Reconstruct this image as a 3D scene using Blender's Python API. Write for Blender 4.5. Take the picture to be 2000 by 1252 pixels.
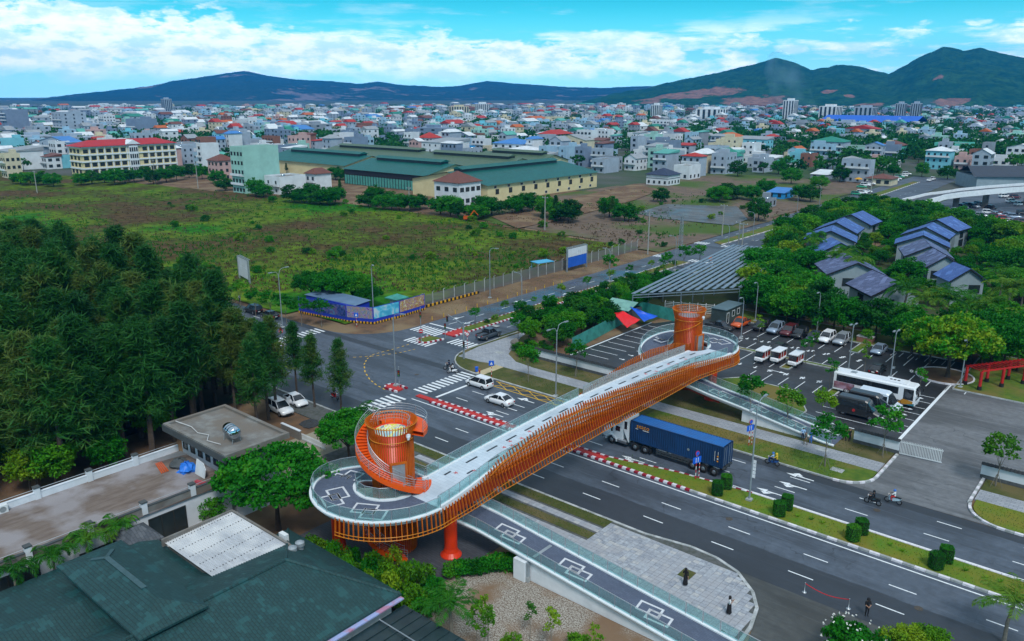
import bpy, bmesh, math, random
from math import sin, cos, pi, sqrt, atan2
from mathutils import Vector, Matrix, noise as mnoise
R = math.radians
rnd = random.Random(11)
for o in list(bpy.data.objects): bpy.data.objects.remove(o)
SC = bpy.context.scene
COL = SC.collection
# ------------------------------------------------------------------ camera
# world frame: X runs along the main road (towards the right front), Y across it, Z up, metres
CAMH, FPX, HEAD = 42.0, 1570.0, R(40.4)
PIT = math.atan(441 / FPX)
cam = bpy.data.cameras.new('camera')
cam.sensor_width = 36; cam.lens = 36 * FPX / 2000; cam.clip_start = 1; cam.clip_end = 40000
camo = bpy.data.objects.new('camera', cam); COL.objects.link(camo)
camo.location = (0, 0, CAMH); camo.rotation_euler = (pi / 2 - PIT, 0, HEAD)
SC.camera = camo
SC.view_settings.view_transform = 'Standard'; SC.view_settings.look = 'None'
SC.view_settings.exposure = 0.8; SC.view_settings.gamma = 1.0
SC.render.engine = 'CYCLES'
try:
    SC.cycles.max_bounces = 6; SC.cycles.transparent_max_bounces = 12; SC.cycles.volume_bounces = 0
    SC.cycles.diffuse_bounces = 3; SC.cycles.glossy_bounces = 3; SC.cycles.transmission_bounces = 4
    SC.cycles.use_denoising = True
except Exception: pass
# ------------------------------------------------------------------ sky
W = bpy.data.worlds.new('World'); SC.world = W; W.use_nodes = True
nt = W.node_tree; nt.nodes.clear()
def wn(t, **k):
    n = nt.nodes.new(t)
    for a, b in k.items(): setattr(n, a, b)
    return n
def wl(a, b): nt.links.new(a, b)
SUN_EL, SUN_AZ = R(52), R(128)      # high soft sun behind thin cloud
sky = wn('ShaderNodeTexSky', sky_type='NISHITA'); sky.sun_disc = False
sky.sun_elevation = SUN_EL; sky.sun_rotation = SUN_AZ; sky.ozone_density = 3.0; sky.air_density = 1.2; sky.dust_density = 0.6
tc = wn('ShaderNodeTexCoord')
tint = wn('ShaderNodeMix', data_type='RGBA', blend_type='MULTIPLY'); tint.inputs[0].default_value = 1
tint.inputs[7].default_value = (0.10, 0.98, 1.12, 1)
wl(sky.outputs[0], tint.inputs[6])
sep = wn('ShaderNodeSeparateXYZ'); wl(tc.outputs['Generated'], sep.inputs[0])
def wmath(op, a, b=None, c=None, clamp=False):
    n = wn('ShaderNodeMath', operation=op, use_clamp=clamp)
    for i, x in enumerate((a, b, c)):
        if x is None: continue
        if isinstance(x, (int, float)): n.inputs[i].default_value = x
        else: wl(x, n.inputs[i])
    return n.outputs[0]
def wmr(v, a, b, c, d, sm=True):
    n = wn('ShaderNodeMapRange'); n.interpolation_type = 'SMOOTHSTEP' if sm else 'LINEAR'
    wl(v, n.inputs[0])
    for i, x in enumerate((a, b, c, d)): n.inputs[i + 1].default_value = x
    return n.outputs[0]
el = sep.outputs[2]
# bearing measured from the view heading, positive to the right
fx = wmath('ADD', wmath('MULTIPLY', sep.outputs[0], cos(HEAD)), wmath('MULTIPLY', sep.outputs[1], sin(HEAD)))
fy = wmath('ADD', wmath('MULTIPLY', sep.outputs[0], -sin(HEAD)), wmath('MULTIPLY', sep.outputs[1], cos(HEAD)))
az = wmath('ARCTAN2', fx, fy)
cv = wn('ShaderNodeCombineXYZ'); wl(az, cv.inputs[0]); wl(wmath('MULTIPLY', el, 2.6), cv.inputs[1])
n1 = wn('ShaderNodeTexNoise'); n1.inputs['Scale'].default_value = 13; n1.inputs['Detail'].default_value = 9; n1.inputs['Roughness'].default_value = .58
wl(cv.outputs[0], n1.inputs[0])
cv2 = wn('ShaderNodeCombineXYZ'); wl(az, cv2.inputs[0]); wl(wmath('MULTIPLY', el, 7.0), cv2.inputs[1]); cv2.inputs[2].default_value = 5.3
n2 = wn('ShaderNodeTexNoise'); n2.inputs['Scale'].default_value = 5.0; n2.inputs['Detail'].default_value = 7; n2.inputs['Roughness'].default_value = .6
wl(cv2.outputs[0], n2.inputs[0])
# a long cumulus bank, tallest on the left, thinning to streaks on the right
top = wmr(az, -.5, -.12, .094, .064, True)
n3 = wn('ShaderNodeTexNoise'); n3.inputs['Scale'].default_value = 30; n3.inputs['Detail'].default_value = 6; n3.inputs['Roughness'].default_value = .6; wl(cv.outputs[0], n3.inputs[0])
lump = wmath('ADD', wmath('MULTIPLY', wmath('SUBTRACT', n1.outputs[0], .5), .10), wmath('MULTIPLY', wmath('SUBTRACT', n3.outputs[0], .5), .035))
bank = wmath('MULTIPLY', wmr(wmath('ADD', wmath('SUBTRACT', top, el), lump), -.003, .008, 0, 1), wmr(wmath('ADD', el, wmath('MULTIPLY', lump, .5)), .012, .034, .05, 1))
cover = wmr(az, .02, .42, .15, -.06)
d1 = wmath('MULTIPLY', wmr(wmath('ADD', n1.outputs[0], cover), .46, .60, 0, 1), bank)
streak = wmath('MULTIPLY', wmr(n2.outputs[0], .48, .62, 0, .9), wmath('MULTIPLY', wmr(el, .015, .045, 0, 1), wmr(el, .06, .085, 1, .25)))
d1 = wmath('MAXIMUM', d1, streak)
high = wmr(n2.outputs[0], .60, .74, 0, 1)
high = wmath('MULTIPLY', high, wmr(el, .03, .07, .1, .95))
veil = wmath('MULTIPLY', wmr(n2.outputs[0], .30, .62, .35, 1), wmr(el, .16, .5, 0, 1))   # broken cloud overhead
high = wmath('MAXIMUM', high, veil)
dens = wmath('MAXIMUM', d1, high, clamp=True)
haz = wmr(el, .0, .11, .85, 0)
ccol = wn('ShaderNodeMix', data_type='RGBA'); ccol.inputs[6].default_value = (10.5, 11.4, 11.8, 1); ccol.inputs[7].default_value = (5.2, 8.6, 10.6, 1)
wl(wmr(wmath('ADD', wmath('MULTIPLY', n3.outputs[0], .6), wmath('MULTIPLY', n1.outputs[0], .4)), .44, .60, 0.0, .85), ccol.inputs[0])
cl = wn('ShaderNodeMix', data_type='RGBA'); wl(ccol.outputs[2], cl.inputs[7])
hz = wn('ShaderNodeMix', data_type='RGBA'); hz.inputs[7].default_value = (4.4, 9.6, 12.0, 1)
wl(haz, hz.inputs[0]); wl(tint.outputs[2], hz.inputs[6])
wl(dens, cl.inputs[0]); wl(hz.outputs[2], cl.inputs[6])
bg = wn('ShaderNodeBackground'); bg.inputs[1].default_value = .05; lowb = wn('ShaderNodeVectorMath', operation='SCALE'); wl(cl.outputs[2], lowb.inputs[0]); wl(wmr(el, .03, .17, 2.3, .9), lowb.inputs['Scale']); wl(lowb.outputs[0], bg.inputs[0])
wo = wn('ShaderNodeOutputWorld'); wl(bg.outputs[0], wo.inputs[0])
sl = bpy.data.lights.new('sun', 'SUN'); sl.energy = 1.5; sl.angle = R(13); sl.color = (1, .98, .95)
so = bpy.data.objects.new('sun', sl); COL.objects.link(so)
so.rotation_euler = (pi / 2 - SUN_EL, 0, pi - SUN_AZ + pi)   # placed below from the sky bearing
sd = Vector((sin(SUN_AZ) * cos(SUN_EL), cos(SUN_AZ) * cos(SUN_EL), sin(SUN_EL)))
so.rotation_euler = sd.to_track_quat('Z', 'Y').to_euler()
HAZE_D, HAZE_C = 9.5e-5, (.015, .36, 1.0)   # air between the town and the hills
# ------------------------------------------------------------------ helpers
def P(u, v, z=0.0):
    "point of the place at height z that the photograph shows at pixel (u, v) of 2000 x 1252"
    v -= 626; u -= 1000
    d = (u, FPX * cos(PIT) - v * sin(PIT), -FPX * sin(PIT) - v * cos(PIT))
    k = (z - CAMH) / d[2]
    x, y = d[0] * k, d[1] * k
    return (x * cos(HEAD) - y * sin(HEAD), x * sin(HEAD) + y * cos(HEAD))
def P3(u, v, z=0.0): return P(u, v, z) + (z,)
def bearing(u, d):
    "ground point at distance d (m) along the image column u"
    a = atan2(u - 1000, sqrt(FPX ** 2 + 441 ** 2))
    x, y = d * sin(a), d * cos(a)
    return (x * cos(HEAD) - y * sin(HEAD), x * sin(HEAD) + y * cos(HEAD))
class MB:
    def __init__(s): s.v = []; s.f = []; s.m = []
    def add(s, vs, fs, mi=0):
        b = len(s.v); s.v += [tuple(p) for p in vs]; s.f += [[b + i for i in q] for q in fs]; s.m += [mi] * len(fs); return s
    def box(s, x0, x1, y0, y1, z0, z1, mi=0):
        return s.add([(x0, y0, z0), (x1, y0, z0), (x1, y1, z0), (x0, y1, z0), (x0, y0, z1), (x1, y0, z1), (x1, y1, z1), (x0, y1, z1)],
                     [(3, 2, 1, 0), (4, 5, 6, 7), (0, 1, 5, 4), (1, 2, 6, 5), (2, 3, 7, 6), (3, 0, 4, 7)], mi)
    def cb(s, c, d, mi=0, rz=0):
        n0 = len(s.v); s.box(-d[0] / 2, d[0] / 2, -d[1] / 2, d[1] / 2, -d[2] / 2, d[2] / 2, mi)
        for i in range(n0, len(s.v)):
            x, y, z = s.v[i]; s.v[i] = (c[0] + x * cos(rz) - y * sin(rz), c[1] + x * sin(rz) + y * cos(rz), c[2] + z)
        return s
    def quad(s, *p, mi=0): return s.add(p, [tuple(range(len(p)))], mi)
    def flat(s, pts, z, mi=0): return s.add([(p[0], p[1], z) for p in pts], [tuple(range(len(pts)))], mi)
    def prism(s, pts, z0, z1, mi=0, cap=True):
        a = sum(pts[i][0] * pts[(i + 1) % len(pts)][1] - pts[(i + 1) % len(pts)][0] * pts[i][1] for i in range(len(pts)))
        if a < 0: pts = pts[::-1]
        n = len(pts); vs = [(p[0], p[1], z0) for p in pts] + [(p[0], p[1], z1) for p in pts]
        fs = [(i, (i + 1) % n, n + (i + 1) % n, n + i) for i in range(n)]
        if cap: fs += [tuple(range(n, 2 * n)), tuple(range(n - 1, -1, -1))]
        return s.add(vs, fs, mi)
    def cyl(s, x, y, z0, z1, r0, r1=None, n=12, mi=0):
        r1 = r0 if r1 is None else r1
        vs = [(x + r0 * cos(2 * pi * i / n), y + r0 * sin(2 * pi * i / n), z0) for i in range(n)] + [(x + r1 * cos(2 * pi * i / n), y + r1 * sin(2 * pi * i / n), z1) for i in range(n)]
        return s.add(vs, [(i, (i + 1) % n, n + (i + 1) % n, n + i) for i in range(n)] + [tuple(range(n, 2 * n)), tuple(range(n - 1, -1, -1))], mi)
    def lathe(s, prof, n=16, c=(0, 0, 0), mi=0, axis='z'):
        vs = []
        for r, z in prof:
            for i in range(n):
                a = 2 * pi * i / n
                if axis == 'z': vs.append((c[0] + r * cos(a), c[1] + r * sin(a), c[2] + z))
                else: vs.append((c[0] + r * cos(a), c[1] + z, c[2] + r * sin(a)))
        fs = []
        for k in range(len(prof) - 1):
            for i in range(n):
                q = (k * n + i, k * n + (i + 1) % n, (k + 1) * n + (i + 1) % n, (k + 1) * n + i)
                fs.append(q if axis == 'z' else q[::-1])
        return s.add(vs, fs, mi)
    def bar(s, p, q, w, h=None, up=(0, 0, 1), mi=0):
        h = w if h is None else h
        p, q = Vector(p), Vector(q); d = q - p
        if d.length < 1e-6: return s
        d.normalize(); u = Vector(up)
        if abs(d.dot(u)) > .98: u = Vector((1, 0, 0)) if abs(d.x) < .9 else Vector((0, 1, 0))
        a = d.cross(u).normalized() * (w / 2); b = a.cross(d).normalized() * (h / 2)
        vs = [p - a - b, p + a - b, p + a + b, p - a + b, q - a - b, q + a - b, q + a + b, q - a + b]
        return s.add(vs, [(3, 2, 1, 0), (4, 5, 6, 7), (0, 1, 5, 4), (1, 2, 6, 5), (2, 3, 7, 6), (3, 0, 4, 7)], mi)
    def tube(s, pts, r, n=6, mi=0, cap=True):
        pts = [Vector(p) for p in pts]; m = len(pts)
        rs = r if isinstance(r, (list, tuple)) else [r] * m
        vs = []; pa = None
        for i, p in enumerate(pts):
            d = (pts[min(i + 1, m - 1)] - pts[max(i - 1, 0)]).normalized()
            if pa is None: pa = d.cross(Vector((0, 0, 1)) if abs(d.z) < .9 else Vector((1, 0, 0))).normalized()
            pa = (pa - d * pa.dot(d)).normalized(); pb = d.cross(pa)
            for k in range(n):
                a = 2 * pi * k / n; vs.append(p + pa * (rs[i] * cos(a)) + pb * (rs[i] * sin(a)))
        fs = [(i * n + k, i * n + (k + 1) % n, (i + 1) * n + (k + 1) % n, (i + 1) * n + k) for i in range(m - 1) for k in range(n)]
        if cap: fs += [tuple(range(n - 1, -1, -1)), tuple(range((m - 1) * n, m * n))]
        return s.add(vs, fs, mi)
    def strip(s, a, b, mi=0):
        "ribbon between two polylines"
        n = len(a); return s.add(list(a) + list(b), [(i, i + 1, n + i + 1, n + i) for i in range(n - 1)], mi)
    def mesh(s, name, mats, smooth=False):
        me = bpy.data.meshes.new(name); me.from_pydata(s.v, [], s.f)
        for m in (mats if isinstance(mats, (list, tuple)) else [mats]): me.materials.append(m)
        me.polygons.foreach_set('material_index', s.m)
        if smooth: me.polygons.foreach_set('use_smooth', [True] * len(s.f))
        me.update(); return me
    def build(s, name, mats, parent=None, loc=None, rz=0, smooth=False):
        return put(name, s.mesh(name, mats, smooth), parent, loc, rz)
def put(name, me, parent=None, loc=None, rz=0):
    o = bpy.data.objects.new(name, me); COL.objects.link(o)
    if parent: o.parent = parent
    if loc: o.location = loc
    if rz: o.rotation_euler = (0, 0, rz)
    return o
def tag(o, label, cat, group=None):
    o['label'] = label; o['category'] = cat
    if group: o['group'] = group
    return o
def struct(o, label=None):
    o['kind'] = 'structure'
    if label: o['label'] = label
    return o
def thing(name, label, cat, loc=(0, 0, 0), rz=0, group=None):
    o = bpy.data.objects.new(name, None); COL.objects.link(o); o.empty_display_size = .3
    o.location = loc; o.rotation_euler = (0, 0, rz)
    return tag(o, label, cat, group)
def dup(root, loc, rz=0, label=None, group=None, sc=None):
    def rec(o, par):
        c = o.copy(); COL.objects.link(c); c.parent = par
        for ch in KIDS(o): rec(ch, c)
        return c
    r = rec(root, None); r.location = loc; r.rotation_euler = (0, 0, rz)
    if sc: r.scale = (sc, sc, sc) if isinstance(sc, (int, float)) else sc
    if label: r['label'] = label
    if group: r['group'] = group
    return r
def KIDS(o): return list(o.children)
def text_mesh(txt, size, mat, name='lettering', ext=.004):
    c = bpy.data.curves.new(name, 'FONT'); c.body = txt; c.size = size; c.extrude = ext; c.resolution_u = 2
    c.align_x = 'CENTER'; c.align_y = 'CENTER'
    o = bpy.data.objects.new(name, c); COL.objects.link(o)
    dg = bpy.context.evaluated_depsgraph_get(); me = bpy.data.meshes.new_from_object(o.evaluated_get(dg))
    bpy.data.objects.remove(o); me.materials.clear(); me.materials.append(mat); me.name = name
    return me
# ------------------------------------------------------------------ materials
MATS = {}
def mat(name, c, rough=.7, metal=0.0, c2=None, scale=.5, big=None, bigc=None, bump=0.0, bscale=None, spec=.3, world=True, lo=.35, hi=.65, coat=0.0, stretch=None, rmap=None):
    "procedural surface: base colour broken up by two sizes of noise, optional fine relief"
    if name in MATS: return MATS[name]
    m = bpy.data.materials.new(name); m.use_nodes = True; t = m.node_tree; b = t.nodes['Principled BSDF']
    N = t.nodes.new; K = t.links.new
    b.inputs['Roughness'].default_value = rough; b.inputs['Metallic'].default_value = metal; b.inputs['Specular IOR Level'].default_value = spec
    if coat: b.inputs['Coat Weight'].default_value = coat; b.inputs['Coat Roughness'].default_value = .08
    if c2 is None: c2 = tuple(x * .8 for x in c)
    if world: src = N('ShaderNodeNewGeometry').outputs['Position']
    else: src = N('ShaderNodeTexCoord').outputs['Object']
    if stretch:
        mp = N('ShaderNodeMapping'); mp.inputs['Scale'].default_value = stretch; K(src, mp.inputs[0]); srcs = mp.outputs[0]
    else: srcs = src
    nz = N('ShaderNodeTexNoise'); nz.inputs['Scale'].default_value = scale; nz.inputs['Detail'].default_value = 7; nz.inputs['Roughness'].default_value = .62
    K(srcs, nz.inputs[0])
    mr = N('ShaderNodeMapRange'); K(nz.outputs[0], mr.inputs[0]); mr.inputs[1].default_value = lo; mr.inputs[2].default_value = hi
    mx = N('ShaderNodeMix'); mx.data_type = 'RGBA'; K(mr.outputs[0], mx.inputs[0]); mx.inputs[6].default_value = (*c, 1); mx.inputs[7].default_value = (*c2, 1)
    out = mx.outputs[2]
    if big:
        nb = N('ShaderNodeTexNoise'); nb.inputs['Scale'].default_value = big; nb.inputs['Detail'].default_value = 5; K(src, nb.inputs[0])
        mb = N('ShaderNodeMapRange'); K(nb.outputs[0], mb.inputs[0]); mb.inputs[1].default_value = .46; mb.inputs[2].default_value = .6
        m2 = N('ShaderNodeMix'); m2.data_type = 'RGBA'; K(mb.outputs[0], m2.inputs[0]); K(out, m2.inputs[6]); m2.inputs[7].default_value = (*bigc, 1)
        out = m2.outputs[2]
        if rmap:
            mm = N('ShaderNodeMapRange'); K(mb.outputs[0], mm.inputs[0]); mm.inputs[3].default_value = rough; mm.inputs[4].default_value = rmap; K(mm.outputs[0], b.inputs['Roughness'])
    K(out, b.inputs['Base Color'])
    if bump:
        nn = N('ShaderNodeTexNoise'); nn.inputs['Scale'].default_value = bscale or scale * 6; nn.inputs['Detail'].default_value = 4; K(src, nn.inputs[0])
        bp = N('ShaderNodeBump'); bp.inputs['Strength'].default_value = bump; bp.inputs['Distance'].default_value = .05; K(nn.outputs[0], bp.inputs['Height']); K(bp.outputs[0], b.inputs['Normal'])
    MATS[name] = m; return m
def leafmat(name, a, b, c=None, tr=.28):
    m = bpy.data.materials.new(name); m.use_nodes = True; t = m.node_tree; t.nodes.clear(); N = t.nodes.new; K = t.links.new
    oi = N('ShaderNodeObjectInfo'); ge = N('ShaderNodeNewGeometry')
    nz = N('ShaderNodeTexNoise'); nz.inputs['Scale'].default_value = .55; nz.inputs['Detail'].default_value = 4; K(ge.outputs['Position'], nz.inputs[0])
    ad = N('ShaderNodeMath'); ad.operation = 'MULTIPLY_ADD'; K(oi.outputs['Random'], ad.inputs[0]); ad.inputs[1].default_value = .6; K(nz.outputs[0], ad.inputs[2])
    mr = N('ShaderNodeMapRange'); K(ad.outputs[0], mr.inputs[0]); mr.inputs[1].default_value = .38; mr.inputs[2].default_value = 1.15
    cr = N('ShaderNodeValToRGB'); K(mr.outputs[0], cr.inputs[0]); e = cr.color_ramp.elements
    e[0].color = (*a, 1); e[1].color = (*(c or b), 1); e[1].position = 1.0
    q = e.new(.6); q.color = (*b, 1)
    d = N('ShaderNodeBsdfPrincipled'); d.inputs['Roughness'].default_value = .6; d.inputs['Specular IOR Level'].default_value = .18; K(cr.outputs[0], d.inputs['Base Color'])
    tl = N('ShaderNodeBsdfTranslucent'); K(cr.outputs[0], tl.inputs[0])
    mx = N('ShaderNodeMixShader'); mx.inputs[0].default_value = tr; K(d.outputs[0], mx.inputs[1]); K(tl.outputs[0], mx.inputs[2])
    o = N('ShaderNodeOutputMaterial'); K(mx.outputs[0], o.inputs[0]); MATS[name] = m; return m
def glassmat(name, c, alpha=.35, rough=.05):
    m = bpy.data.materials.new(name); m.use_nodes = True; t = m.node_tree; t.nodes.clear(); N = t.nodes.new; K = t.links.new
    tr = N('ShaderNodeBsdfTransparent'); tr.inputs[0].default_value = (*c, 1)
    gl = N('ShaderNodeBsdfGlossy'); gl.inputs['Roughness'].default_value = rough; gl.inputs[0].default_value = (.9, 1, 1, 1)
    df = N('ShaderNodeBsdfDiffuse'); df.inputs[0].default_value = (*[x * .55 for x in c], 1)
    lw = N('ShaderNodeLayerWeight'); lw.inputs[0].default_value = .5; pw_ = N('ShaderNodeMath'); pw_.operation = 'POWER'; pw_.inputs[1].default_value = 3.5; K(lw.outputs['Facing'], pw_.inputs[0]); fr = N('ShaderNodeMath'); fr.operation = 'MULTIPLY_ADD'; fr.inputs[1].default_value = .5; fr.inputs[2].default_value = .03; K(pw_.outputs[0], fr.inputs[0])
    m1 = N('ShaderNodeMixShader'); m1.inputs[0].default_value = alpha; K(tr.outputs[0], m1.inputs[1]); K(df.outputs[0], m1.inputs[2])
    m2 = N('ShaderNodeMixShader'); K(fr.outputs[0], m2.inputs[0]); K(m1.outputs[0], m2.inputs[1]); K(gl.outputs[0], m2.inputs[2])
    o = N('ShaderNodeOutputMaterial'); K(m2.outputs[0], o.inputs[0]); MATS[name] = m; return m
# ------------------------------------------------------------------ ground materials
def asphalt(name, bands=(), wet=0.0, base=(.058, .073, .098), dark=(.021, .026, .034)):
    m = bpy.data.materials.new(name); m.use_nodes = True; t = m.node_tree; b = t.nodes['Principled BSDF']; N = t.nodes.new; K = t.links.new
    pos = N('ShaderNodeNewGeometry').outputs['Position']; sp = N('ShaderNodeSeparateXYZ'); K(pos, sp.inputs[0])
    def nz(scale, det=6, st=None):
        n = N('ShaderNodeTexNoise'); n.inputs['Scale'].default_value = scale; n.inputs['Detail'].default_value = det; n.inputs['Roughness'].default_value = .65
        if st:
            mp = N('ShaderNodeMapping'); mp.inputs['Scale'].default_value = st; K(pos, mp.inputs[0]); K(mp.outputs[0], n.inputs[0])
        else: K(pos, n.inputs[0])
        return n.outputs[0]
    def mr(v, a, c, d, e):
        n = N('ShaderNodeMapRange'); K(v, n.inputs[0])
        for i, x in enumerate((a, c, d, e)): n.inputs[i + 1].default_value = x
        return n.outputs[0]
    def ma(op, a, c):
        n = N('ShaderNodeMath'); n.operation = op
        for i, x in enumerate((a, c)):
            if isinstance(x, (int, float)): n.inputs[i].default_value = x
            else: K(x, n.inputs[i])
        return n.outputs[0]
    def mix(f, a, c):
        n = N('ShaderNodeMix'); n.data_type = 'RGBA'; K(f, n.inputs[0])
        for i, x in ((6, a), (7, c)):
            if isinstance(x, tuple): n.inputs[i].default_value = (*x, 1)
            else: K(x, n.inputs[i])
        return n.outputs[2]
    c = mix(mr(nz(1.2), .35, .65, 0, 1), base, tuple(x * 1.45 for x in base))
    c = mix(mr(nz(.16, 5, (.35, 1, 1)), .47, .6, 0, .85), c, tuple(x * .62 for x in base))
    c = mix(mr(nz(.5, 6, (.1, 1.6, 1)), .56, .7, 0, .6), c, tuple(x * .5 for x in base))
    vo = N('ShaderNodeTexVoronoi'); vo.feature = 'DISTANCE_TO_EDGE'; vo.inputs['Scale'].default_value = .16; wv_ = N('ShaderNodeMix'); wv_.data_type = 'VECTOR'; wv_.inputs[0].default_value = .12; K(pos, wv_.inputs[4]); nn_ = N('ShaderNodeTexNoise'); nn_.inputs['Scale'].default_value = .6; K(pos, nn_.inputs[0]); vs_ = N('ShaderNodeVectorMath'); vs_.operation = 'MULTIPLY_ADD'; vs_.inputs[1].default_value = (3, 3, 0); K(nn_.outputs['Color'], vs_.inputs[0]); K(pos, vs_.inputs[2]); K(vs_.outputs[0], vo.inputs['Vector'])
    c = mix(ma('MULTIPLY', mr(vo.outputs['Distance'], .0, .012, 1, 0), mr(nz(.09, 3), .48, .6, 0, .75)), c, tuple(x * .3 for x in base))
    c = mix(mr(nz(2.2, 4, (.04, 1, 1)), .55, .72, 0, .6), c, tuple(x * 2.0 for x in base))
    wob = ma('MULTIPLY', ma('SUBTRACT', nz(.35, 5), .5), .7)
    yy = ma('ADD', sp.outputs[1], wob)
    for a, e in bands:
        f = ma('MULTIPLY', mr(yy, a - .08, a + .08, 0, 1), mr(yy, e - .08, e + .08, 1, 0))
        c = mix(ma('MULTIPLY', f, .8), c, dark)
    K(c, b.inputs['Base Color'])
    rg = mr(nz(.12, 4), .42, .62, .6, .6 - wet * .8)
    K(rg, b.inputs['Roughness']); b.inputs['Specular IOR Level'].default_value = .5 + wet * .3
    bp = N('ShaderNodeBump'); bp.inputs['Strength'].default_value = .25 if not wet else .06; bp.inputs['Distance'].default_value = .01; K(nz(18, 3), bp.inputs['Height']); K(bp.outputs[0], b.inputs['Normal'])
    MATS[name] = m; return m
def paver(name, c1, c2, mort, w, h, off=.5, rough=.75, ms=.02):
    m = bpy.data.materials.new(name); m.use_nodes = True; t = m.node_tree; b = t.nodes['Principled BSDF']; N = t.nodes.new; K = t.links.new
    pos = N('ShaderNodeNewGeometry').outputs['Position']
    br = N('ShaderNodeTexBrick'); K(pos, br.inputs[0]); br.offset = off
    br.inputs['Color1'].default_value = (*c1, 1); br.inputs['Color2'].default_value = (*c2, 1); br.inputs['Mortar'].default_value = (*mort, 1)
    br.inputs['Scale'].default_value = 1; br.inputs['Brick Width'].default_value = w; br.inputs['Row Height'].default_value = h; br.inputs['Mortar Size'].default_value = ms
    nz = N('ShaderNodeTexNoise'); nz.inputs['Scale'].default_value = .35; nz.inputs['Detail'].default_value = 7; K(pos, nz.inputs[0])
    mr = N('ShaderNodeMapRange'); K(nz.outputs[0], mr.inputs[0]); mr.inputs[1].default_value = .4; mr.inputs[2].default_value = .7; mr.inputs[4].default_value = .5
    mx = N('ShaderNodeMix'); mx.data_type = 'RGBA'; K(mr.outputs[0], mx.inputs[0]); K(br.outputs[0], mx.inputs[6]); mx.inputs[7].default_value = (*[x * .55 for x in c1], 1)
    K(mx.outputs[2], b.inputs['Base Color']); b.inputs['Roughness'].default_value = rough; MATS[name] = m; return m
M_road = asphalt('asphalt_main', [(60, 67.6), (84.9, 90)])
M_road2 = asphalt('asphalt_cross', wet=.0)
M_wet = asphalt('asphalt_wet', wet=.62, base=(.04, .047, .058))
M_lot = asphalt('asphalt_lot', wet=.3, base=(.02, .022, .027))
M_apron = asphalt('apron_gravel', base=(.11, .115, .125), dark=(.05, .05, .05))
M_paint = mat('road_paint', (.72, .76, .8), .6, c2=(.42, .45, .48), scale=5, lo=.5, hi=.75)
M_ypaint = mat('yellow_paint', (.75, .46, .03), .6, c2=(.5, .3, .03), scale=4)
M_kerb = mat('kerb_concrete', (.36, .38, .39), .8, c2=(.24, .26, .26), scale=2, big=.7, bigc=(.45, .47, .48))
M_kerbw = mat('kerb_white', (.72, .72, .76), .65, c2=(.55, .52, .58), scale=3)
M_kerbr = mat('kerb_red', (.33, .012, .03), .6, c2=(.24, .02, .04), scale=3)
M_redpave = mat('red_pavement', (.52, .03, .025), .7, c2=(.4, .035, .03), scale=2)
M_grass = mat('verge_grass', (.10, .15, .012), .9, c2=(.05, .11, .01), scale=1.1, big=.16, bigc=(.15, .12, .03), bump=.6, bscale=9)
M_grassd = mat('verge_grass_dry', (.075, .085, .02), .9, c2=(.045, .06, .012), scale=2.5, big=.2, bigc=(.12, .10, .04), bump=.6, bscale=9)
M_grassg = mat('median_grass', (.07, .17, .008), .9, c2=(.14, .16, .012), scale=.5, big=.12, bigc=(.17, .15, .02), bump=.6, bscale=9)
M_earth = mat('bare_earth', (.16, .09, .05), .95, c2=(.10, .065, .04), scale=.6, big=.12, bigc=(.2, .14, .08), bump=.5, bscale=5)
M_city = mat('city_ground', (.085, .09, .085), .95, c2=(.035, .06, .025), scale=.03, big=.008, bigc=(.03, .07, .02))
M_slab = [mat('stone_slab_%d' % i, c, .55, c2=c2, scale=4, big=.5, bigc=(.32, .33, .36)) for i, (c, c2) in enumerate((((.40, .43, .47), (.27, .29, .33)), ((.34, .36, .4), (.2, .22, .26)), ((.46, .46, .46), (.3, .31, .33))))]
M_joint = mat('slab_joint', (.11, .115, .12), .9, c2=(.06, .07, .06), scale=2)
M_walk = paver('footway_stone', (.34, .36, .4), (.27, .29, .33), (.12, .13, .14), .8, .42)
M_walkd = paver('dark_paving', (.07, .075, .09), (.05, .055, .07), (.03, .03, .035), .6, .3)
M_gravel = mat('gravel_court', (.42, .4, .36), .95, c2=(.13, .09, .06), scale=8, big=.2, bigc=(.20, .13, .08), bump=1.0, bscale=16, lo=.42, hi=.58)
# ------------------------------------------------------------------ ground sheet
g = MB(); ring = [(14000 * cos(2 * pi * i / 48), 14000 * sin(2 * pi * i / 48)) for i in range(48)]
g.flat(ring, -.08); struct(g.build('ground', M_city))
def sheet(name, pts, z, m, label=None):
    a = sum(pts[i][0] * pts[(i + 1) % len(pts)][1] - pts[(i + 1) % len(pts)][0] * pts[i][1] for i in range(len(pts)))
    return struct(MB().flat(pts if a > 0 else pts[::-1], z).build(name, m), label)
def rect(x0, x1, y0, y1): return [(x0, y0), (x1, y0), (x1, y1), (x0, y1)]
def arc(cx, cy, r, a0, a1, n=8): return [(cx + r * cos(R(a0 + (a1 - a0) * i / n)), cy + r * sin(R(a0 + (a1 - a0) * i / n))) for i in range(n + 1)]
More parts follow.
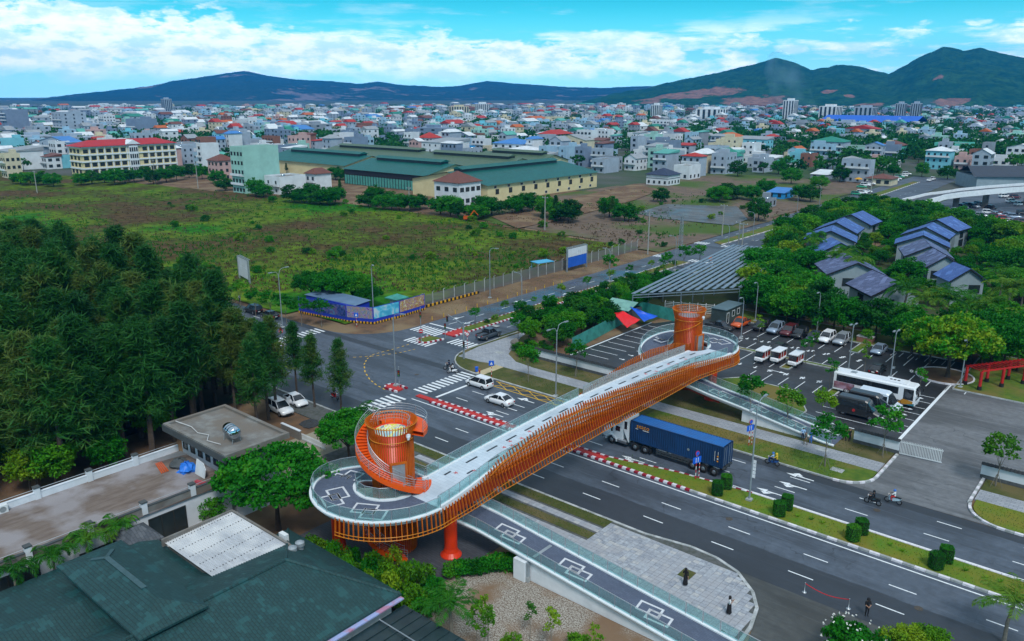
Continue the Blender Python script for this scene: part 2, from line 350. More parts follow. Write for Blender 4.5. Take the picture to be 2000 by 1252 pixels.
# near ground under the whole foreground: earth
sheet('earth', rect(-420, 130, -10, 300), -.04, M_earth)
road = struct(MB().flat(rect(-900, 90, 62.7, 86.5), 0).build('main_road', M_road))
cross = struct(MB().flat([(-108, 86.504), (-112, 86.504)] + [], 0).build('tmp', M_road2)) if False else None
cs = [(-119, 86.5), (-82, 86.5)] + arc(-82, 95.5, 9, 270, 180)[1:] + [(-91, 100), (-91, 172), (-89, 300), (-96, 470), (-118, 470), (-113, 300), (-110, 190), (-108, 100)] + arc(-119, 97.5, 11, 0, -90)[:-1]
crossr = struct(MB().flat(cs, .002).build('side_street', M_road2))
sheet('wet_carriageway', rect(-107.7, -100.6, 112, 176), .006, M_wet)
sheet('branch_road', [(-89.9, 188), (-89.9, 205), (-30, 205), (-30, 188)], .004, M_road2)
sheet('car_park', [(-76, 102.2), (-23.3, 102.2), (-23.3, 142), (-66, 142), (-73, 134), (-76, 128)], 0, M_lot)
sheet('forecourt', [(-23.3, 99.2), (-2, 99.2), (30, 99.2), (40, 150), (-23.3, 150)], .0, M_apron)
sheet('gateway_apron', [(-26, 86.5)] + arc(-26, 90.2, 3.7, 270, 360)[1:] + [(-22.2, 99.2), (-12.8, 99.2), (-12.8, 90.5)] + arc(-8.9, 90.5, 3.9, 180, 270) , .003, M_apron)
# ------------------------------------------------------------------ road markings
def dashes(parent, name, horiz, fixed, a0, a1, step, ln, w=.14, m=M_paint, z=.01):
    b = MB(); a = a0
    while a < a1:
        if horiz: b.flat(rect(a, a + ln, fixed - w / 2, fixed + w / 2), z)
        else: b.flat(rect(fixed - w / 2, fixed + w / 2, a, a + ln), z)
        a += step
    return b.build(name, m, parent)
D0 = -53.4
dashes(road, 'lane_dashes', True, 65.7, D0 - 7.68 * 4, 60, 7.68, 2.3); dashes(road, 'lane_dashes', True, 69.4, D0 - 7.68 * 4, 60, 7.68, 2.3)
dashes(road, 'lane_dashes', True, 80.8, D0 - 7.68 * 3, 60, 7.68, 2.3); dashes(road, 'lane_dashes', True, 84.2, D0 - 7.68 * 0 + .4, 60, 7.68, 2.3)
dashes(road, 'lane_dashes', True, 77.4, D0 - 7.68 * 3, -40, 7.68, 2.3)
for y in (65.7, 69.4, 80.0, 83.3): dashes(road, 'lane_dashes', True, y, -230, -125, 7.68, 2.3)
dashes(road, 'edge_line', True, 72.95, -81, 70, 400, 150, .18); dashes(road, 'edge_line', True, 78.0, -34, 70, 400, 100, .16)
dashes(road, 'stop_line', False, -78.7, 75.6, 86, 50, 10.2, .45)
def zebra(parent, horiz, a0, a1, n, b0, b1, w=.45, skew=0.0):
    m = MB()
    for i in range(n):
        f = a0 + (a1 - a0) * (i + .5) / n
        if horiz: m.flat([(b0 + skew * (f - a0), f - w / 2), (b1 + skew * (f - a0), f - w / 2), (b1 + skew * (f - a0), f + w / 2), (b0 + skew * (f - a0), f + w / 2)], .011)
        else: m.flat([(f - w / 2, b0 + skew * (f - a0)), (f + w / 2, b0 + skew * (f - a0)), (f + w / 2, b1 + skew * (f - a0)), (f - w / 2, b1 + skew * (f - a0))], .011)
    return m.build('zebra_crossing', M_paint, parent)
zebra(road, True, 63.2, 72.6, 10, -84.6, -81.4); zebra(road, True, 75.4, 86.3, 12, -83.6, -80.8)
zebra(road, True, 64, 72.6, 9, -122, -118.9); zebra(road, True, 76.6, 86.2, 10, -121.3, -118.3)
zebra(crossr, False, -107.6, -100.6, 8, 96.8, 100.6); zebra(crossr, False, -103.4, -97.2, 7, 91.4, 94.2); zebra(crossr, False, -96.6, -91.2, 6, 95.4, 98.4)
zebra(crossr, False, -110, -106, 5, 187.5, 190.5); zebra(crossr, False, -99.5, -92, 8, 187.5, 190.5); zebra(crossr, False, -111, -106.8, 5, 212.5, 215.8); zebra(crossr, False, -102.5, -92, 10, 212.5, 215.5)
dashes(crossr, 'stop_line', True, 102.2, -107.6, -100, 50, 7.0, .4)
dashes(crossr, 'lane_dashes', False, -104.3, 104, 185, 7.68, 2.3); dashes(crossr, 'lane_dashes', False, -94.6, 102, 185, 7.68, 2.3)
for x in (-108.3, -106, -98.5): dashes(crossr, 'lane_dashes', False, x, 220, 400, 7.68, 2.3)
# turning guide of yellow dashes across the junction
b = MB()
def ydash(pts):
    for i in range(0, len(pts) - 1, 2):
        p, q = Vector(pts[i]), Vector(pts[i + 1]); d = (q - p).normalized(); n = Vector((-d.y, d.x)) * .09
        b.flat([p - n, q - n, q + n, p + n], .013)
ydash([(-97.8 - 0 * i, 0) for i in range(0)])
cv_ = [P(u, v) for u, v in ((752, 761), (735, 752), (722, 741), (713, 727), (711, 712), (717, 701), (727, 693), (745, 688), (765, 683), (785, 677), (803, 671))]
fine = []
for i in range(len(cv_) - 1):
    for k in range(4): fine.append((cv_[i][0] + (cv_[i + 1][0] - cv_[i][0]) * k / 4, cv_[i][1] + (cv_[i + 1][1] - cv_[i][1]) * k / 4))
ydash(fine)
l2 = [P(u, v) for u, v in ((690, 698), (735, 695), (780, 689), (815, 681))]; fine = []
for i in range(3):
    for k in range(8): fine.append((l2[i][0] + (l2[i + 1][0] - l2[i][0]) * k / 8, l2[i][1] + (l2[i + 1][1] - l2[i][1]) * k / 8))
ydash(fine); b.build('turning_guide_line', M_ypaint, road)
# yellow hatched bus box beside the north kerb
b = MB()
def line(b, p, q, w, z=.014):
    p, q = Vector(p), Vector(q); d = (q - p).normalized(); n = Vector((-d.y, d.x)) * (w / 2); b.flat([p - n, q - n, q + n, p + n], z)
for y in (84.4, 86.2): line(b, (-76.5, y), (-52, y), .16)
for i in range(8): line(b, (-76 + 3 * i, 84.5), (-73 + 3 * i, 86.1), .13); line(b, (-76 + 3 * i, 86.1), (-73 + 3 * i, 84.5), .13)
b.build('bus_box_marking', M_ypaint, road)
def arrow(parent, x, y, ang, turn=0, L=3.2, m=M_paint, z=.012):
    b = MB(); h = [(0, -.09), (L * .62, -.09), (L * .62, -.36), (L, 0), (L * .62, .36), (L * .62, .09), (0, .09)]
    if turn: h2 = [(L * .25, 0), (L * .55, .34 * turn), (L * .42, .34 * turn), (L * .62, .8 * turn), (L * .8, .34 * turn), (L * .68, .34 * turn), (L * .4, 0)]
    for pts in ([h, h2] if turn else [h]):
        q = [(x + a * cos(ang) - c * sin(ang), y + a * sin(ang) + c * cos(ang)) for a, c in pts]
        ar = sum(q[i][0] * q[(i + 1) % len(q)][1] - q[(i + 1) % len(q)][0] * q[i][1] for i in range(len(q)))
        b.flat(q if ar > 0 else q[::-1], z + (.003 if pts is h else 0))
    return b.build('arrow_marking', m, parent)
for x, y, tn in ((-66.5, 76.3, 1), (-66.5, 79.2, 0), (-66.5, 83, -1), (-44.5, 76.5, 1), (-27.5, 84.9, -1), (-27.3, 82.3, 1), (-28.6, 79.2, 1)): arrow(road, x, y, pi, tn)
arrow(crossr, -106, 110, -pi / 2, -1); arrow(crossr, -102.4, 109, -pi / 2, 1); arrow(crossr, -105.8, 128, -pi / 2, 0); arrow(crossr, -102, 140, -pi / 2, 0)
# ------------------------------------------------------------------ kerbs, verges, pavements
def blockkerb(name, path, w, h, seg, ma, mb, parent, z0=0.0):
    "kerb of separate stones; ma and mb alternate"
    b = MB(); k = 0
    for i in range(len(path) - 1):
        p, q = Vector(path[i]), Vector(path[i + 1]); L = (q - p).length; n = max(1, round(L / seg)); d = (q - p) / n
        for j in range(n):
            a = p + d * j; c = a + d * .97; o = Vector((-d.y, d.x)).normalized() * (w / 2)
            b.prism([(a - o)[:], (c - o)[:], (c + o)[:], (a + o)[:]], z0, z0 + h, k % 2); k += 1
    return b.build(name, [ma, mb], parent)
def verge(name, pts, z, m, kerb=None, kpath=None):
    o = struct(MB().prism(pts, -.02, z).build(name, m))
    if kpath: blockkerb('kerb', kpath, .22, .17, 1.0, M_kerb, M_kerb, o)
    return o
# central reservation, wide part with clipped hedges and narrow red-paved part
med = verge('median_verge', [(-48.5, 73.9), (60, 73.9), (60, 77.35), (-34, 77.35), (-40, 76.6), (-48.5, 74.8)], .15, M_grassg)
blockkerb('kerb', [(-37, 73.7), (60, 73.7)], .3, .2, 1.0, M_kerb, M_kerbw, med)
blockkerb('kerb', [(-31.5, 77.5), (60, 77.5)], .25, .2, 1.0, M_kerbw, M_kerbw, med)
nar = struct(MB().prism(rect(-81.2, -48.5, 73.9, 74.75), -.02, .15).build('median_strip', M_redpave))
blockkerb('painted_kerb', [(-78, 73.68), (-37, 73.68)], .38, .22, .55, M_kerbr, M_kerbw, nar)
blockkerb('painted_kerb', [(-78, 74.9), (-48.5, 74.95), (-40, 76.75), (-31.5, 77.5)], .24, .2, .6, M_kerbr, M_kerbw, nar)
nose = struct(MB().prism([(-84.6, 74.6)] + arc(-86.6, 74.2, .95, 90, 270, 6) + [(-84.6, 73.4)], -.02, .2).build('median_nose', M_redpave))
blockkerb('painted_kerb', [(-84.4, 75.2), (-86.6, 75.25)] + arc(-86.6, 74.2, 1.05, 90, 270, 6) + [(-86.6, 73.2), (-84.4, 73.2)], .28, .28, .5, M_kerbr, M_kerbw, nose)
wm = struct(MB().prism(rect(-300, -117.3, 73.6, 76.2), -.02, .15).build('median_strip', M_grassg))
blockkerb('painted_kerb', [(-122, 73.5), (-117, 73.5), (-116.4, 74.9), (-117, 76.3), (-122, 76.3)], .3, .24, .5, M_kerbr, M_kerbw, wm)
blockkerb('kerb', [(-300, 73.5), (-122.2, 73.5)], .25, .18, 2, M_kerb, M_kerb, wm)
xm = struct(MB().prism([(-100.4, 103), (-98, 103), (-98, 186), (-101.2, 186)], -.02, .15).build('median_verge', M_grass))
blockkerb('painted_kerb', [(-97.8, 98.6), (-97.8, 150)], .36, .22, .55, M_kerbr, M_kerbw, xm); blockkerb('kerb', [(-97.8, 150.3), (-97.8, 186)], .3, .2, 1, M_kerbw, M_kerb, xm)
blockkerb('painted_kerb', [(-100.5, 98.6), (-100.7, 150)], .22, .2, .6, M_kerbr, M_kerbw, xm); blockkerb('kerb', [(-100.7, 150.3), (-101.3, 186)], .22, .2, 1, M_kerbw, M_kerb, xm)
struct(MB().prism(rect(-100.3, -98, 98.7, 102.9), -.02, .15).build('median_strip', M_redpave))
xn = struct(MB().prism([(-101.2, 96)] + arc(-99.9, 93.8, 1.4, 180, 320, 6) + [(-98, 96.4)], -.02, .2).build('median_nose', M_grass))
blockkerb('painted_kerb', [(-101.3, 96.2), (-101.4, 93.8)] + arc(-99.9, 93.8, 1.5, 180, 325, 7) + [(-98, 96.4)], .3, .26, .5, M_kerbr, M_kerbw, xn)
xm2 = struct(MB().prism([(-106.4, 217), (-103.2, 215), (-102.6, 300), (-107.5, 440), (-110.5, 440), (-108.2, 300)], -.02, .15).build('median_verge', M_grass))
blockkerb('kerb', [(-103.1, 215), (-102.5, 300), (-107.4, 440)], .3, .2, 2, M_kerbw, M_kerb, xm2)
# north footway between bridge and gate
def footway(x0, x1, right_round=None):
    k = [(x0, 86.65), (x1, 86.65)]
    verge('road_verge', rect(x0, x1, 86.75, 91.7), .14, M_grass if x0 > -56 else M_grassd, True, k)
    struct(MB().prism(rect(x0, x1, 91.7, 94.5), -.02, .155).build('footway', M_walk))
    verge('wall_verge', rect(x0, x1, 94.5, 102.2), .14, M_grassd)
footway(-75.8, -52.0); footway(-51.99, -26.0)
vg = verge('road_verge', [(-25.98, 86.75)] + arc(-25.98, 90.0, 3.3, 270, 360)[1:] + [(-22.7, 91.7), (-25.98, 91.7)], .14, M_grass)
blockkerb('kerb', arc(-25.98, 90.2, 3.6, 270, 360) + [(-22.35, 98.2)], .3, .2, .8, M_kerbw, M_kerb, vg)
struct(MB().prism(rect(-25.98, -22.7, 91.71, 94.5), -.02, .155).build('footway', M_walk))
verge('wall_verge', rect(-25.98, -22.7, 94.51, 98.3), .14, M_grassd)
ve = verge('road_verge', arc(-8.9, 90.5, 3.6, 180, 270) + [(60, 86.9), (60, 91.7), (-12.5, 91.7)], .14, M_grassg)
blockkerb('kerb', [(-13.0, 98.3), (-13.0, 90.5)] + arc(-8.9, 90.5, 3.95, 180, 270) + [(60, 86.6)], .3, .2, .8, M_kerbw, M_kerb, ve)
struct(MB().prism(rect(-12.7, 60, 91.7, 94.5), -.02, .155).build('footway', M_walk))
verge('wall_verge', rect(-12.7, 60, 94.5, 99.1), .14, M_grassd)
# north-east corner: paved triangle with lawns
cor = [(-82, 86.75)] + arc(-82, 95.5, 8.75, 270, 180)[1:] + [(-90.8, 190), (-88, 190), (-88, 110), (-84, 104), (-75.8, 102.2), (-75.8, 86.75)]
co = verge('corner_verge', cor, .13, M_grassd, True, [(-75.9, 86.65), (-82, 86.65)] + arc(-82, 95.5, 8.85, 270, 180)[1:] + [(-90.85, 188)])
struct(MB().prism([(-89.2, 91.0), (-84.5, 91.2), (-82.8, 91.7), (-75.8, 91.7), (-75.8, 94.5), (-80, 95.0), (-83.6, 97.3), (-85.9, 101.5), (-88.2, 106), (-90, 112), (-90.2, 97)], .0, .15).build('footway', M_walk))
struct(MB().prism([(-81.4, 86.9), (-79.8, 86.9), (-79.8, 91.7), (-81.4, 91.7)], .0, .146).build('kerb_ramp', mat('ramp_tile', (.5, .42, .26), .8)))
# south side: strip pavement, lawn strips and the rounded stone plaza
sp_ = [(-75, 52.6), (-22.6, 52.6)] + [P(u, v) for u, v in ((1445, 1252), (1465, 1225), (1477, 1190), (1470, 1160), (1440, 1120), (1400, 1093), (1350, 1072))] + [(-36, 62.5), (-110, 62.5), (-110, 59), (-75, 59)]
plz = struct(MB().prism(sp_, -.02, .12).build('plaza_base', M_joint))
kp = [(-110, 62.6), (-36, 62.6)] + [P(u, v) for u, v in ((1350, 1070), (1400, 1092), (1440, 1119), (1470, 1159), (1478, 1190), (1466, 1226), (1447, 1253))] + [(-21.4, 51)]
blockkerb('kerb', kp, .3, .17, 1.0, M_kerb, M_kerb, plz)
def inpoly(x, y, pl):
    c = False; j = len(pl) - 1
    for i in range(len(pl)):
        if (pl[i][1] > y) != (pl[j][1] > y) and x < (pl[j][0] - pl[i][0]) * (y - pl[i][1]) / (pl[j][1] - pl[i][1]) + pl[i][0]: c = not c
        j = i
    return c
ST1 = rect(-75, -39.7, 61.0, 62.45); ST2 = rect(-75, -39.7, 58.2, 59.4)
struct(MB().prism(ST1, 0, .15).build('lawn_strip', M_grassd)); struct(MB().prism(ST2, 0, .15).build('lawn_strip', M_grassd))
TP = P(1339, 1122)
slab_me = [MB().box(-.29, .29, -.225, .225, 0, .03).mesh('paving_slab', m) for m in M_slab]
cells = []
x = -66.0
while x < -21:
    y = 52.9
    while y < 62.5:
        if all(inpoly(x + a, y + c, sp_) for a in (-.14, .14) for c in (-.1, .1)) and y < 62.25 and not any(inpoly(x + a, y + c, r) for r in (ST1, ST2) for a in (-.29, .29) for c in (-.22, .22)) and max(abs(x - TP[0]), abs(y - TP[1])) > .75:
            cells.append((x, y))
        y += .47
    x += .605
cells.sort(key=lambda p: p[0] * p[0] + p[1] * p[1])
rest = MB()
for i, (x, y) in enumerate(cells):
    k = rnd.choice((0, 0, 1, 1, 2))
    if i < 290:
        o = put('paving_slab', slab_me[k], plz, (x, y, .12 + rnd.uniform(0, .008)), rnd.uniform(-.01, .01))
    else: rest.box(x - .29, x + .29, y - .225, y + .225, .12, .15 + rnd.uniform(0, .008), k)
rs = rest.build('paving_slabs', M_slab, plz); rs['kind'] = 'stuff'
struct(MB().prism(rect(TP[0] - .7, TP[0] + .7, TP[1] - .7, TP[1] + .7), 0, .135).build('tree_pit', M_grassd))
# shoulder of broken asphalt by the plaza, gravel court, yard
sheet('road_shoulder', [(-36, 62.72), (-20, 62.72), (10, 62.72), (40, 62.72), (40, 30), (-21.2, 50), (-21.2, 54), (-22.5, 59)], -.006, asphalt('shoulder', base=(.05, .052, .05), wet=.2))
sheet('gravel_court', [(-48, 38), (-10, 38), (-10, 49.1), (-40, 49.1), (-44.5, 51), (-47, 46)], -.012, M_gravel)
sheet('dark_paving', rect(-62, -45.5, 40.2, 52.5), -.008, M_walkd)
sheet('drive', [(-82, 46), (-62.1, 46), (-62.1, 59), (-76, 59), (-82, 58)], -.016, mat('concrete_drive', (.3, .27, .2), .9, c2=(.22, .2, .16), scale=.5))
# car-park bay lines
CP = bpy.data.objects['car_park']
b = MB()
for i in range(15): line(b, (-64.5 + i * 2.75, 134.3), (-64.5 + i * 2.75 - .0, 140.3), .12, .01)
for i in range(16): line(b, (-60 + i * 2.6, 126.3), (-60 + i * 2.6, 130.6), .12, .01)
for i in range(4): line(b, (-55.5 + i * 2.6, 119.6), (-55.5 + i * 2.6, 125), .12, .01)
for i in range(6): line(b, (-48.5 + i * 2.6, 112.6), (-48.5 + i * 2.6, 116.6), .12, .01)
for i in range(9): line(b, (-75, 106.2 + i * 2.7), (-69.5, 106.2 + i * 2.7), .12, .01)
for i in range(7): line(b, (-35, 105.6 + i * 2.7), (-23.8, 105.6 + i * 2.7), .12, .01)
line(b, (-75.6, 104), (-75.6, 130), .3, .01); line(b, (-23.5, 102.4), (-23.5, 141), .4, .01); line(b, (-36, 103), (-24, 103), .2, .012)
for i in range(9): line(b, (-36 + i * 1.3, 138.6), (-36 + i * 1.3, 141.4), .1, .01)
b.build('bay_lines', M_paint, CP)
for i in range(14): arrow(CP, -62.6 + i * 2.75, 132.6, -pi / 2, 0, 1.1)
for i in range(15): arrow(CP, -58.5 + i * 2.6, 131.9, pi / 2, 0, 1.1)
for i in range(8): arrow(CP, -54.5 + i * 2.6, 118.6, -pi / 2, 0, 1.1)
for i in range(6): arrow(CP, -47 + i * 2.6, 117.3, pi / 2, 0, 1.1)
for i in range(8): arrow(CP, -68.3, 107.6 + i * 2.7, 0, 0, 1.1)
for i in range(6): arrow(CP, -26.5, 107 + i * 2.7, 0, 0, 1.5); arrow(CP, -28.2, 107.5 + i * 2.7, 0, 0, 1.2); arrow(CP, -28.2, 106.5 + i * 2.7, 0, 0, 1.2)
arrow(CP, -47, 118.3, 0, 0, 2.6)
for nm, pts in (('planting_strip', rect(-60, -33, 125.2, 126.1)), ('planting_strip', [(-46.2, 120.2), (-44.8, 120.2), (-44.6, 125.1), (-46.2, 125.1)]), ('planting_strip', rect(-36.4, -35.2, 113, 118.5)), ('planting_strip', rect(-34.6, -33.4, 127, 131)), ('planting_strip', rect(-31, -26, 118.8, 119.9)), ('planting_strip', rect(-40.6, -39.2, 136, 142)),
                ('lot_verge', [(-46, 102.25), (-36, 102.25), (-36, 104.8), (-40, 111.6), (-49, 111.6), (-52, 108)]), ('lot_verge', rect(-68, -26, 142.05, 150)), ('lot_verge', [(-22.8, 127.5), (-12, 127.5), (5, 140), (5, 150), (-23, 150)])):
    v = verge(nm, pts, .13, M_grass)
    blockkerb('kerb', list(pts) + [pts[0]], .18, .17, 1, M_kerb, M_kerb, v)
c = P(1845, 735); v = struct(MB().cyl(c[0], c[1], 0, .14, 4, n=28).build('tree_island', M_earth)); blockkerb('kerb', [(c[0] + 4 * cos(a * pi / 14), c[1] + 4 * sin(a * pi / 14)) for a in range(29)], .25, .22, .8, M_kerbw, M_kerbw, v)

# manhole covers and drain grates
M_iron = mat('cast_iron', (.05, .05, .05), .6, c2=(.09, .07, .05), scale=5)
for x, y in ((-60.3, 66.8), (-31, 70.9), (-12, 67.4), (-20, 82.6), (-70.2, 79), (-88, 80.5), (-104, 118), (-46, 83.1)):
    o = MB().cyl(x, y, .004, .016, .36, n=16).build('manhole_cover', M_iron, road if y < 90 else crossr)
for x in (-70, -58, -40, -28, 0): MB().box(x - .3, x + .3, 86.28, 86.52, .004, .02).build('drain_grate', M_iron, road)
for u, v in ((968, 638), (955, 645), (1605, 880), (1635, 920), (975, 690)):
    x, y = P(u, v); MB().box(x - .7, x + .7, y - .5, y + .5, .14, .17).build('concrete_cover', M_kerb, bpy.data.objects['footway'])
# ------------------------------------------------------------------ footbridge
M_white = mat('white_render', (.74, .77, .81), .5, c2=(.6, .64, .68), scale=.8, big=.3, bigc=(.68, .72, .76))
M_red = mat('orange_red_steel', (.72, .04, .004), .38, c2=(.6, .035, .006), scale=.7, spec=.45)
M_redd = mat('brick_red_steel', (.42, .03, .008), .5, c2=(.27, .025, .012), scale=.8)
M_or = mat('bright_orange_steel', (.80, .10, .004), .4, c2=(.68, .08, .006), scale=1.5)
M_ochre = mat('ochre_slat', (.58, .13, .004), .42, c2=(.42, .085, .005), scale=1.2, spec=.4)
M_rail = mat('ochre_rail', (.62, .22, .01), .4, c2=(.52, .17, .01), scale=1.2)
M_steel = mat('brushed_steel', (.5, .53, .56), .5, .8, c2=(.45, .47, .5), scale=3)
M_grey = mat('grey_steel', (.38, .42, .45), .45, .5, c2=(.28, .32, .35), scale=2)
M_glass = glassmat('railing_glass', (.74, .92, .92), .16)
M_glassd = glassmat('railing_glass_dusty', (.8, .82, .8), .32)
M_tile = paver('deck_blue_tile', (.10, .125, .19), (.075, .095, .15), (.05, .06, .09), .4, .2, ms=.012)
M_deck = paver('deck_pale_stone', (.54, .63, .72), (.48, .57, .66), (.34, .41, .5), 1.2, .45, ms=.014)
M_inlay = mat('dark_inlay', (.035, .045, .06), .6)
M_motif = mat('white_inlay', (.62, .64, .68), .6, c2=(.5, .52, .56), scale=3)
M_flower = mat('red_inlay', (.6, .09, .10), .6)
def lerp(t, ks):
    if t <= ks[0][0]: return ks[0][1]
    for (a, b), (c, d) in zip(ks, ks[1:]):
        if t <= c: return b + (d - b) * (t - a) / (c - a)
    return ks[-1][1]
def sweep(path, sec, closed=True, mi=0, b=None):
    "sweep a cross-section of (offset to the left, dz) along a 3-D path"
    b = b or MB(); n = len(sec); vs = []; m = len(path)
    for i, p in enumerate(path):
        q0, q1 = path[max(i - 1, 0)], path[min(i + 1, m - 1)]; dx, dy = q1[0] - q0[0], q1[1] - q0[1]; L = sqrt(dx * dx + dy * dy) or 1
        nx, ny = -dy / L, dx / L
        vs += [(p[0] + nx * o, p[1] + ny * o, p[2] + z) for o, z in sec]
    fs = [(i * n + k, (i + 1) * n + k, (i + 1) * n + (k + 1) % n, i * n + (k + 1) % n) for i in range(m - 1) for k in range(n if closed else n - 1)]
    if closed: fs += [tuple(range(n)), tuple(range(m * n - 1, (m - 1) * n - 1, -1))]
    return b.add(vs, fs, mi)
def resample(path, step):
    out = [Vector(path[0])]; acc = 0
    for p, q in zip(path, path[1:]):
        p, q = Vector(p), Vector(q); L = (q - p).length; d = step - acc
        while d <= L: out.append(p + (q - p) * (d / L)); d += step
        acc = (acc + L) % step
    return out
CX, CY, RI, RO = -53.6, 44.9, 3.2, 6.9
def deckz(t): return 6.5 + .95 * max(0., sin(pi * (t - 47) / 54))
def ringz(th): return 6.5 if th > -140 else 6.5 - 2.9 * ((-140 - th) / 130) ** 1.25
RK = ([(-53.6, 3.6), (-46, 2.75), (-18.5, .22), (-12, .1)], [(-53.6, 3.6), (-49.4, 3.2), (-41.2, 2.1), (-30.5, .35), (-28, .15)])
FARSIDE = [False]
def rampz(s): return lerp(s, RK[1 if FARSIDE[0] else 0])
EEDGE = [(44.9, CX + RO), (49, -47.1), (54, -47.8), (94, -47.8), (99, -47.1), (103.1, CX + RO)]
bridge = thing('footbridge', 'pale-decked pedestrian bridge wrapped in twisting orange slats over the road', 'footbridge', (0, 0, 0))
def mirp(p, M): return (p[0], 148 - p[1], p[2]) if M else tuple(p)
def wedge_s(t):
    tt = min(t, 148 - t)
    if tt >= CY + 2.77: return -52.0
    return CX + sqrt(max(0, RI ** 2 - (tt - CY) ** 2))
ts = [CY + (148 - 2 * CY) * i / 120 for i in range(121)]
We = [(wedge_s(t), t, deckz(t)) for t in ts]; Ee = [(lerp(t, EEDGE), t, deckz(t)) for t in ts]
def slab(name, L, Rr, top, under, th=.3, girder=None):
    b = MB(); b.strip(Rr, L, 0)
    dn = lambda q, d: [(p[0], p[1], p[2] - d) for p in q]
    b.strip(dn(L, th), dn(Rr, th), 1); b.strip(L, dn(L, th), 1); b.strip(dn(Rr, th), Rr, 1)
    b.build(name, [top, under], bridge)
    if girder:
        mid = lambda f: [(a[0] + (c[0] - a[0]) * f, a[1] + (c[1] - a[1]) * f, a[2] - th + .01) for a, c in zip(L, Rr)]
        a, c = mid(.12), mid(.88); a2, c2 = dn(mid(.28), girder), dn(mid(.72), girder)
        MB().strip(a2, c2).strip(a, a2).strip(c2, c).build('girder', M_redd, bridge)
slab('deck', We, Ee, M_deck, M_white, .3, .95)
def kerbs(path, side):
    s = side
    sweep(path, [(0, .12), (s * .34, .12), (s * .34, 0), (s * .3, -.02), (s * .02, -.4), (0, -.42), (-s * .06, -.42), (-s * .06, .12)][::int(s)]).build('white_kerb', M_white, bridge)
POST = MB().box(-.022, .022, -.022, .022, 0, 1.1).mesh('post', M_grey)
def railing(path, name='glass_railing', glass=None, h=1.08, step=1.55, inset=.12, side=1):
    rail = thing_part(name, bridge)
    pts = resample(path, step); off = []
    for i, p in enumerate(pts):
        q0, q1 = pts[max(i - 1, 0)], pts[min(i + 1, len(pts) - 1)]; d = (q1 - q0); n = Vector((-d.y, d.x, 0)).normalized() * inset * side
        off.append(p + n)
    MB().tube([p + Vector((0, 0, h + .12)) for p in off], .032, 6).build('top_rail', M_steel, rail)
    for p in off: put('post', POST, rail, tuple(p + Vector((0, 0, .1))))
    g = glass or M_glass
    for p, q in zip(off, off[1:]):
        d = (q - p); a, c = p + d * .04, q - d * .04; z0, z1 = Vector((0, 0, .18)), Vector((0, 0, h + .06))
        nn = Vector((-d.y, d.x, 0)).normalized() * .006
        MB().add([a + z0 - nn, c + z0 - nn, c + z1 - nn, a + z1 - nn, a + z0 + nn, c + z0 + nn, c + z1 + nn, a + z1 + nn], [(0, 1, 2, 3), (7, 6, 5, 4), (3, 2, 6, 7), (0, 4, 5, 1)]).build('glass_panel', g, rail)
    return rail
def thing_part(name, parent):
    o = bpy.data.objects.new(name, None); COL.objects.link(o); o.parent = parent; o.empty_display_size = .2; return o
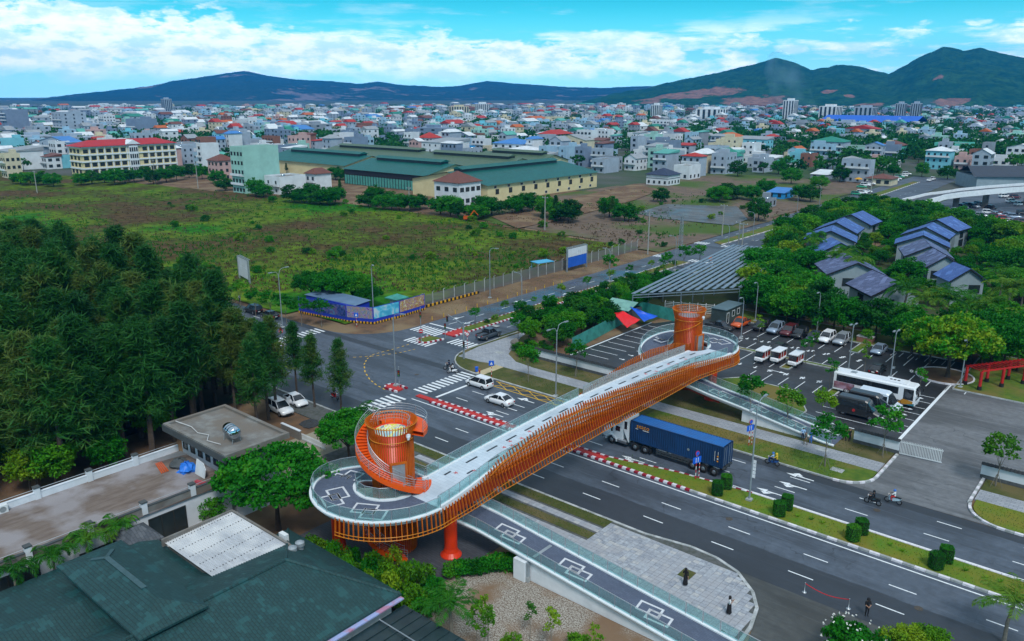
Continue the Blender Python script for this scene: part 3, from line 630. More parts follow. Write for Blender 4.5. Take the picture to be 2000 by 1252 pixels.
for M in (False, True):
    FARSIDE[0] = M
    th = [-270 * i / 54 for i in range(55)]
    inn = [(CX + RI * cos(R(a)), CY + RI * sin(R(a)), ringz(a)) for a in th]; out = [(CX + RO * cos(R(a)), CY + RO * sin(R(a)), ringz(a)) for a in th]
    ss = [CX + ((-29.0 if M else -17.0) - CX) * i / 40 for i in range(1, 41)]
    inn += [(s, lerp(s, [(CX, CY + RI), (-46, 49.2)]), rampz(s)) for s in ss]; out += [(s, lerp(s, [(CX, CY + RO), (-46, 52.5)]), rampz(s)) for s in ss]
    inn = [mirp(p, M) for p in inn]; out = [mirp(p, M) for p in out]
    sd = 1 if M else -1
    slab('ramp', out if M else inn, inn if M else out, M_tile, M_white, .3)
    # red girder only under the hanging part of the ramp and ring
    k = len(th) + 14
    mid = [((a[0] + c[0]) / 2, (a[1] + c[1]) / 2, a[2] - .3) for a, c in zip(inn[:k], out[:k])]
    sweep(mid, [(-1.15, .01), (1.15, .01), (.75, -.85), (-.75, -.85)]).build('girder', M_redd, bridge)
    kerbs(inn, 1 if M else -1)
    kerbs(out, (1 if not M else -1))
    # solid white walls below the low end
    for e, o_ in ((inn, .12), (out, .12)):
        q = [p for p in e if p[0] > -40.2]
        wb = MB(); n_ = len(q); wb.strip([(p[0], p[1], -.1) for p in q], [(p[0], p[1], p[2] - .28) for p in q])
        y2 = .2 if (e is inn) != M else -.2
        wb.strip([(p[0], p[1] + y2, p[2] - .28) for p in q], [(p[0], p[1] + y2, -.1) for p in q])
        wb.quad((q[0][0], q[0][1], -.1), (q[0][0], q[0][1], q[0][2] - .28), (q[0][0], q[0][1] + y2, q[0][2] - .28), (q[0][0], q[0][1] + y2, -.1))
        wb.build('ramp_wall', M_white, bridge)
    q = inn[-27]; MB().box(-41.2, -39.9, min(inn[60][1], out[60][1]) - .3, max(inn[60][1], out[60][1]) - .0, -.1, rampz(-41) - .32).build('abutment', M_white, bridge)
    railing(inn, side=1 if not M else -1, inset=-.14 if True else 0); railing(out, side=1 if not M else -1, inset=.14)
    # interlocked-square motifs set into the blue paving
    def motif(cx, cy, ang, L, Wd, zf):
        b = MB()
        def rectf(ox, oy, l, w):
            cs_ = [(-l / 2, -w / 2), (l / 2, -w / 2), (l / 2, w / 2), (-l / 2, w / 2)]
            for i in range(4):
                p, q = Vector(cs_[i]), Vector(cs_[(i + 1) % 4]); d = (q - p).normalized(); n = Vector((-d.y, d.x)) * .1; e = d * .1
                pts = []
                for z in (p - n - e, q - n + e, q + n + e, p + n - e):
                    X, Y = z.x + ox, z.y + oy; wx, wy = cx + X * cos(ang) - Y * sin(ang), cy + X * sin(ang) + Y * cos(ang)
                    if M: wy = 148 - wy
                    pts.append((wx, wy, zf(wx, 148 - wy if M else wy) + .006 + i * .0006))
                b.add(pts if not M else pts[::-1], [(0, 1, 2, 3)])
        rectf(-L * .16, Wd * .16, L * .6, Wd * .6); rectf(L * .16, -Wd * .16, L * .6, Wd * .6); rectf(0, 0, L * .3, Wd * .3)
        b.build('paving_motif', M_motif, bridge)
    for a in (-60, -112, -165): motif(CX + 5.1 * cos(R(a)), CY + 5.1 * sin(R(a)), R(a + 90), 3.4, 2.6, lambda x, y: ringz(R(0) + a) + .002)
    for s in ((-43.5, -36, -28) if not M else (-45, -40, -35)): motif(s, 50.85, R(8), 3.2, 1.9, lambda x, y: rampz(x))
    bb = MB()
    for s in (-39.7,): bb.add([mirp(p, M) for p in ((s - .15, 49.6, rampz(s - .15) + .007), (s + .15, 49.6, rampz(s + .15) + .007), (s + .15, 52.2, rampz(s + .15) + .007), (s - .15, 52.2, rampz(s - .15) + .007))], [(0, 1, 2, 3)])
    bb.build('expansion_joint', M_steel, bridge)
def kerb_deck(path, s): kerbs(path, s)
kerb_deck([p for p in We if CY + 2.8 <= p[1] <= 148 - CY - 2.8], -1); kerb_deck(Ee, 1)
railing([p for p in We if CY + 3.2 <= p[1] <= 74], inset=-.14); railing([p for p in We if 74 <= p[1] <= 148 - CY - 3.2], inset=-.14, glass=M_glassd); railing(Ee, inset=.14)
for i in range(17):
    for k, s in enumerate((-50.8, -49.2)):
        t = 49.6 + i * 3.05 + k * 1.5; l = 1.65 if i else .9
        MB().add([(s - .12, t, deckz(t) + .006), (s + .12, t, deckz(t) + .006), (s + .12, t + l, deckz(t + l) + .006), (s - .12, t + l, deckz(t + l) + .006)], [(0, 1, 2, 3)]).build('deck_inlay', M_inlay, bridge)
for t, s in ((50.6, -50.2), (52, -49), (57.5, -50), (58.3, -49.6), (58.9, -50.4), (60.2, -49.9), (62, -50.3), (63, -49.5), (72, -50.2), (86, -50.5), (87, -49.6), (88, -50.1), (92, -50.6), (93, -49.8), (96, -50.2)):
    b = MB()
    for k in range(5):
        a = 2 * pi * k / 5; z = deckz(t) + .009
        b.add([(s, t, z), (s + .13 * cos(a - .5), t + .13 * sin(a - .5), z), (s + .34 * cos(a), t + .34 * sin(a), z), (s + .13 * cos(a + .5), t + .13 * sin(a + .5), z)], [(0, 1, 2, 3)])
    b.build('flower_inlay', M_flower, bridge)
# slat screens
TOPK = [(38, 6.62), (47, 6.5), (50.6, 6.75), (54.3, 7.85), (58.2, 8.65), (63, 9.4), (68, 9.58), (74, 9.3), (80, 8.75), (87, 8.15), (94, 7.5), (102, 6.6), (110, 6.4)]
BOTK = [(38, 5.0), (46, 4.8), (54, 4.45), (62, 4.75), (72, 5.0), (94, 5.0), (100, 5.0), (106, 4.75), (110, 4.8)]
def epath(off):
    p = [(CX + (RO + off) * cos(R(a)), CY + (RO + off) * sin(R(a)), 0) for a in range(-80, 1, 4)]
    p += [(lerp(t, EEDGE) + off, t, 0) for t in [CY + .5 + (148 - 2 * CY - 1) * i / 100 for i in range(101)]]
    p += [(CX + (RO + off) * cos(R(a)), 148 - CY + (RO + off) * sin(R(a)), 0) for a in range(0, 60, 4)]
    return p
slat_dir = lambda pts, i: (pts[min(i + 1, len(pts) - 1)] - pts[max(i - 1, 0)]).normalized()
scr = thing_part('slat_screen', bridge)
pts = resample(epath(.26), .46); low = []; low2 = []; upr = []
for i, p in enumerate(pts):
    d = slat_dir(pts, i); n = Vector((d.y, -d.x, 0)); tw = lerp(p.y, [(46, 0), (56, 1), (84, 1), (96, 0)])
    zb, zt = lerp(p.y, BOTK), lerp(p.y, TOPK)
    a = Vector((p.x, p.y, zb)) + n * (.2 + .15 * tw) + d * (.6 * tw); c = Vector((p.x, p.y, zt)) - d * (.6 * tw) + n * .05
    MB().bar(a - Vector((0, 0, .12)), c, .075, .15, up=tuple(n)).build('slat', M_ochre, scr)
    low.append(a + n * .1); low2.append(a + (c - a) * .18 + n * .1); upr.append(a + (c - a) * (.82 if tw > .3 else .8) + n * .1)
MB().tube(low, .04, 5).build('lower_rail', M_rail, scr); MB().tube(low2, .035, 5).build('middle_rail', M_rail, scr)
MB().tube([q for q in upr if 52 < q.y], .035, 5).build('upper_rail', M_rail, scr)
pt_ = [t for t in [46 + i for i in range(58)]]
MB().strip([(lerp(t, EEDGE) - .02, t, lerp(t, BOTK) + .25) for t in pt_], [(lerp(t, EEDGE) - .02, t, deckz(t) - .4) for t in pt_]).strip([(lerp(t, EEDGE) - .14, t, deckz(t) - .4) for t in pt_], [(lerp(t, EEDGE) - .14, t, lerp(t, BOTK) + .25) for t in pt_]).strip([(lerp(t, EEDGE) - .14, t, lerp(t, BOTK) + .25) for t in pt_], [(lerp(t, EEDGE) - .02, t, lerp(t, BOTK) + .25) for t in pt_]).build('side_plate', M_redd, bridge)
scr2 = thing_part('inner_slat_screen', bridge)
pts = [Vector((-47.62, 51.5 + .5 * i, 0)) for i in range(84)]; up2 = []
for p in pts:
    zt = max(lerp(p.y, TOPK) - .35, deckz(p.y) + .05); zb = deckz(p.y) - .9; k = .7
    MB().bar((p.x + .1, p.y - k, zb), (p.x + .14, p.y + k, zt), .07, .12, up=(1, 0, 0)).build('slat', M_ochre, scr2); up2.append((p.x + .06, p.y + k * .7, zb + (zt - zb) * .85))
MB().tube(up2, .03, 5).build('rail', M_rail, scr2)
scr3 = thing_part('west_slat_screen', bridge); up3 = []; lo3 = []
for i in range(92):
    t = 62 + i * .44; zt = lerp(t, [(62, 6.4), (70, 7.0), (79.7, 8.35), (84.7, 9.05), (90.2, 9.2), (97, 8.5), (101, 7.4)]); zb = deckz(t) - 1.1
    MB().bar((-52.35, t + .15, zb), (-52.3, t - .15, zt), .075, .15, up=(1, 0, 0)).build('slat', M_ochre, scr3); lo3.append((-52.42, t, zb + .1)); up3.append((-52.42, t, zb + (zt - zb) * .8))
MB().tube(lo3, .035, 5).build('lower_rail', M_rail, scr3); MB().tube(up3, .035, 5).build('upper_rail', M_rail, scr3)
for x, y, h in ((-48.1, 47.6, 5.3), (-56.3, 40.9, 5.5), (-48.1, 100.4, 5.3), (-56.3, 107.1, 5.5)):
    MB().lathe([(0, 0), (1.02, 0), (1.02, .1), (.92, .2), (.72, .45), (.62, .8), (.62, h), (.9, h + .5), (0, h + .5)], 24, (x, y, 0)).build('column', M_red, bridge, smooth=False)
# ------------------------------------------------------------------ stair towers
def rpt(c, r, a, z): return (c[0] + r * cos(R(a)), c[1] + r * sin(R(a)), z)
def tower(c, label, stairs, rooftop):
    tw = thing('stair_tower', label, 'tower', (0, 0, 0))
    MB().lathe([(1.74, -.1), (1.74, 12.05), (1.62, 12.05), (1.62, 11.9)], 40, (c[0], c[1], 0)).build('drum', M_red, tw, smooth=True)
    MB().cyl(c[0], c[1], 11.75, 11.95, 1.63, n=40).build('roof_disc', rooftop, tw)
    sl_ = thing_part('slat_cladding', tw); n = 56
    for k in range(n):
        a = 360 * k / n
        if -12 < ((a + 15 + 180) % 360) - 180 < 12 and False: continue
        m = MB(); tan = (-sin(R(a)), cos(R(a)), 0)
        z0 = -.05
        m.bar(rpt(c, 1.95, a, z0), rpt(c, 1.95, a, 11.5), .06, .13, up=(cos(R(a)), sin(R(a)), 0)); m.bar(rpt(c, 1.95, a, 11.48), rpt(c, 2.36, a, 13.1), .06, .13, up=(cos(R(a)), sin(R(a)), 0))
        m.build('slat', M_ochre, sl_)
    for z, r in ((11.5, 2.06), (13.0, 2.4)): MB().tube([rpt(c, r, a, z) for a in range(0, 361, 10)], .045, 5).build('hoop', M_rail, tw)
    # lift door facing the bridge landing
    da = -28 if stairs else -8
    d = MB(); e = (cos(R(da)), sin(R(da)))
    q = lambda o, t_, z: (c[0] + e[0] * o - e[1] * t_, c[1] + e[1] * o + e[0] * t_, z)
    zd = 7.0 if stairs else 6.62
    d.add([q(2.2, -.62, zd), q(2.2, .62, zd), q(2.2, .62, zd + 2.5), q(2.2, -.62, zd + 2.5), q(1.7, -.62, zd), q(1.7, .62, zd), q(1.7, .62, zd + 2.5), q(1.7, -.62, zd + 2.5)], [(0, 1, 2, 3), (1, 5, 6, 2), (4, 0, 3, 7), (3, 2, 6, 7)]).build('lift_door', M_steel, tw)
    fr = MB(); fr.bar(q(2.22, -.7, zd), q(2.22, -.7, zd + 2.6), .14, .2); fr.bar(q(2.22, .7, zd), q(2.22, .7, zd + 2.6), .14, .2); fr.bar(q(2.22, -.77, zd + 2.6), q(2.22, .77, zd + 2.6), .14, .2); fr.build('door_frame', M_ochre, tw)
    lp = rpt(c, 2.55, -10 if not stairs else -5, 12.2); MB().cb(lp, (.24, .3, .3)).lathe([(.0, -.2), (.1, -.2), (.16, .1), (0, .12)], 10, (lp[0] + .1, lp[1] - .1, lp[2] - .1)).build('floodlight', M_white, tw)
    if not stairs:
        MB().tube([rpt(c, 2.12, -150 + 160 * i / 30, 8.9 + 2.7 * i / 30) for i in range(31)], .055, 5).build('diagonal_band', M_rail, tw)
        return tw
    def flight(name, a0, a1, z0, z1, ri, ro, n):
        st_ = thing_part(name, tw); tr = []
        da_ = (a1 - a0) / n; hz = (z1 - z0) / n
        for k in range(n):
            A0, A1 = a0 + da_ * k, a0 + da_ * (k + 1.02); z = z0 + hz * (k + 1)
            vs = [rpt(c, r, a, zz) for zz in (z - .09, z) for r, a in ((ri, A0), (ro, A0), (ro, A1), (ri, A1))]
            fs = [(0, 1, 2, 3), (7, 6, 5, 4), (1, 0, 4, 5), (2, 1, 5, 6), (3, 2, 6, 7), (0, 3, 7, 4)]
            MB().add(vs, fs).build('tread', M_or, st_)
        N_ = n * 2; ang = [a0 + (a1 - a0) * i / N_ for i in range(N_ + 1)]; zz = [z0 + (z1 - z0) * i / N_ for i in range(N_ + 1)]
        for r, h in ((ro, .16), (ri, .16)):
            A = [rpt(c, r, a, z - .32) for a, z in zip(ang, zz)]; B = [rpt(c, r, a, z + h) for a, z in zip(ang, zz)]
            A2 = [rpt(c, r + .05, a, z - .32) for a, z in zip(ang, zz)]; B2 = [rpt(c, r + .05, a, z + h) for a, z in zip(ang, zz)]
            MB().strip(A, B).strip(B2, A2).strip(B, B2).strip(A2, A).build('stringer', M_or, st_)
        sf = MB(); sf.strip([rpt(c, ri, a, z - .3) for a, z in zip(ang, zz)], [rpt(c, ro, a, z - .3) for a, z in zip(ang, zz)]); sf.build('soffit', M_or, st_)
        for r in (ro + .02, ri + .05):
            hr = MB()
            for h, w in ((1.1, .03), (.85, .015), (.62, .015), (.4, .015)): hr.tube([rpt(c, r, a, z + h) for a, z in zip(ang, zz)], w, 5)
            for i in range(0, N_ + 1, 6): hr.bar(rpt(c, r, ang[i], zz[i]), rpt(c, r, ang[i], zz[i] + 1.1), .035)
            hr.build('handrail', M_steel, st_)
    flight('lower_flight', -22, -300, 0, 6.5, 2.2, 3.1, 34)
    flight('upper_flight', 12, -192, 6.6, 12.3, 2.2, 3.35, 33)
    # landings: at deck level and at the roof
    for nm, a0, a1, z, r0, r1 in (('deck_landing', 52, 10, 6.62, 2.1, 3.55), ('roof_landing', -190, -342, 12.32, 1.75, 3.35)):
        an = [a0 + (a1 - a0) * i / 12 for i in range(13)]
        b = MB(); b.strip([rpt(c, r0, a, z) for a in an], [rpt(c, r1, a, z) for a in an]); b.strip([rpt(c, r1, a, z - .42) for a in an], [rpt(c, r0, a, z - .42) for a in an])
        b.strip([rpt(c, r1, a, z) for a in an], [rpt(c, r1, a, z - .42) for a in an]); b.strip([rpt(c, r0, a, z - .42) for a in an], [rpt(c, r0, a, z) for a in an])
        b.build(nm, M_or, tw)
        rl = MB(); rr = r1 - .03
        for h, w in ((1.1, .03), (.85, .015), (.6, .015), (.35, .015)): rl.tube([rpt(c, rr, a, z + h) for a in an[(0 if a0 < 0 else 8):]], w, 5)
        for a in an[(0 if a0 < 0 else 8)::3]: rl.bar(rpt(c, rr, a, z), rpt(c, rr, a, z + 1.1), .035)
        rl.build('landing_rail', M_steel, tw)
    rl = MB()
    for h, w in ((1.15, .03), (.8, .015), (.5, .015)): rl.tube([rpt(c, 1.72, a, 12.05 + h) for a in range(-342, -169, 9)], w, 5)
    for a in range(-342, -169, 28): rl.bar(rpt(c, 1.72, a, 11.9), rpt(c, 1.72, a, 13.2), .035)
    rl.build('roof_rail', M_steel, tw)
    return tw
def mapmat():
    m = bpy.data.materials.new('rooftop_map_print'); m.use_nodes = True; t = m.node_tree; b = t.nodes['Principled BSDF']; N = t.nodes.new; K = t.links.new
    pos = N('ShaderNodeNewGeometry').outputs['Position']; nz = N('ShaderNodeTexNoise'); nz.inputs['Scale'].default_value = .8; nz.inputs['Detail'].default_value = 5; nz.inputs['Distortion'].default_value = .8; K(pos, nz.inputs[0])
    cr = N('ShaderNodeValToRGB'); K(nz.outputs[0], cr.inputs[0]); e = cr.color_ramp.elements; cr.color_ramp.interpolation = 'CONSTANT'
    e[0].color = (.30, .55, .62, 1); e[1].color = (.7, .74, .72, 1); e[1].position = .62
    for p, c_ in ((.4, (.45, .62, .6, 1)), (.47, (.62, .66, .1, 1)), (.53, (.72, .76, .55, 1)), (.57, (.16, .3, .34, 1))): q = e.new(p); q.color = c_
    K(cr.outputs[0], b.inputs['Base Color']); b.inputs['Roughness'].default_value = .5; return m
tower((CX + .27, CY + .5), 'orange slatted tower with spiral stairs winding up to a map-printed roof', True, mapmat())
FT = tower((CX, 148 - CY - .3), 'orange slatted lift tower without outer stairs at the far bridge end', False, mat('grey_roof_disc', (.25, .28, .33), .6))
FT.scale = (1, 1, .925)
# ------------------------------------------------------------------ vehicles
def paint(n, c, c2=None, metal=.0): return mat('paint_' + n, c, .32, metal, c2=c2 or tuple(x * .93 for x in c), scale=.9, coat=.6, spec=.5, world=False)
PW, PS, PB, PG, PO, PM, PBL, PSB = paint('white', (.78, .8, .84)), paint('silver', (.42, .46, .52), metal=.4), paint('black', (.012, .013, .016)), paint('graphite', (.05, .07, .095)), paint('orange', (.6, .09, .01)), paint('maroon', (.10, .012, .018)), paint('blue', (.02, .09, .3)), paint('silver_blue', (.3, .38, .5), metal=.4)
PGN, PRD = paint('green', (.02, .3, .16)), paint('red', (.45, .02, .02))
M_win = mat('car_glass', (.012, .016, .022), .06, c2=(.02, .026, .034), spec=.8, world=False)
M_tyre = mat('tyre_rubber', (.018, .018, .02), .85, world=False); M_rim = mat('alloy_rim', (.45, .47, .5), .3, .8, world=False)
M_black = mat('black_plastic', (.02, .02, .022), .6, world=False); M_lamp = mat('headlamp', (.7, .75, .8), .15, spec=.8, world=False); M_tail = mat('tail_lamp', (.4, .01, .01), .3, world=False)
M_plate = mat('number_plate', (.7, .7, .7), .5, world=False)
def loft(b, secs, mi=0):
    n = len(secs[0]); base = [v for s in secs for v in s]
    fs = [(i * n + k, i * n + (k + 1) % n, (i + 1) * n + (k + 1) % n, (i + 1) * n + k) for i in range(len(secs) - 1) for k in range(n)]
    fs += [tuple(range(n - 1, -1, -1)), tuple(range((len(secs) - 1) * n, len(secs) * n))]
    return b.add(base, fs, mi)
def bsec(x, w, z0, z1): return [(x, -w * .9, z0), (x, w * .9, z0), (x, w, z0 + .16), (x, w, z0 + (z1 - z0) * .62), (x, w * .9, z1), (x, 0, z1 + .03), (x, -w * .9, z1), (x, -w, z0 + (z1 - z0) * .62), (x, -w, z0 + .16)]
KINDS = {  # body stations (x, half width, z0, z1), greenhouse (x base rear, x roof rear, x roof front, x base front, z base, z roof, half width base, half width roof), wheel x, r
    'sedan': ([(-2.3, .72, .42, .78), (-2.22, .84, .28, .95), (-1.6, .89, .22, 1.0), (0, .9, .2, .97), (1.15, .89, .2, .93), (2.0, .86, .24, .78), (2.26, .74, .36, .62)], (-1.85, -1.0, .3, 1.2, .94, 1.44, .82, .6), 1.38, .33),
    'suv': ([(-2.3, .78, .45, 1.0), (-2.25, .9, .35, 1.1), (-1.2, .93, .3, 1.12), (1.0, .93, .3, 1.1), (1.3, .92, .3, 1.06), (2.05, .9, .34, .98), (2.35, .8, .45, .8)], (-2.2, -1.95, .25, 1.15, 1.08, 1.78, .87, .7), 1.4, .4),
    'mpv': ([(-2.2, .74, .42, .9), (-2.15, .87, .3, 1.0), (-1.2, .89, .24, 1.03), (.9, .89, .24, 1.0), (1.3, .88, .24, .96), (1.95, .85, .28, .84), (2.2, .74, .4, .68)], (-2.1, -1.85, .35, 1.35, .98, 1.66, .83, .66), 1.36, .34),
    'pickup': ([(-2.65, .84, .5, 1.05), (-2.6, .92, .42, 1.1), (-1.0, .93, .38, 1.12), (1.1, .93, .38, 1.12), (1.4, .92, .38, 1.1), (2.3, .9, .42, 1.02), (2.6, .82, .52, .85)], (-.75, -.55, .55, 1.25, 1.1, 1.8, .86, .7), 1.6, .42),
}
CARM = {}
def carparts(kind):
    if kind in CARM: return CARM[kind]
    st, (xa, xb, xc, xd, zb, zr, wb, wr), wx, wr_ = KINDS[kind]; d = {}
    d['body'] = (loft(MB(), [bsec(*s) for s in st]).mesh('car_body', PW, True), None)
    xs = [(xa, wb, zb), (xb, wr, zr), (xc, wr, zr), (xd, wb, zb)]
    gb = MB(); v = [(x, -w, z) for x, w, z in xs] + [(x, w, z) for x, w, z in xs]
    gb.add(v, [(0, 3, 2, 1), (4, 5, 6, 7), (0, 1, 5, 4), (2, 3, 7, 6), (1, 2, 6, 5)])
    d['windows'] = (gb.mesh('car_windows', M_win), M_win)
    rb = MB(); rb.prism([(xb - .04, -wr), (xc + .04, -wr), (xc + .04, wr), (xb - .04, wr)], zr - .02, zr + .045)
    for s in (-1, 1):
        rb.bar((xa, s * wb, zb), (xb, s * wr, zr), .07, .07); rb.bar((xd, s * wb, zb), (xc, s * wr, zr), .06, .06); rb.bar(((xa + xd) / 2 - .1, s * wb, zb), ((xb + xc) / 2 - .1, s * wr, zr), .07, .05)
        rb.bar((xb - .3, s * (wb - .05), zb + (zr - zb) * .55), (xb + .12, s * wr, zr), .06, .05)
    if kind in ('suv', 'mpv'): rb.bar((xb, -wr + .08, zr + .1), (xc, -wr + .08, zr + .1), .05).bar((xb, wr - .08, zr + .1), (xc, wr - .08, zr + .1), .05)
    d['roof'] = (rb.mesh('car_roof', PW), None)
    tyre = MB().lathe([(wr_ * .62, -.1), (wr_ * .9, -.115), (wr_, -.07), (wr_, .07), (wr_ * .9, .115), (wr_ * .62, .1)], 16, axis='y').mesh('tyre', M_tyre, True)
    rim = MB().lathe([(0, -.06), (wr_ * .3, -.1), (wr_ * .63, -.09), (wr_ * .63, .09), (wr_ * .3, .1), (0, .06)], 12, axis='y').mesh('rim', M_rim)
    d['_wheel'] = (tyre, rim, wx, wr_, st[3][1])
    f, r = st[-1], st[0]
    d['_hl'] = (MB().box(f[0] - .22, f[0] - .02, -.14, .14, f[2] + .12, f[2] + .27).mesh('headlight', M_lamp), f[1] - .12)
    d['_tl'] = (MB().box(r[0] - .01, r[0] + .12, -.13, .13, r[3] - .18, r[3] + .02).mesh('tail_light', M_tail), r[1] - .06)
    d['_gr'] = (MB().box(f[0] - .08, f[0] + .015, -.45, .45, f[2] - .02, f[2] + .1).box(f[0] - .02, f[0] + .03, -.25, .25, f[2] - .12, f[2]).mesh('grille', M_black))
    d['_np'] = (MB().box(r[0] - .03, r[0] + .03, -.24, .24, r[2] + .14, r[2] + .3).mesh('number_plate', M_plate))
    d['_mi'] = (MB().box(xd - .35, xd - .2, -.06, .06, zb + .02, zb + .17).mesh('mirror', M_black), wb + .14)
    if kind == 'pickup':
        tb = MB(); tb.box(-2.5, -.85, -.78, .78, 1.1, 1.13)
        d['_bed'] = tb.mesh('bed_floor', M_black)
        tb = MB(); tb.bar((-.9, -.7, 1.15), (-1.1, -.7, 1.6), .08).bar((-.9, .7, 1.15), (-1.1, .7, 1.6), .08).bar((-1.1, -.7, 1.6), (-1.1, .7, 1.6), .08)
        for s in (-1, 1): tb.box(-2.55, -.8, s * .86 - .05, s * .86 + .05, 1.1, 1.2)
        d['_bar'] = tb.mesh('roll_bar', M_black)
    CARM[kind] = d; return d
def car(kind, pt, label, pos, rz, cat='car', group=None, full=True, sc=1.0):
    d = carparts(kind); t = thing({'sedan': 'sedan', 'suv': 'suv', 'mpv': 'people_carrier', 'pickup': 'pickup_truck'}[kind], label, cat, (pos[0], pos[1], pos[2] if len(pos) > 2 else .01), rz, group); t.scale = (sc, sc, sc)
    def pm(name, me, m=None, **k):
        o = put(name, me, t, **k)
        if m: o.material_slots[0].link = 'OBJECT'; o.material_slots[0].material = m
        return o
    pm('body', d['body'][0], pt); pm('windows', d['windows'][0]); pm('roof', d['roof'][0], pt)
    ty, ri, wx, wr, hw = d['_wheel']
    for sx in (-1, 1):
        for sy in (-1, 1):
            w = put('wheel', ty, t, (sx * wx, sy * (hw - .08), wr)); put('rim', ri, w)
    if full:
        for s in (-1, 1):
            put('headlight', d['_hl'][0], t, (0, s * d['_hl'][1] * .85, 0)); put('tail_light', d['_tl'][0], t, (0, s * d['_tl'][1] * .85, 0)); put('mirror', d['_mi'][0], t, (0, s * d['_mi'][1], 0))
        put('grille', d['_gr'], t); put('number_plate', d['_np'], t)
    if kind == 'pickup': put('bed_floor', d['_bed'], t); put('roll_bar', d['_bar'], t)
    return t
H_ = pi / 2
car('mpv', PW, 'white people carrier waiting behind the stop line', P(936, 755), pi)
car('sedan', PW, 'white sedan with dark sunroof behind the people carrier', P(975, 788), pi)
car('pickup', PG, 'slate-blue double-cab pickup driving up the side street', P(955, 660), H_, 'pickup')
cs_ = car('sedan', PW, 'white sedan with open front door on the dirt verge', P(578, 789), -.12)
MB().box(-.5, .5, -.03, .03, -.3, .35).box(-.45, .4, -.035, .035, .38, .75).build('open_door', PW, cs_, (.35, -1.25, .72), -1.1)
car('suv', PW, 'white suv parked on dirt beside the flat-roofed hut', P(548, 806), -.1)
car('suv', PB, 'black suv at the kerb under the roadside trees', (-140, 84.6), pi); car('sedan', PB, 'black sedan parked behind the black suv at the kerb', (-134.2, 84.6), pi)
car('pickup', PO, 'orange pickup with dark bed beside the grey cabin', (-61.4, 138.4), -H_, 'pickup')
for u, v, k, p, l in ((1487, 643, 'suv', PB, 'black suv next to the orange pickup, sapling in front'), (1514, 649, 'suv', PSB, 'blue-grey suv between the black suv and the maroon car'), (1540, 654, 'suv', PM, 'maroon suv in the parked row'), (1562, 658, 'mpv', PB, 'glossy black people carrier right of the maroon suv'), (1590, 663, 'sedan', PG, 'dark sedan half hidden by saplings beside the white suv'), (1614, 667, 'suv', PW, 'white suv in the back row of the car park'), (1643, 671, 'suv', PS, 'silver suv at the right end of the parked row'), (1716, 689, 'sedan', PSB, 'silver-blue sedan alone by the planting strip')):
    car(k, p, l, P(u, v), -H_)
car('sedan', PB, 'black sedan seen from behind, left of the coach', P(1713, 727), H_); car('sedan', PB, 'black sedan behind the white electric carts', P(1520, 687), -H_); car('pickup', PB, 'dark pickup partly hidden behind the far glass ring', P(1405, 646), 0, 'pickup')
# --- electric sightseeing carts
M_cartseat = mat('cart_seat', (.3, .03, .02), .6, world=False)
def cart(pos, label):
    t = thing('electric_cart', label, 'shuttle cart', (pos[0], pos[1], .01), -H_, 'electric carts in the car park')
    loft(MB(), [bsec(*s) for s in ((-1.75, .66, .42, .78), (-1.6, .72, .35, .8), (1.1, .72, .35, .75), (1.55, .7, .38, 1.0), (1.85, .58, .5, .9))]).build('body', PW, t)
    MB().quad((1.55, -.66, .98), (1.55, .66, .98), (1.15, .62, 1.9), (1.15, -.62, 1.9)).quad((1.15, -.62, 1.9), (1.15, .62, 1.9), (1.5, .66, .98), (1.5, -.66, .98)).build('windscreen', M_win, t)
    MB().prism([(-1.85, -.75), (1.3, -.75), (1.3, .75), (-1.85, .75)], 1.92, 2.06).box(-1.7, 1.1, -.6, .6, 2.06, 2.1).build('roof', PW, t)
    for x in (-1.7, -.4, .5):
        for s in (-1, 1): MB().bar((x, s * .68, .75), (x, s * .68, 1.94), .06).build('pillar', PW, t)
    for x in (-1.3, -.5, .4): MB().box(x - .25, x + .25, -.6, .6, .75, .95).box(x - .3, x - .2, -.6, .6, .95, 1.4).build('seat', M_cartseat, t)
    for s in (-1, 1):
        for x in (-1.1, 1.15): w = put('wheel', CARM['sedan']['_wheel'][0], t, (x, s * .66, .3)); w.scale = (.85, .85, .85)
        MB().box(1.75, 1.86, s * .42 - .1, s * .42 + .1, .62, .76).build('headlight', M_lamp, t)
for i, (u, v) in enumerate(((1488, 705), (1519, 706), (1553, 713))): cart(P(u, v), ('leftmost white electric shuttle cart in the car park', 'middle one of three white electric shuttle carts', 'rightmost white electric shuttle cart near the planting strip')[i])
# --- coach and vans
M_coachart = mat('coach_artwork', (.30, .10, .12), .4, c2=(.12, .08, .10), scale=.8, big=.5, bigc=(.45, .3, .4), world=False)
M_teal = mat('coach_teal', (.03, .2, .26), .35, world=False); M_amber = mat('coach_amber', (.55, .25, .03), .35, world=False)
def rbox(x0, x1, w, z0, z1, r=.18): return [[(x, -w, z0), (x, w, z0), (x, w, z1 - r), (x, w - r, z1), (x, -w + r, z1), (x, -w, z1 - r)] for x in (x0, x1)]
t = thing('coach', 'white tour coach with dark windows beside three vans', 'bus', P(1708, 777) + (.01,), 0)
loft(MB(), rbox(-5.6, 5.2, 1.22, .45, 3.15) + [[(5.6, -1.18, .5), (5.6, 1.18, .5), (5.6, 1.18, 1.6), (5.45, .95, 3.0), (5.45, -.95, 3.0), (5.6, -1.18, 1.6)]]).build('body', PW, t)
MB().box(-5.2, 3.3, -1.235, 1.235, 1.75, 2.75).build('side_windows', M_win, t)
MB().box(4.0, 5.3, -1.235, 1.235, 1.2, 2.75).build('door_glass', M_win, t)
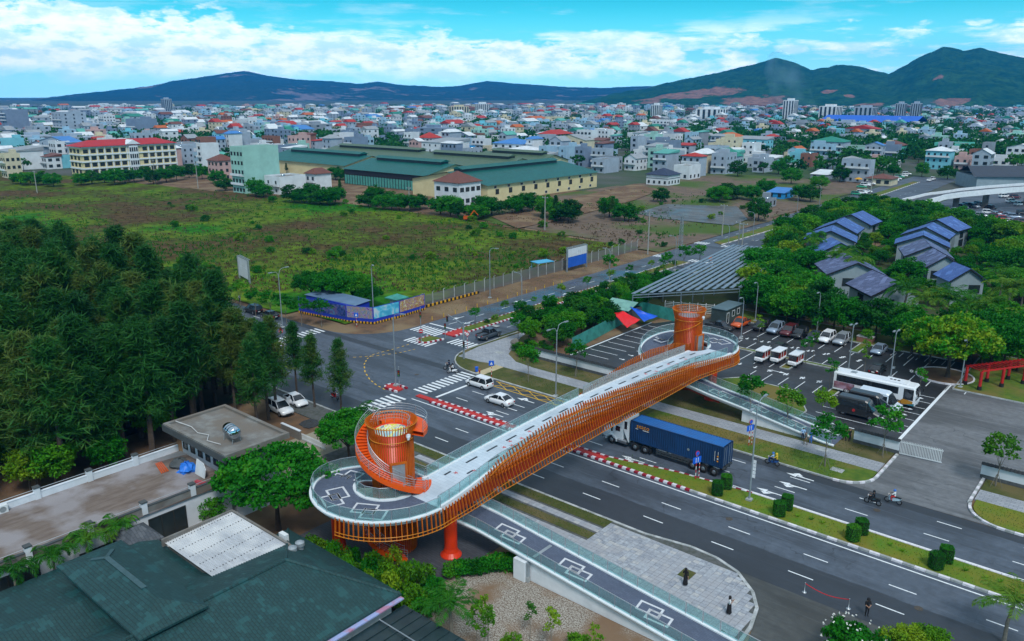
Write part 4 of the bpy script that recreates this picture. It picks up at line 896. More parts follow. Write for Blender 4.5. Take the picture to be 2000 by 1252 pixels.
MB().add([(5.62, -1.1, 1.2), (5.62, 1.1, 1.2), (5.48, .98, 2.95), (5.48, -.98, 2.95), (5.4, -1.1, 1.2), (5.4, 1.1, 1.2), (5.3, .98, 2.95), (5.3, -.98, 2.95)], [(0, 1, 2, 3), (3, 2, 6, 7)]).build('windscreen', M_win, t)
MB().box(-5.5, -2.6, -1.24, 1.24, .7, 1.7).build('side_artwork', M_coachart, t)
MB().add([(3.2, -1.242, .5), (5.3, -1.242, .5), (5.3, -1.242, 1.1), (4.0, -1.242, 1.25)], [(0, 1, 2, 3)]).build('amber_stripe', M_amber, t); MB().add([(4.2, -1.246, .46), (5.5, -1.246, .46), (5.5, -1.246, .8)], [(0, 1, 2)]).build('teal_stripe', M_teal, t)
MB().box(-3.6, -2.8, -.4, .4, 3.14, 3.22).build('roof_hatch', M_grey, t); MB().box(1.2, 4.2, -.95, .95, 3.14, 3.3).build('air_conditioner', PW, t)
for x in (1.9, 2.4, 2.9): MB().cyl(x, 0, 3.3, 3.33, .2, n=12).build('roof_fan', M_black, t)
for s in (-1, 1):
    MB().bar((5.5, s * 1.1, 2.7), (5.95, s * 1.3, 2.4), .08).box(5.85, 6.0, s * 1.3 - .1, s * 1.3 + .1, 2.0, 2.4).build('mirror', M_black, t); MB().box(5.5, 5.64, s * .85 - .2, s * .85 + .2, .75, .95).build('headlight', M_lamp, t)
    for x in (-3.6, 3.4): w = put('wheel', CARM['suv']['_wheel'][0], t, (x, s * 1.1, .5)); w.scale = (1.25, 1.3, 1.25); put('rim', CARM['suv']['_wheel'][1], w)
def van(p, label, pos, win=M_win, trailerspare=False):
    t = thing('passenger_van', label, 'van', (pos[0], pos[1], .01), 0)
    def sec(x, w, z0, zm, wt, zt): return [(x, -w, z0), (x, w, z0), (x, w, zm), (x, wt, zt - .15), (x, wt - .15, zt), (x, -wt + .15, zt), (x, -wt, zt - .15), (x, -w, zm)]
    loft(MB(), [sec(-2.75, .9, .45, 1.2, .82, 2.35), (sec(-2.6, .98, .35, 1.3, .86, 2.6)), sec(.9, .98, .35, 1.3, .86, 2.6), sec(1.25, .98, .35, 1.28, .82, 2.45)]).build('body', p, t)
    loft(MB(), [sec(1.2, .96, .35, 1.25, .8, 1.32), sec(2.1, .95, .38, 1.1, .85, 1.2), sec(2.75, .88, .45, .8, .8, .95)]).build('bonnet', p, t)
    MB().add([(1.25, -.84, 2.4), (1.25, .84, 2.4), (2.05, .88, 1.22), (2.05, -.88, 1.22), (1.2, -.9, 1.22), (1.2, .9, 1.22)], [(0, 3, 2, 1), (0, 4, 3), (1, 2, 5)]).build('windscreen', win, t)
    for s in (-1, 1):
        MB().add([(-2.4, s * .985, 1.32), (1.1, s * .985, 1.32), (1.1, s * .9, 2.15), (-2.4, s * .9, 2.15)], [(0, 1, 2, 3) if s < 0 else (3, 2, 1, 0)]).build('side_window', win, t)
        MB().box(2.6, 2.78, s * .65 - .16, s * .65 + .16, .75, .93).build('headlight', M_lamp, t); MB().box(1.55, 1.7, s * 1.1 - .1, s * 1.1 + .1, 1.25, 1.55).build('mirror', M_black, t)
        for x in (-1.8, 1.75): w = put('wheel', CARM['suv']['_wheel'][0], t, (x, s * .86, .4)); put('rim', CARM['suv']['_wheel'][1], w)
    MB().box(2.7, 2.8, -.5, .5, .5, .75).build('grille', M_black, t)
    return t
van(paint('white_van', (.6, .68, .78)), 'pale blue-white high-roof van next to the coach', P(1717, 797))
van(PB, 'black high-roof van sandwiched between pale van and limousine van', P(1697, 802))
lv = van(paint('black_van2', (.02, .022, .026)), 'black limousine van nearest the road behind a tree', P(1676, 812))
MB().lathe([(0, -.05), (.2, -.05), (.2, .05), (0, .05)], 14, axis='y').build('red_emblem', PRD, lv, (-.4, -1.0, 1.0))
# --- articulated lorry and container
TY = 79.75; M_chassis = mat('chassis_steel', (.03, .045, .055), .6, c2=(.06, .06, .06), scale=2); M_cabw = paint('cab_white', (.72, .78, .84)); M_tank = mat('fuel_tank', (.5, .52, .55), .3, .9)
t = thing('lorry', 'white bonneted tractor unit with skeletal trailer passing under the footbridge', 'truck', (0, TY, .01), 0)
def tsec(x, w, z0, z1, wt): return [(x, -w, z0), (x, w, z0), (x, w, z0 + (z1 - z0) * .6), (x, wt, z1), (x, -wt, z1), (x, -w, z0 + (z1 - z0) * .6)]
loft(MB(), [tsec(-52.15, .75, .85, 1.5, .55), tsec(-51.9, .95, .75, 1.75, .72), tsec(-50.4, 1.0, .75, 2.0, .8)]).build('bonnet', M_cabw, t)
loft(MB(), [tsec(-50.5, 1.15, .9, 2.0, 1.1), tsec(-50.2, 1.18, .85, 2.2, 1.12), tsec(-49.75, 1.18, .85, 2.95, 1.05), tsec(-48.95, 1.2, .85, 3.1, 1.05)]).build('cab', M_cabw, t)
loft(MB(), [tsec(-49.6, 1.18, 2.6, 3.2, .9), tsec(-48.95, 1.2, 2.5, 3.95, 1.0), tsec(-48.1, 1.2, .85, 4.0, 1.05)]).build('sleeper_box', M_cabw, t)
MB().add([(-50.22, -1.0, 2.22), (-50.22, 1.0, 2.22), (-49.78, .98, 2.9), (-49.78, -.98, 2.9)], [(0, 3, 2, 1)]).build('windscreen', M_win, t)
for s in (-1, 1):
    MB().box(-50.0, -49.35, s * 1.19 - .02, s * 1.19 + .02, 1.95, 2.6).build('side_window', M_win, t); MB().box(-48.75, -48.35, s * 1.19 - .02, s * 1.19 + .02, 2.5, 3.5).build('sleeper_window', M_win, t)
    MB().bar((-50.15, s * 1.2, 2.3), (-50.3, s * 1.45, 2.3), .05).box(-50.4, -50.28, s * 1.5 - .12, s * 1.5 + .12, 1.9, 2.5).build('mirror', M_black, t)
    MB().box(-51.98, -51.85, s * .72 - .2, s * .72 + .2, 1.1, 1.3).build('headlight', M_lamp, t)
    MB().tube([(-49.6, s * 1.0, .75), (-48.3, s * 1.0, .75)], .32, 14).build('fuel_tank', M_tank, t)
    an_ = [pi * k / 10 for k in range(11)]; MB().strip([(-50.6 + .72 * cos(a), s * .88, .52 + .68 * sin(a)) for a in an_], [(-50.6 + .72 * cos(a), s * 1.22, .52 + .66 * sin(a)) for a in an_]).strip([(-50.6 + .72 * cos(a), s * 1.22, .52 + .66 * sin(a)) for a in an_], [(-50.6 + .85 * cos(a), s * 1.22, .52 + .84 * sin(a)) for a in an_]).strip([(-50.6 + .85 * cos(a), s * 1.22, .52 + .84 * sin(a)) for a in an_], [(-50.6 + .85 * cos(a), s * .9, .56 + .9 * sin(a)) for a in an_]).build('mudguard', M_cabw, t)
MB().box(-52.3, -52.05, -1.1, 1.1, .5, .9).build('bumper', M_grey, t); MB().box(-52.18, -52.1, -.5, .5, .9, 1.45).build('grille', M_black, t)
MB().box(-51.8, -44.8, -.42, .42, .62, .92).build('frame', M_chassis, t)
cb = MB(); cb.box(-47.7, -35.5, -.55, -.4, .95, 1.28).box(-47.7, -35.5, .4, .55, .95, 1.28)
for i in range(6): cb.box(-47.5 + i * 2.35, -47.3 + i * 2.35, -1.15, 1.15, 1.1, 1.28)
cb.build('trailer_frame', M_chassis, t)
for s in (-1, 1):
    sb = MB()
    for z in (.55, .85): sb.box(-44.2, -39.8, s * 1.12 - .04, s * 1.12 + .04, z, z + .14)
    for x in (-44.1, -42, -39.95): sb.box(x - .05, x + .05, s * 1.12 - .05, s * 1.12 + .03, .5, 1.1)
    sb.build('side_guard', M_chassis, t); MB().box(-45.05, -44.98, s * .9 - .3, s * .9 + .3, .25, .9).build('mud_flap', M_black, t)
ty, ri = MB().lathe([(.3, -.14), (.47, -.15), (.52, -.1), (.52, .1), (.47, .15), (.3, .14)], 20, axis='y').mesh('truck_tyre', M_tyre, True), MB().lathe([(0, -.1), (.16, -.13), (.3, -.05), (.31, .05), (.16, .13), (0, .1)], 14, axis='y').mesh('truck_rim', M_rim)
for x in (-50.6, -47.2, -45.8, -39.4, -38.05, -36.7):
    for s in (-1, 1): w = put('wheel', ty, t, (x, s * 1.05, .52)); put('rim', ri, w)
M_cont = mat('container_blue', (.006, .038, .115), .5, c2=(.009, .032, .09), scale=.7, big=.5, bigc=(.008, .045, .14)); M_contt = mat('container_roof_blue', (.012, .12, .38), .5, c2=(.02, .10, .3), scale=.8)
M_ylet = mat('orange_lettering', (.75, .30, .01), .5)
ct = thing('shipping_container', 'blue corrugated shipping container on the lorry trailer', 'container', (-47.85, TY, 1.31), 0)
def corr(L, n, d):
    q = []
    for i in range(n): x = L * i / n; w = L / n; q += [(x, 0), (x + w * .32, 0), (x + w * .5, d), (x + w * .82, d)]
    return q + [(L, 0)]
LC, WC, HC = 12.19, 2.44, 2.6
for s in (-1, 1):
    q = corr(LC - .3, 40, .045 * -s); MB().strip([(x + .15, s * (WC / 2 - .01) + y, .15) for x, y in q], [(x + .15, s * (WC / 2 - .01) + y, HC - .1) for x, y in q]).build('corrugated_side', M_cont, ct)
q = corr(LC - .2, 34, -.03); MB().strip([(x + .1, -WC / 2 + .06, HC - .005 + y) for x, y in q], [(x + .1, WC / 2 - .06, HC - .005 + y) for x, y in q]).build('corrugated_roof', M_contt, ct)
q = corr(WC - .2, 8, .04); MB().strip([(.02 + y, x - WC / 2 + .1, .15) for x, y in q], [(.02 + y, x - WC / 2 + .1, HC - .1) for x, y in q]).build('front_wall', M_cont, ct)
fb = MB()
for x in (0.07, LC - .07):
    for y in (-WC / 2 + .07, WC / 2 - .07): fb.box(x - .08, x + .08, y - .08, y + .08, 0, HC)
for y in (-WC / 2 + .07, WC / 2 - .07): fb.box(.15, LC - .15, y - .075, y + .075, 0, .16).box(.15, LC - .15, y - .06, y + .06, HC - .12, HC + .005)
fb.box(.02, .12, -WC / 2 + .15, WC / 2 - .15, 0, .16).box(.02, .12, -WC / 2 + .15, WC / 2 - .15, HC - .12, HC)
fb.build('corner_frame', M_cont, ct)
for s in (-1, 1): MB().box(LC - .1, LC - .04, min(s * .03, s * 1.13), max(s * .03, s * 1.13), .1, HC - .08).build('rear_door', M_cont, ct)
for y in (-.85, -.35, .35, .85): MB().tube([(LC, y, .15), (LC, y, HC - .15)], .025, 6).build('lock_rod', M_steel, ct)
def sign_text(txt, size, m, par, loc, rx=H_, rz=0):
    o = put('lettering', text_mesh(txt, size, m), par, loc); o.rotation_euler = (rx, 0, rz); return o
sign_text('seaco', .78, M_ylet, ct, (1.75, -WC / 2 - .06, 2.12)); sign_text('we make it happen', .16, M_plate, ct, (1.55, -WC / 2 - .012, 1.72)) if False else MB().box(.75, 1.1, -1.29, -1.275, 1.7, 1.78).box(1.75, 2.6, -1.29, -1.275, 1.7, 1.78).build('small_print', M_plate, ct)
for z, m in ((1.25, M_ylet), (.95, M_plate), (.65, M_ylet)): MB().box(11.5, 11.68, -1.29, -1.275, z, z + .16).build('warning_label', m, ct)
MB().box(11.2, 11.24, -1.29, -1.275, .7, 1.9).box(11.6, 11.64, -1.29, -1.275, 1.5, 1.9).build('vertical_code', M_plate, ct)
MB().lathe([(0, 0), (.16, 0), (.16, .01), (0, .01)], 12, axis='y').build('round_mark', M_grey, ct, (7.9, -1.29, 1.1))
# --- cars in the far car parks, small in the picture
rv = random.Random(5)
pal = [(PW, 'white'), (PW, 'white'), (PS, 'silver'), (PB, 'black'), (PSB, 'blue-grey'), (PM, 'maroon'), (PG, 'dark grey'), (PRD, 'red')]
def farcars(lst, where, grp):
    for i, (u, v, rz) in enumerate(lst):
        p, cn = pal[rv.randrange(8)]; k = rv.choice(('sedan', 'suv', 'mpv', 'suv'))
        if where == 'taxi' : p, cn = ((PGN, 'green') if i % 3 == 0 else (PW, 'white'))
        nm = {'sedan': 'sedan', 'suv': 'suv', 'mpv': 'people carrier'}[k]
        od_ = ('first', 'second', 'third', 'fourth', 'fifth', 'sixth', 'seventh', 'eighth', 'ninth', 'tenth', '11th', '12th', '13th', '14th', '15th', '16th', '17th', '18th', '19th', '20th', '21st', '22nd', '23rd', '24th', '25th')[sorted(q[0] for q in lst).index(u)]
        car(k, p, 'small %s %s parked %s, %s from the left' % (cn, nm, 'along the far side street' if where == 'taxi' else where, od_), P(u, v), rz, 'car', grp, False)
farcars([(1672, 381, .2), (1683, 379, .2), (1693, 376, .2), (1683, 367, .2), (1690, 364, .2), (1700, 361, .2), (1740, 357, .2), (1746, 354, .2), (1752, 351, .2), (1757, 348, .2), (1764, 345, .2), (1771, 342, .2), (1728, 362, .2), (1815, 354, H_), (1822, 352, H_)], 'taxi', 'cars along the far side street')
farcars([(1868, 416, -.6), (1880, 407, -.6), (1890, 405, -.6), (1902, 406, -.6), (1912, 402, -.6), (1920, 403, -.6), (1903, 423, .3), (1916, 424, .3), (1930, 418, .3), (1945, 421, .3), (1958, 419, .3), (1970, 424, .3), (1980, 427, .3), (1945, 427, .3), (1960, 431, .3), (1972, 435, .3), (1985, 434, .3), (1996, 437, .3), (1975, 396, .9), (1982, 388, .9), (1961, 386, .9), (1992, 402, .9), (1935, 408, -.6), (1998, 420, .3), (1988, 440, .3)], 'beneath the curved flyover', 'cars parked beneath the curved flyover')
car('sedan', PGN, 'bright green taxi on the far side street', P(1526, 434), -H_)
# ------------------------------------------------------------------ buildings of the foreground
def shingle(name, c, c2, w=.5, h=.28, rough=.5, bump=.6):
    m = bpy.data.materials.new(name); m.use_nodes = True; t = m.node_tree; b = t.nodes['Principled BSDF']; N = t.nodes.new; K = t.links.new
    pos = N('ShaderNodeTexCoord').outputs['Object']; br = N('ShaderNodeTexBrick'); K(pos, br.inputs[0]); br.inputs['Scale'].default_value = 1
    br.inputs['Brick Width'].default_value = w; br.inputs['Row Height'].default_value = h; br.inputs['Mortar Size'].default_value = .02; br.inputs['Bias'].default_value = -.2
    br.inputs['Color1'].default_value = (*c, 1); br.inputs['Color2'].default_value = (*c2, 1); br.inputs['Mortar'].default_value = (*[x * .5 for x in c], 1)
    nz = N('ShaderNodeTexNoise'); nz.inputs['Scale'].default_value = .6; nz.inputs['Detail'].default_value = 8; nz.inputs['Roughness'].default_value = .7; sn = N('ShaderNodeVectorMath'); sn.operation = 'SNAP'; sn.inputs[1].default_value = (w, h, 50); K(pos, sn.inputs[0]); K(sn.outputs[0], nz.inputs[0])
    mr = N('ShaderNodeMapRange'); K(nz.outputs[0], mr.inputs[0]); mr.inputs[1].default_value = .54; mr.inputs[2].default_value = .58
    mx = N('ShaderNodeMix'); mx.data_type = 'RGBA'; K(mr.outputs[0], mx.inputs[0]); K(br.outputs[0], mx.inputs[6]); mx.inputs[7].default_value = (*[x * 1.25 for x in c2], 1)
    K(mx.outputs[2], b.inputs['Base Color']); b.inputs['Roughness'].default_value = rough
    rr = N('ShaderNodeMapRange'); K(nz.outputs[0], rr.inputs[0]); rr.inputs[1].default_value = .45; rr.inputs[2].default_value = .6; rr.inputs[3].default_value = .72; rr.inputs[4].default_value = rough; K(rr.outputs[0], b.inputs['Roughness'])
    bp = N('ShaderNodeBump'); bp.inputs['Strength'].default_value = bump; bp.inputs['Distance'].default_value = .03; K(br.outputs['Fac'], bp.inputs['Height']); bp.invert = True; K(bp.outputs[0], b.inputs['Normal']); MATS[name] = m; return m
def corrug(name, c, c2, axis=0, freq=18, rough=.45, metal=0.0):
    m = mat(name, c, rough, metal, c2=c2, scale=.35, big=.9, bigc=tuple(x * .9 for x in c2)); t = m.node_tree; N = t.nodes.new; K = t.links.new
    pos = N('ShaderNodeNewGeometry').outputs['Position']; wv = N('ShaderNodeTexWave'); wv.bands_direction = 'XYZ'[axis]; wv.inputs['Scale'].default_value = freq / (2 * pi) * .5; K(pos, wv.inputs[0])
    bp = N('ShaderNodeBump'); bp.inputs['Strength'].default_value = .5; bp.inputs['Distance'].default_value = .05; K(wv.outputs['Fac'], bp.inputs['Height']); K(bp.outputs[0], t.nodes['Principled BSDF'].inputs['Normal']); return m
M_teal_roof = shingle('teal_slate', (.006, .042, .045), (.009, .054, .057), .42, .26, .48)
M_terr = mat('terrace_concrete', (.19, .155, .135), .75, c2=(.12, .09, .075), scale=.7, big=.22, bigc=(.27, .25, .26), rmap=.3, stretch=(3, .6, 1), bump=.2, bscale=4)
M_conc = mat('stained_concrete', (.21, .21, .2), .85, c2=(.12, .115, .11), scale=.6, big=.3, bigc=(.16, .14, .12), bump=.3)
M_wall = mat('whitewash', (.66, .7, .76), .7, c2=(.5, .55, .6), scale=.5, big=.25, bigc=(.58, .62, .66))
M_gtrim = mat('grey_trim', (.07, .08, .085), .6); M_pane = mat('window_glass', (.015, .025, .028), .08, c2=(.03, .045, .05), scale=.3, spec=.7)
M_frame = mat('window_frame_dark', (.03, .035, .035), .5); M_wframe = mat('window_frame_white', (.65, .68, .7), .5)
M_wroof = mat('white_sheet_roof', (.46, .49, .53), .55, c2=(.34, .36, .39), scale=2.5, stretch=(.3, 3, 1), big=.35, bigc=(.54, .56, .58))
def hip(b, x0, x1, y0, y1, ze, zr, along, ridge, ov=0.0):
    "hip roof; ridge = (a0, a1) along the chosen axis; last is thickness of eaves"
    if along == 'y':
        xm = (x0 + x1) / 2; r0, r1 = (xm, ridge[0], zr), (xm, ridge[1], zr)
    else:
        ym = (y0 + y1) / 2; r0, r1 = (ridge[0], ym, zr), (ridge[1], ym, zr)
    A, B, C, D = (x0, y0, ze), (x1, y0, ze), (x1, y1, ze), (x0, y1, ze)
    if along == 'y': b.add([A, B, C, D, r0, r1], [(0, 1, 4), (1, 2, 5, 4), (2, 3, 5), (3, 0, 4, 5)])
    else: b.add([A, B, C, D, r0, r1], [(0, 1, 5, 4), (1, 2, 5), (2, 3, 4, 5), (3, 0, 4)])
    b.add([(p[0], p[1], ze - .18) for p in (A, B, C, D)] + [A, B, C, D], [(3, 2, 1, 0), (0, 1, 5, 4), (1, 2, 6, 5), (2, 3, 7, 6), (3, 0, 4, 7)])
    return b
def winmesh(w, h, fm=M_frame, name='window', d=.06, mull=1):
    b = MB(); b.box(-d, d * .4, -w / 2, w / 2, 0, h, 0)
    for i in range(mull + 1): y = -w / 2 + w * i / mull; b.box(-d, d, y - .05, y + .05, 0, h, 1)
    for z in (0, h): b.box(-d, d * 1.05, -w / 2 - .05, w / 2 + .05, z - .05, z + .05, 1)
    return b.mesh(name, [M_pane, fm])
def win_on(par, me, x, y, z, face, name='window'):
    "face: E (+x) or S (-y) or W, N"
    return put(name, me, par, (x, y, z), {'E': 0, 'N': pi / 2, 'W': pi, 'S': -pi / 2}[face])
# --- terrace building
t = thing('terrace_building', 'white single-storey building with a wide brown roof terrace and parapet', 'building', (0, 0, 0))
MB().box(-80.6, -69.9, -12, 37.9, -.1, 4.15).build('wall', M_wall, t)
MB().box(-80.8, -69.7, -12, 38.2, 4.16, 4.3).build('terrace_floor', M_terr, t)
for x in (-80.65, -69.85):
    MB().box(x - .12, x + .12, -12, 38.1, 4.3, 4.95).build('parapet', M_wall if x < -75 else M_conc, t); MB().box(x - .16, x + .16, -12, 38.1, 4.95, 5.02).build('coping', M_gtrim if x > -75 else M_wall, t); MB().tube([(x, -12, 5.3), (x, 38, 5.3)], .03, 5).build('guard_rail', M_steel, t)
    for y in (3.8, 9.0, 14.1, 19.2, 24.2, 29.1, 33.9) if x > -75 else (4, 9, 14, 18.9, 23.8, 28.7, 33.4): MB().box(x - .25, x + .25, y - .25, y + .25, 4.3, 5.45).box(x - .3, x + .3, y - .3, y + .3, 5.45, 5.58, 1).build('post', [M_wall, M_gtrim], t)
wm_ = winmesh(3.6, 2.6, mull=3); wm2 = winmesh(3.0, 1.9, mull=2)
for y, m in ((31.2, wm_), (24.6, wm2), (18.0, wm_), (11.5, wm_)): win_on(t, m, -69.88, y, .9, 'E')
t = thing('roof_hut', 'flat-roofed white hut with stained grey concrete roof', 'building', (0, 0, 0))
MB().box(-80, -69.6, 38.3, 43.6, -.1, 7.25).build('wall', M_wall, t)
MB().box(-80.9, -68.4, 36.9, 44.3, 7.25, 7.6).build('roof_slab', M_conc, t); pr = MB(); pr.box(-80.9, -68.4, 36.9, 37.3, 7.604, 7.85).box(-80.9, -68.4, 43.9, 44.3, 7.604, 7.85).box(-80.9, -80.5, 37.3, 43.9, 7.604, 7.85).box(-68.8, -68.4, 37.3, 43.9, 7.604, 7.85); pr.build('parapet', M_conc, t)
MB().box(-81.0, -68.3, 36.8, 36.9, 7.0, 7.7).build('fascia', M_gtrim, t)
for i in range(6): win_on(t, winmesh(.8, 1.9), -79.2 + i * 1.55, 38.28, 4.9, 'S')
win_on(t, winmesh(1.3, 2.3), -70.4, 38.28, 4.4, 'S', 'door')
# water tank and hose
t = thing('water_tank', 'horizontal stainless steel water tank on the hut roof', 'water tank', (-71.6, 39.6, 7.62), 0)
tk = MB(); tk.lathe([(0, -1.1), (.5, -1.08), (.62, -.95), (.62, -.5), (.65, -.48), (.62, -.46), (.62, 0), (.65, .02), (.62, .04), (.62, .46), (.65, .48), (.62, .5), (.62, .95), (.5, 1.08), (0, 1.1)], 20, (0, 0, 1.1), axis='y'); tk.build('barrel', mat('polished_steel', (.62, .68, .75), .12, 1.0, c2=(.5, .56, .62), scale=2), t, rz=pi / 2 * .9, smooth=True)
for x in (-.8, .8): MB().bar((x, -.5, 0), (x, -.35, .75), .06).bar((x, .5, 0), (x, .35, .75), .06).bar((x, -.5, .55), (x, .5, .55), .05).build('stand', M_grey, t)
tag(MB().tube([(-80.2, 38, 7.95), (-78, 38.6, 7.7), (-76, 38.2, 7.7), (-74.5, 38.6, 7.75), (-73.4, 37.8, 7.7), (-71.5, 38.2, 7.7)], .05, 6).build('roof_hose', mat('hose', (.55, .55, .55), .6)), 'pale hose lying along the hut roof edge', 'hose')
# clutter on the terrace
M_tarp = mat('blue_tarpaulin', (.02, .14, .55), .45, c2=(.03, .2, .7), scale=2)
def heap(name, c, r, h, m, label, cat, n=14, seed=0, rough=.35):
    rr = random.Random(seed); b = MB(); ring_ = []
    prof = [(1, 0), (.92, .35), (.6, .75), (.25, .95), (0, 1)]
    vs = []
    for k, (a, z) in enumerate(prof):
        for i in range(n): q = 2 * pi * i / n; f = a * (1 + rr.uniform(-rough, rough) * (1 if k < 4 else 0)); vs.append((c[0] + r[0] * f * cos(q), c[1] + r[1] * f * sin(q), c[2] + h * z * (1 + rr.uniform(-.2, .2)) if k else c[2]))
    fs = [(k * n + i, k * n + (i + 1) % n, (k + 1) * n + (i + 1) % n, (k + 1) * n + i) for k in range(4) for i in range(n)]
    return tag(b.add(vs, fs).build(name, m), label, cat)
heap('tarpaulin_heap', (-75.4, 36.3, 4.3), (1.1, .9), .9, M_tarp, 'crumpled blue tarpaulin heap on the terrace', 'tarpaulin', seed=1)
heap('dark_junk_heap', (-77, 36.4, 4.3), (1.2, 1), .8, M_gtrim, 'dark pile of crates left of the blue tarpaulin', 'junk pile', seed=2)
tag(MB().add([(0, 0, 0), (1.9, 0, 0), (2.1, .1, 1.0), (1.5, .25, 1.5), (0.1, .3, 1.6), (0, .06, 0), (1.9, .06, 0), (2.1, .16, 1.0), (1.5, .31, 1.5), (.1, .36, 1.6)], [(0, 1, 2, 3, 4), (9, 8, 7, 6, 5), (0, 5, 6, 1), (1, 6, 7, 2), (2, 7, 8, 3), (3, 8, 9, 4), (4, 9, 5, 0)]).build('white_panel', M_wframe, loc=(-74.0, 36.4, 4.32)), 'white curved panel leaning against the hut wall', 'panel')
tag(MB().box(-.6, .6, -.16, .16, 0, .3).box(-.62, -.5, -.18, .18, .02, .32).build('red_box', mat('faded_red', (.42, .06, .08), .6), loc=(-71.4, 35.6, 4.3), rz=.3), 'faded red oblong box near the hut door', 'box')
pl = MB()
for i in range(4): pl.bar((-79.3, 34.9 + i * .18, 4.36), (-76.6, 34.2 + i * .22, 4.36), .14, .05)
tag(pl.build('orange_planks', PO), 'orange planks lying on the terrace before the junk', 'planks')
fr = MB()
for i in range(7): fr.bar((-80.2 + i * .25, 35.0, 4.4 + i * .06), (-79.0 + i * .25, 37.6, 4.9 + i * .03), .05)
tag(fr.build('metal_frames', M_steel), 'stack of silver metal frames beside the back parapet', 'frames')
def aircon(loc, rz, label):
    t = thing('air_conditioner', label, 'air conditioner', loc, rz); MB().box(-.2, .2, -.45, .45, 0, .75).build('casing', M_wframe, t); MB().lathe([(0, 0), (.28, 0), (.28, .02), (.2, .02), (0, .01)], 16).build('fan_grille', M_grey, t).rotation_euler = (0, pi / 2, 0)
    t.children[1].location = (.205, 0, .38)
aircon((-80.2, 20.6, 4.3), 0, 'white air conditioner unit against the back parapet')
# --- teal roofed complex
t = thing('teal_roofed_house', 'large house with dark teal slate hip roofs filling the lower left corner', 'house', (0, 0, 0))
MB().box(-66.4, -52, 2, 27.2, -.1, 3.8).build('wall', M_wall, t); MB().box(-57.9, -43.5, 2, 36.2, -.1, 3.4).build('wall', M_wall, t)
hip(MB(), -67.2, -50.6, -2, 28.0, 3.9, 5.3, 'y', (6, 20)).build('lower_roof', M_teal_roof, t)
hip(MB(), -63.6, -49.7, 19.2, 24.3, 6.2, 7.1, 'x', (-60.2, -52.2)).build('raised_roof', M_teal_roof, t)
MB().box(-62.6, -50.6, 19.9, 23.6, 4.0, 6.02).build('raised_wall', M_gtrim, t)
hip(MB(), -58.4, -43.0, -2, 36.9, 3.6, 6.05, 'y', (-2, 31.6)).build('main_roof', M_teal_roof, t)
M_seal = mat('ridge_sealant', (.05, .10, .115), .45, c2=(.035, .08, .09), scale=2)
MB().bar((-60.2, 21.75, 7.12), (-54, 21.75, 7.12), .4, .06).bar((-60.2, 21.75, 7.12), (-61.3, 21.0, 6.85), .3, .06).bar((-60.2, 21.75, 7.12), (-61.6, 22.8, 6.78), .3, .06).build('ridge_patch', M_seal, t)
rp = MB()
for (a, b_) in (((-50.7, -2, 6.08), (-50.7, 31.6, 6.08)), ((-50.7, 31.6, 6.08), (-58.3, 36.8, 3.64)), ((-50.7, 31.6, 6.08), (-43.1, 36.8, 3.64))): rp.tube([a, b_], .13, 6)
rp.build('ridge_caps', M_teal_roof, t)
MB().box(-43.6, -42.6, 8, 36.8, 3.3, 3.42).build('gutter', mat('faded_flashing', (.4, .2, .3), .6, c2=(.3, .36, .6), scale=.9, lo=.45, hi=.55), t)
t = thing('white_sheet_roof', 'low extension with white corrugated sheet roof behind the teal roofs', 'building', (0, 0, 0))
MB().box(-62.9, -54.2, 27.9, 33.8, -.1, 4.5).build('wall', M_conc, t)
sr_ = [(27.6 + 6.4 * i / 120, 4.55 + .3 * i / 120 + (.06 if i % 4 < 2 else 0)) for i in range(121)]
MB().strip([(-54, y, z) for y, z in sr_], [(-63, y, z) for y, z in sr_]).build('sheet_roof', M_wroof, t)
for i in range(6):
    b = MB()
    for k in range(22): b.cyl(-62.6 + i * 1.65, 27.9 + k * .28, 4.6 + k * .28 * .047, 4.64 + k * .28 * .047, .05, n=5)
    b.build('roof_screws', M_black, t)
pb = MB(); pb.box(-63.2, -63.0, 27.4, 34.2, 4.3, 5.0).box(-54.0, -53.75, 27.4, 34.2, 4.2, 5.0).box(-63.0, -54.0, 34.0, 34.2, 4.3, 5.05); pb.build('parapet', M_conc, t)
for i, (x, y) in enumerate(((-53.2, 34.6), (-53.0, 33.7))):
    k = thing('roof_vent', ('grey hooded metal vent nearer the white sheet roof', 'grey hooded metal vent in front of its twin')[i], 'vent', (x, y, 3.6)); MB().cyl(0, 0, 0, 1.5, .3, n=14).build('duct', M_grey, k); MB().lathe([(.3, 0), (.42, .02), (.4, .3), (.2, .42), (0, .44)], 14, (0, 0, 1.4)).build('hood', M_grey, k)
aircon((-55.4, 34.5, 4.6), pi / 2, 'small white air conditioner on the white sheet roof edge')
M_lou = mat('dark_canopy_sheet', (.012, .025, .03), .25, c2=(.02, .04, .045), scale=.5)
t = thing('dark_canopy', 'black ribbed metal canopy at the bottom edge beside the teal roof', 'canopy', (0, 0, 0))
MB().box(-42.5, -34.5, 22, 36.7, 2.85, 2.92).build('canopy_sheet', M_lou, t)
for i in range(9): MB().box(-42.4 + i, -42.34 + i, 22, 36.6, 2.92, 2.99).build('rib', M_lou, t)
for y in (24, 29, 34): MB().tube([(-42.4, y, 3.12), (-34.6, y, 3.12)], .05, 6).build('cross_bar', M_grey, t)
for x in (-42.2, -34.8):
    for y in (22.4, 36.3): MB().box(x - .06, x + .06, y - .06, y + .06, 0, 2.85).build('post', M_gtrim, t)
t = thing('slate_porch', 'small grey slate porch roof against the terrace wall', 'porch', (0, 0, 0)); hip(MB(), -69.2, -65.2, 25.5, 28.6, 3.9, 4.9, 'y', (26.8, 27.4)).build('roof', shingle('grey_slate', (.06, .07, .085), (.09, .1, .115)), t); MB().box(-68.6, -65.8, 26, 28.1, 0, 3.75).build('wall', M_wall, t)
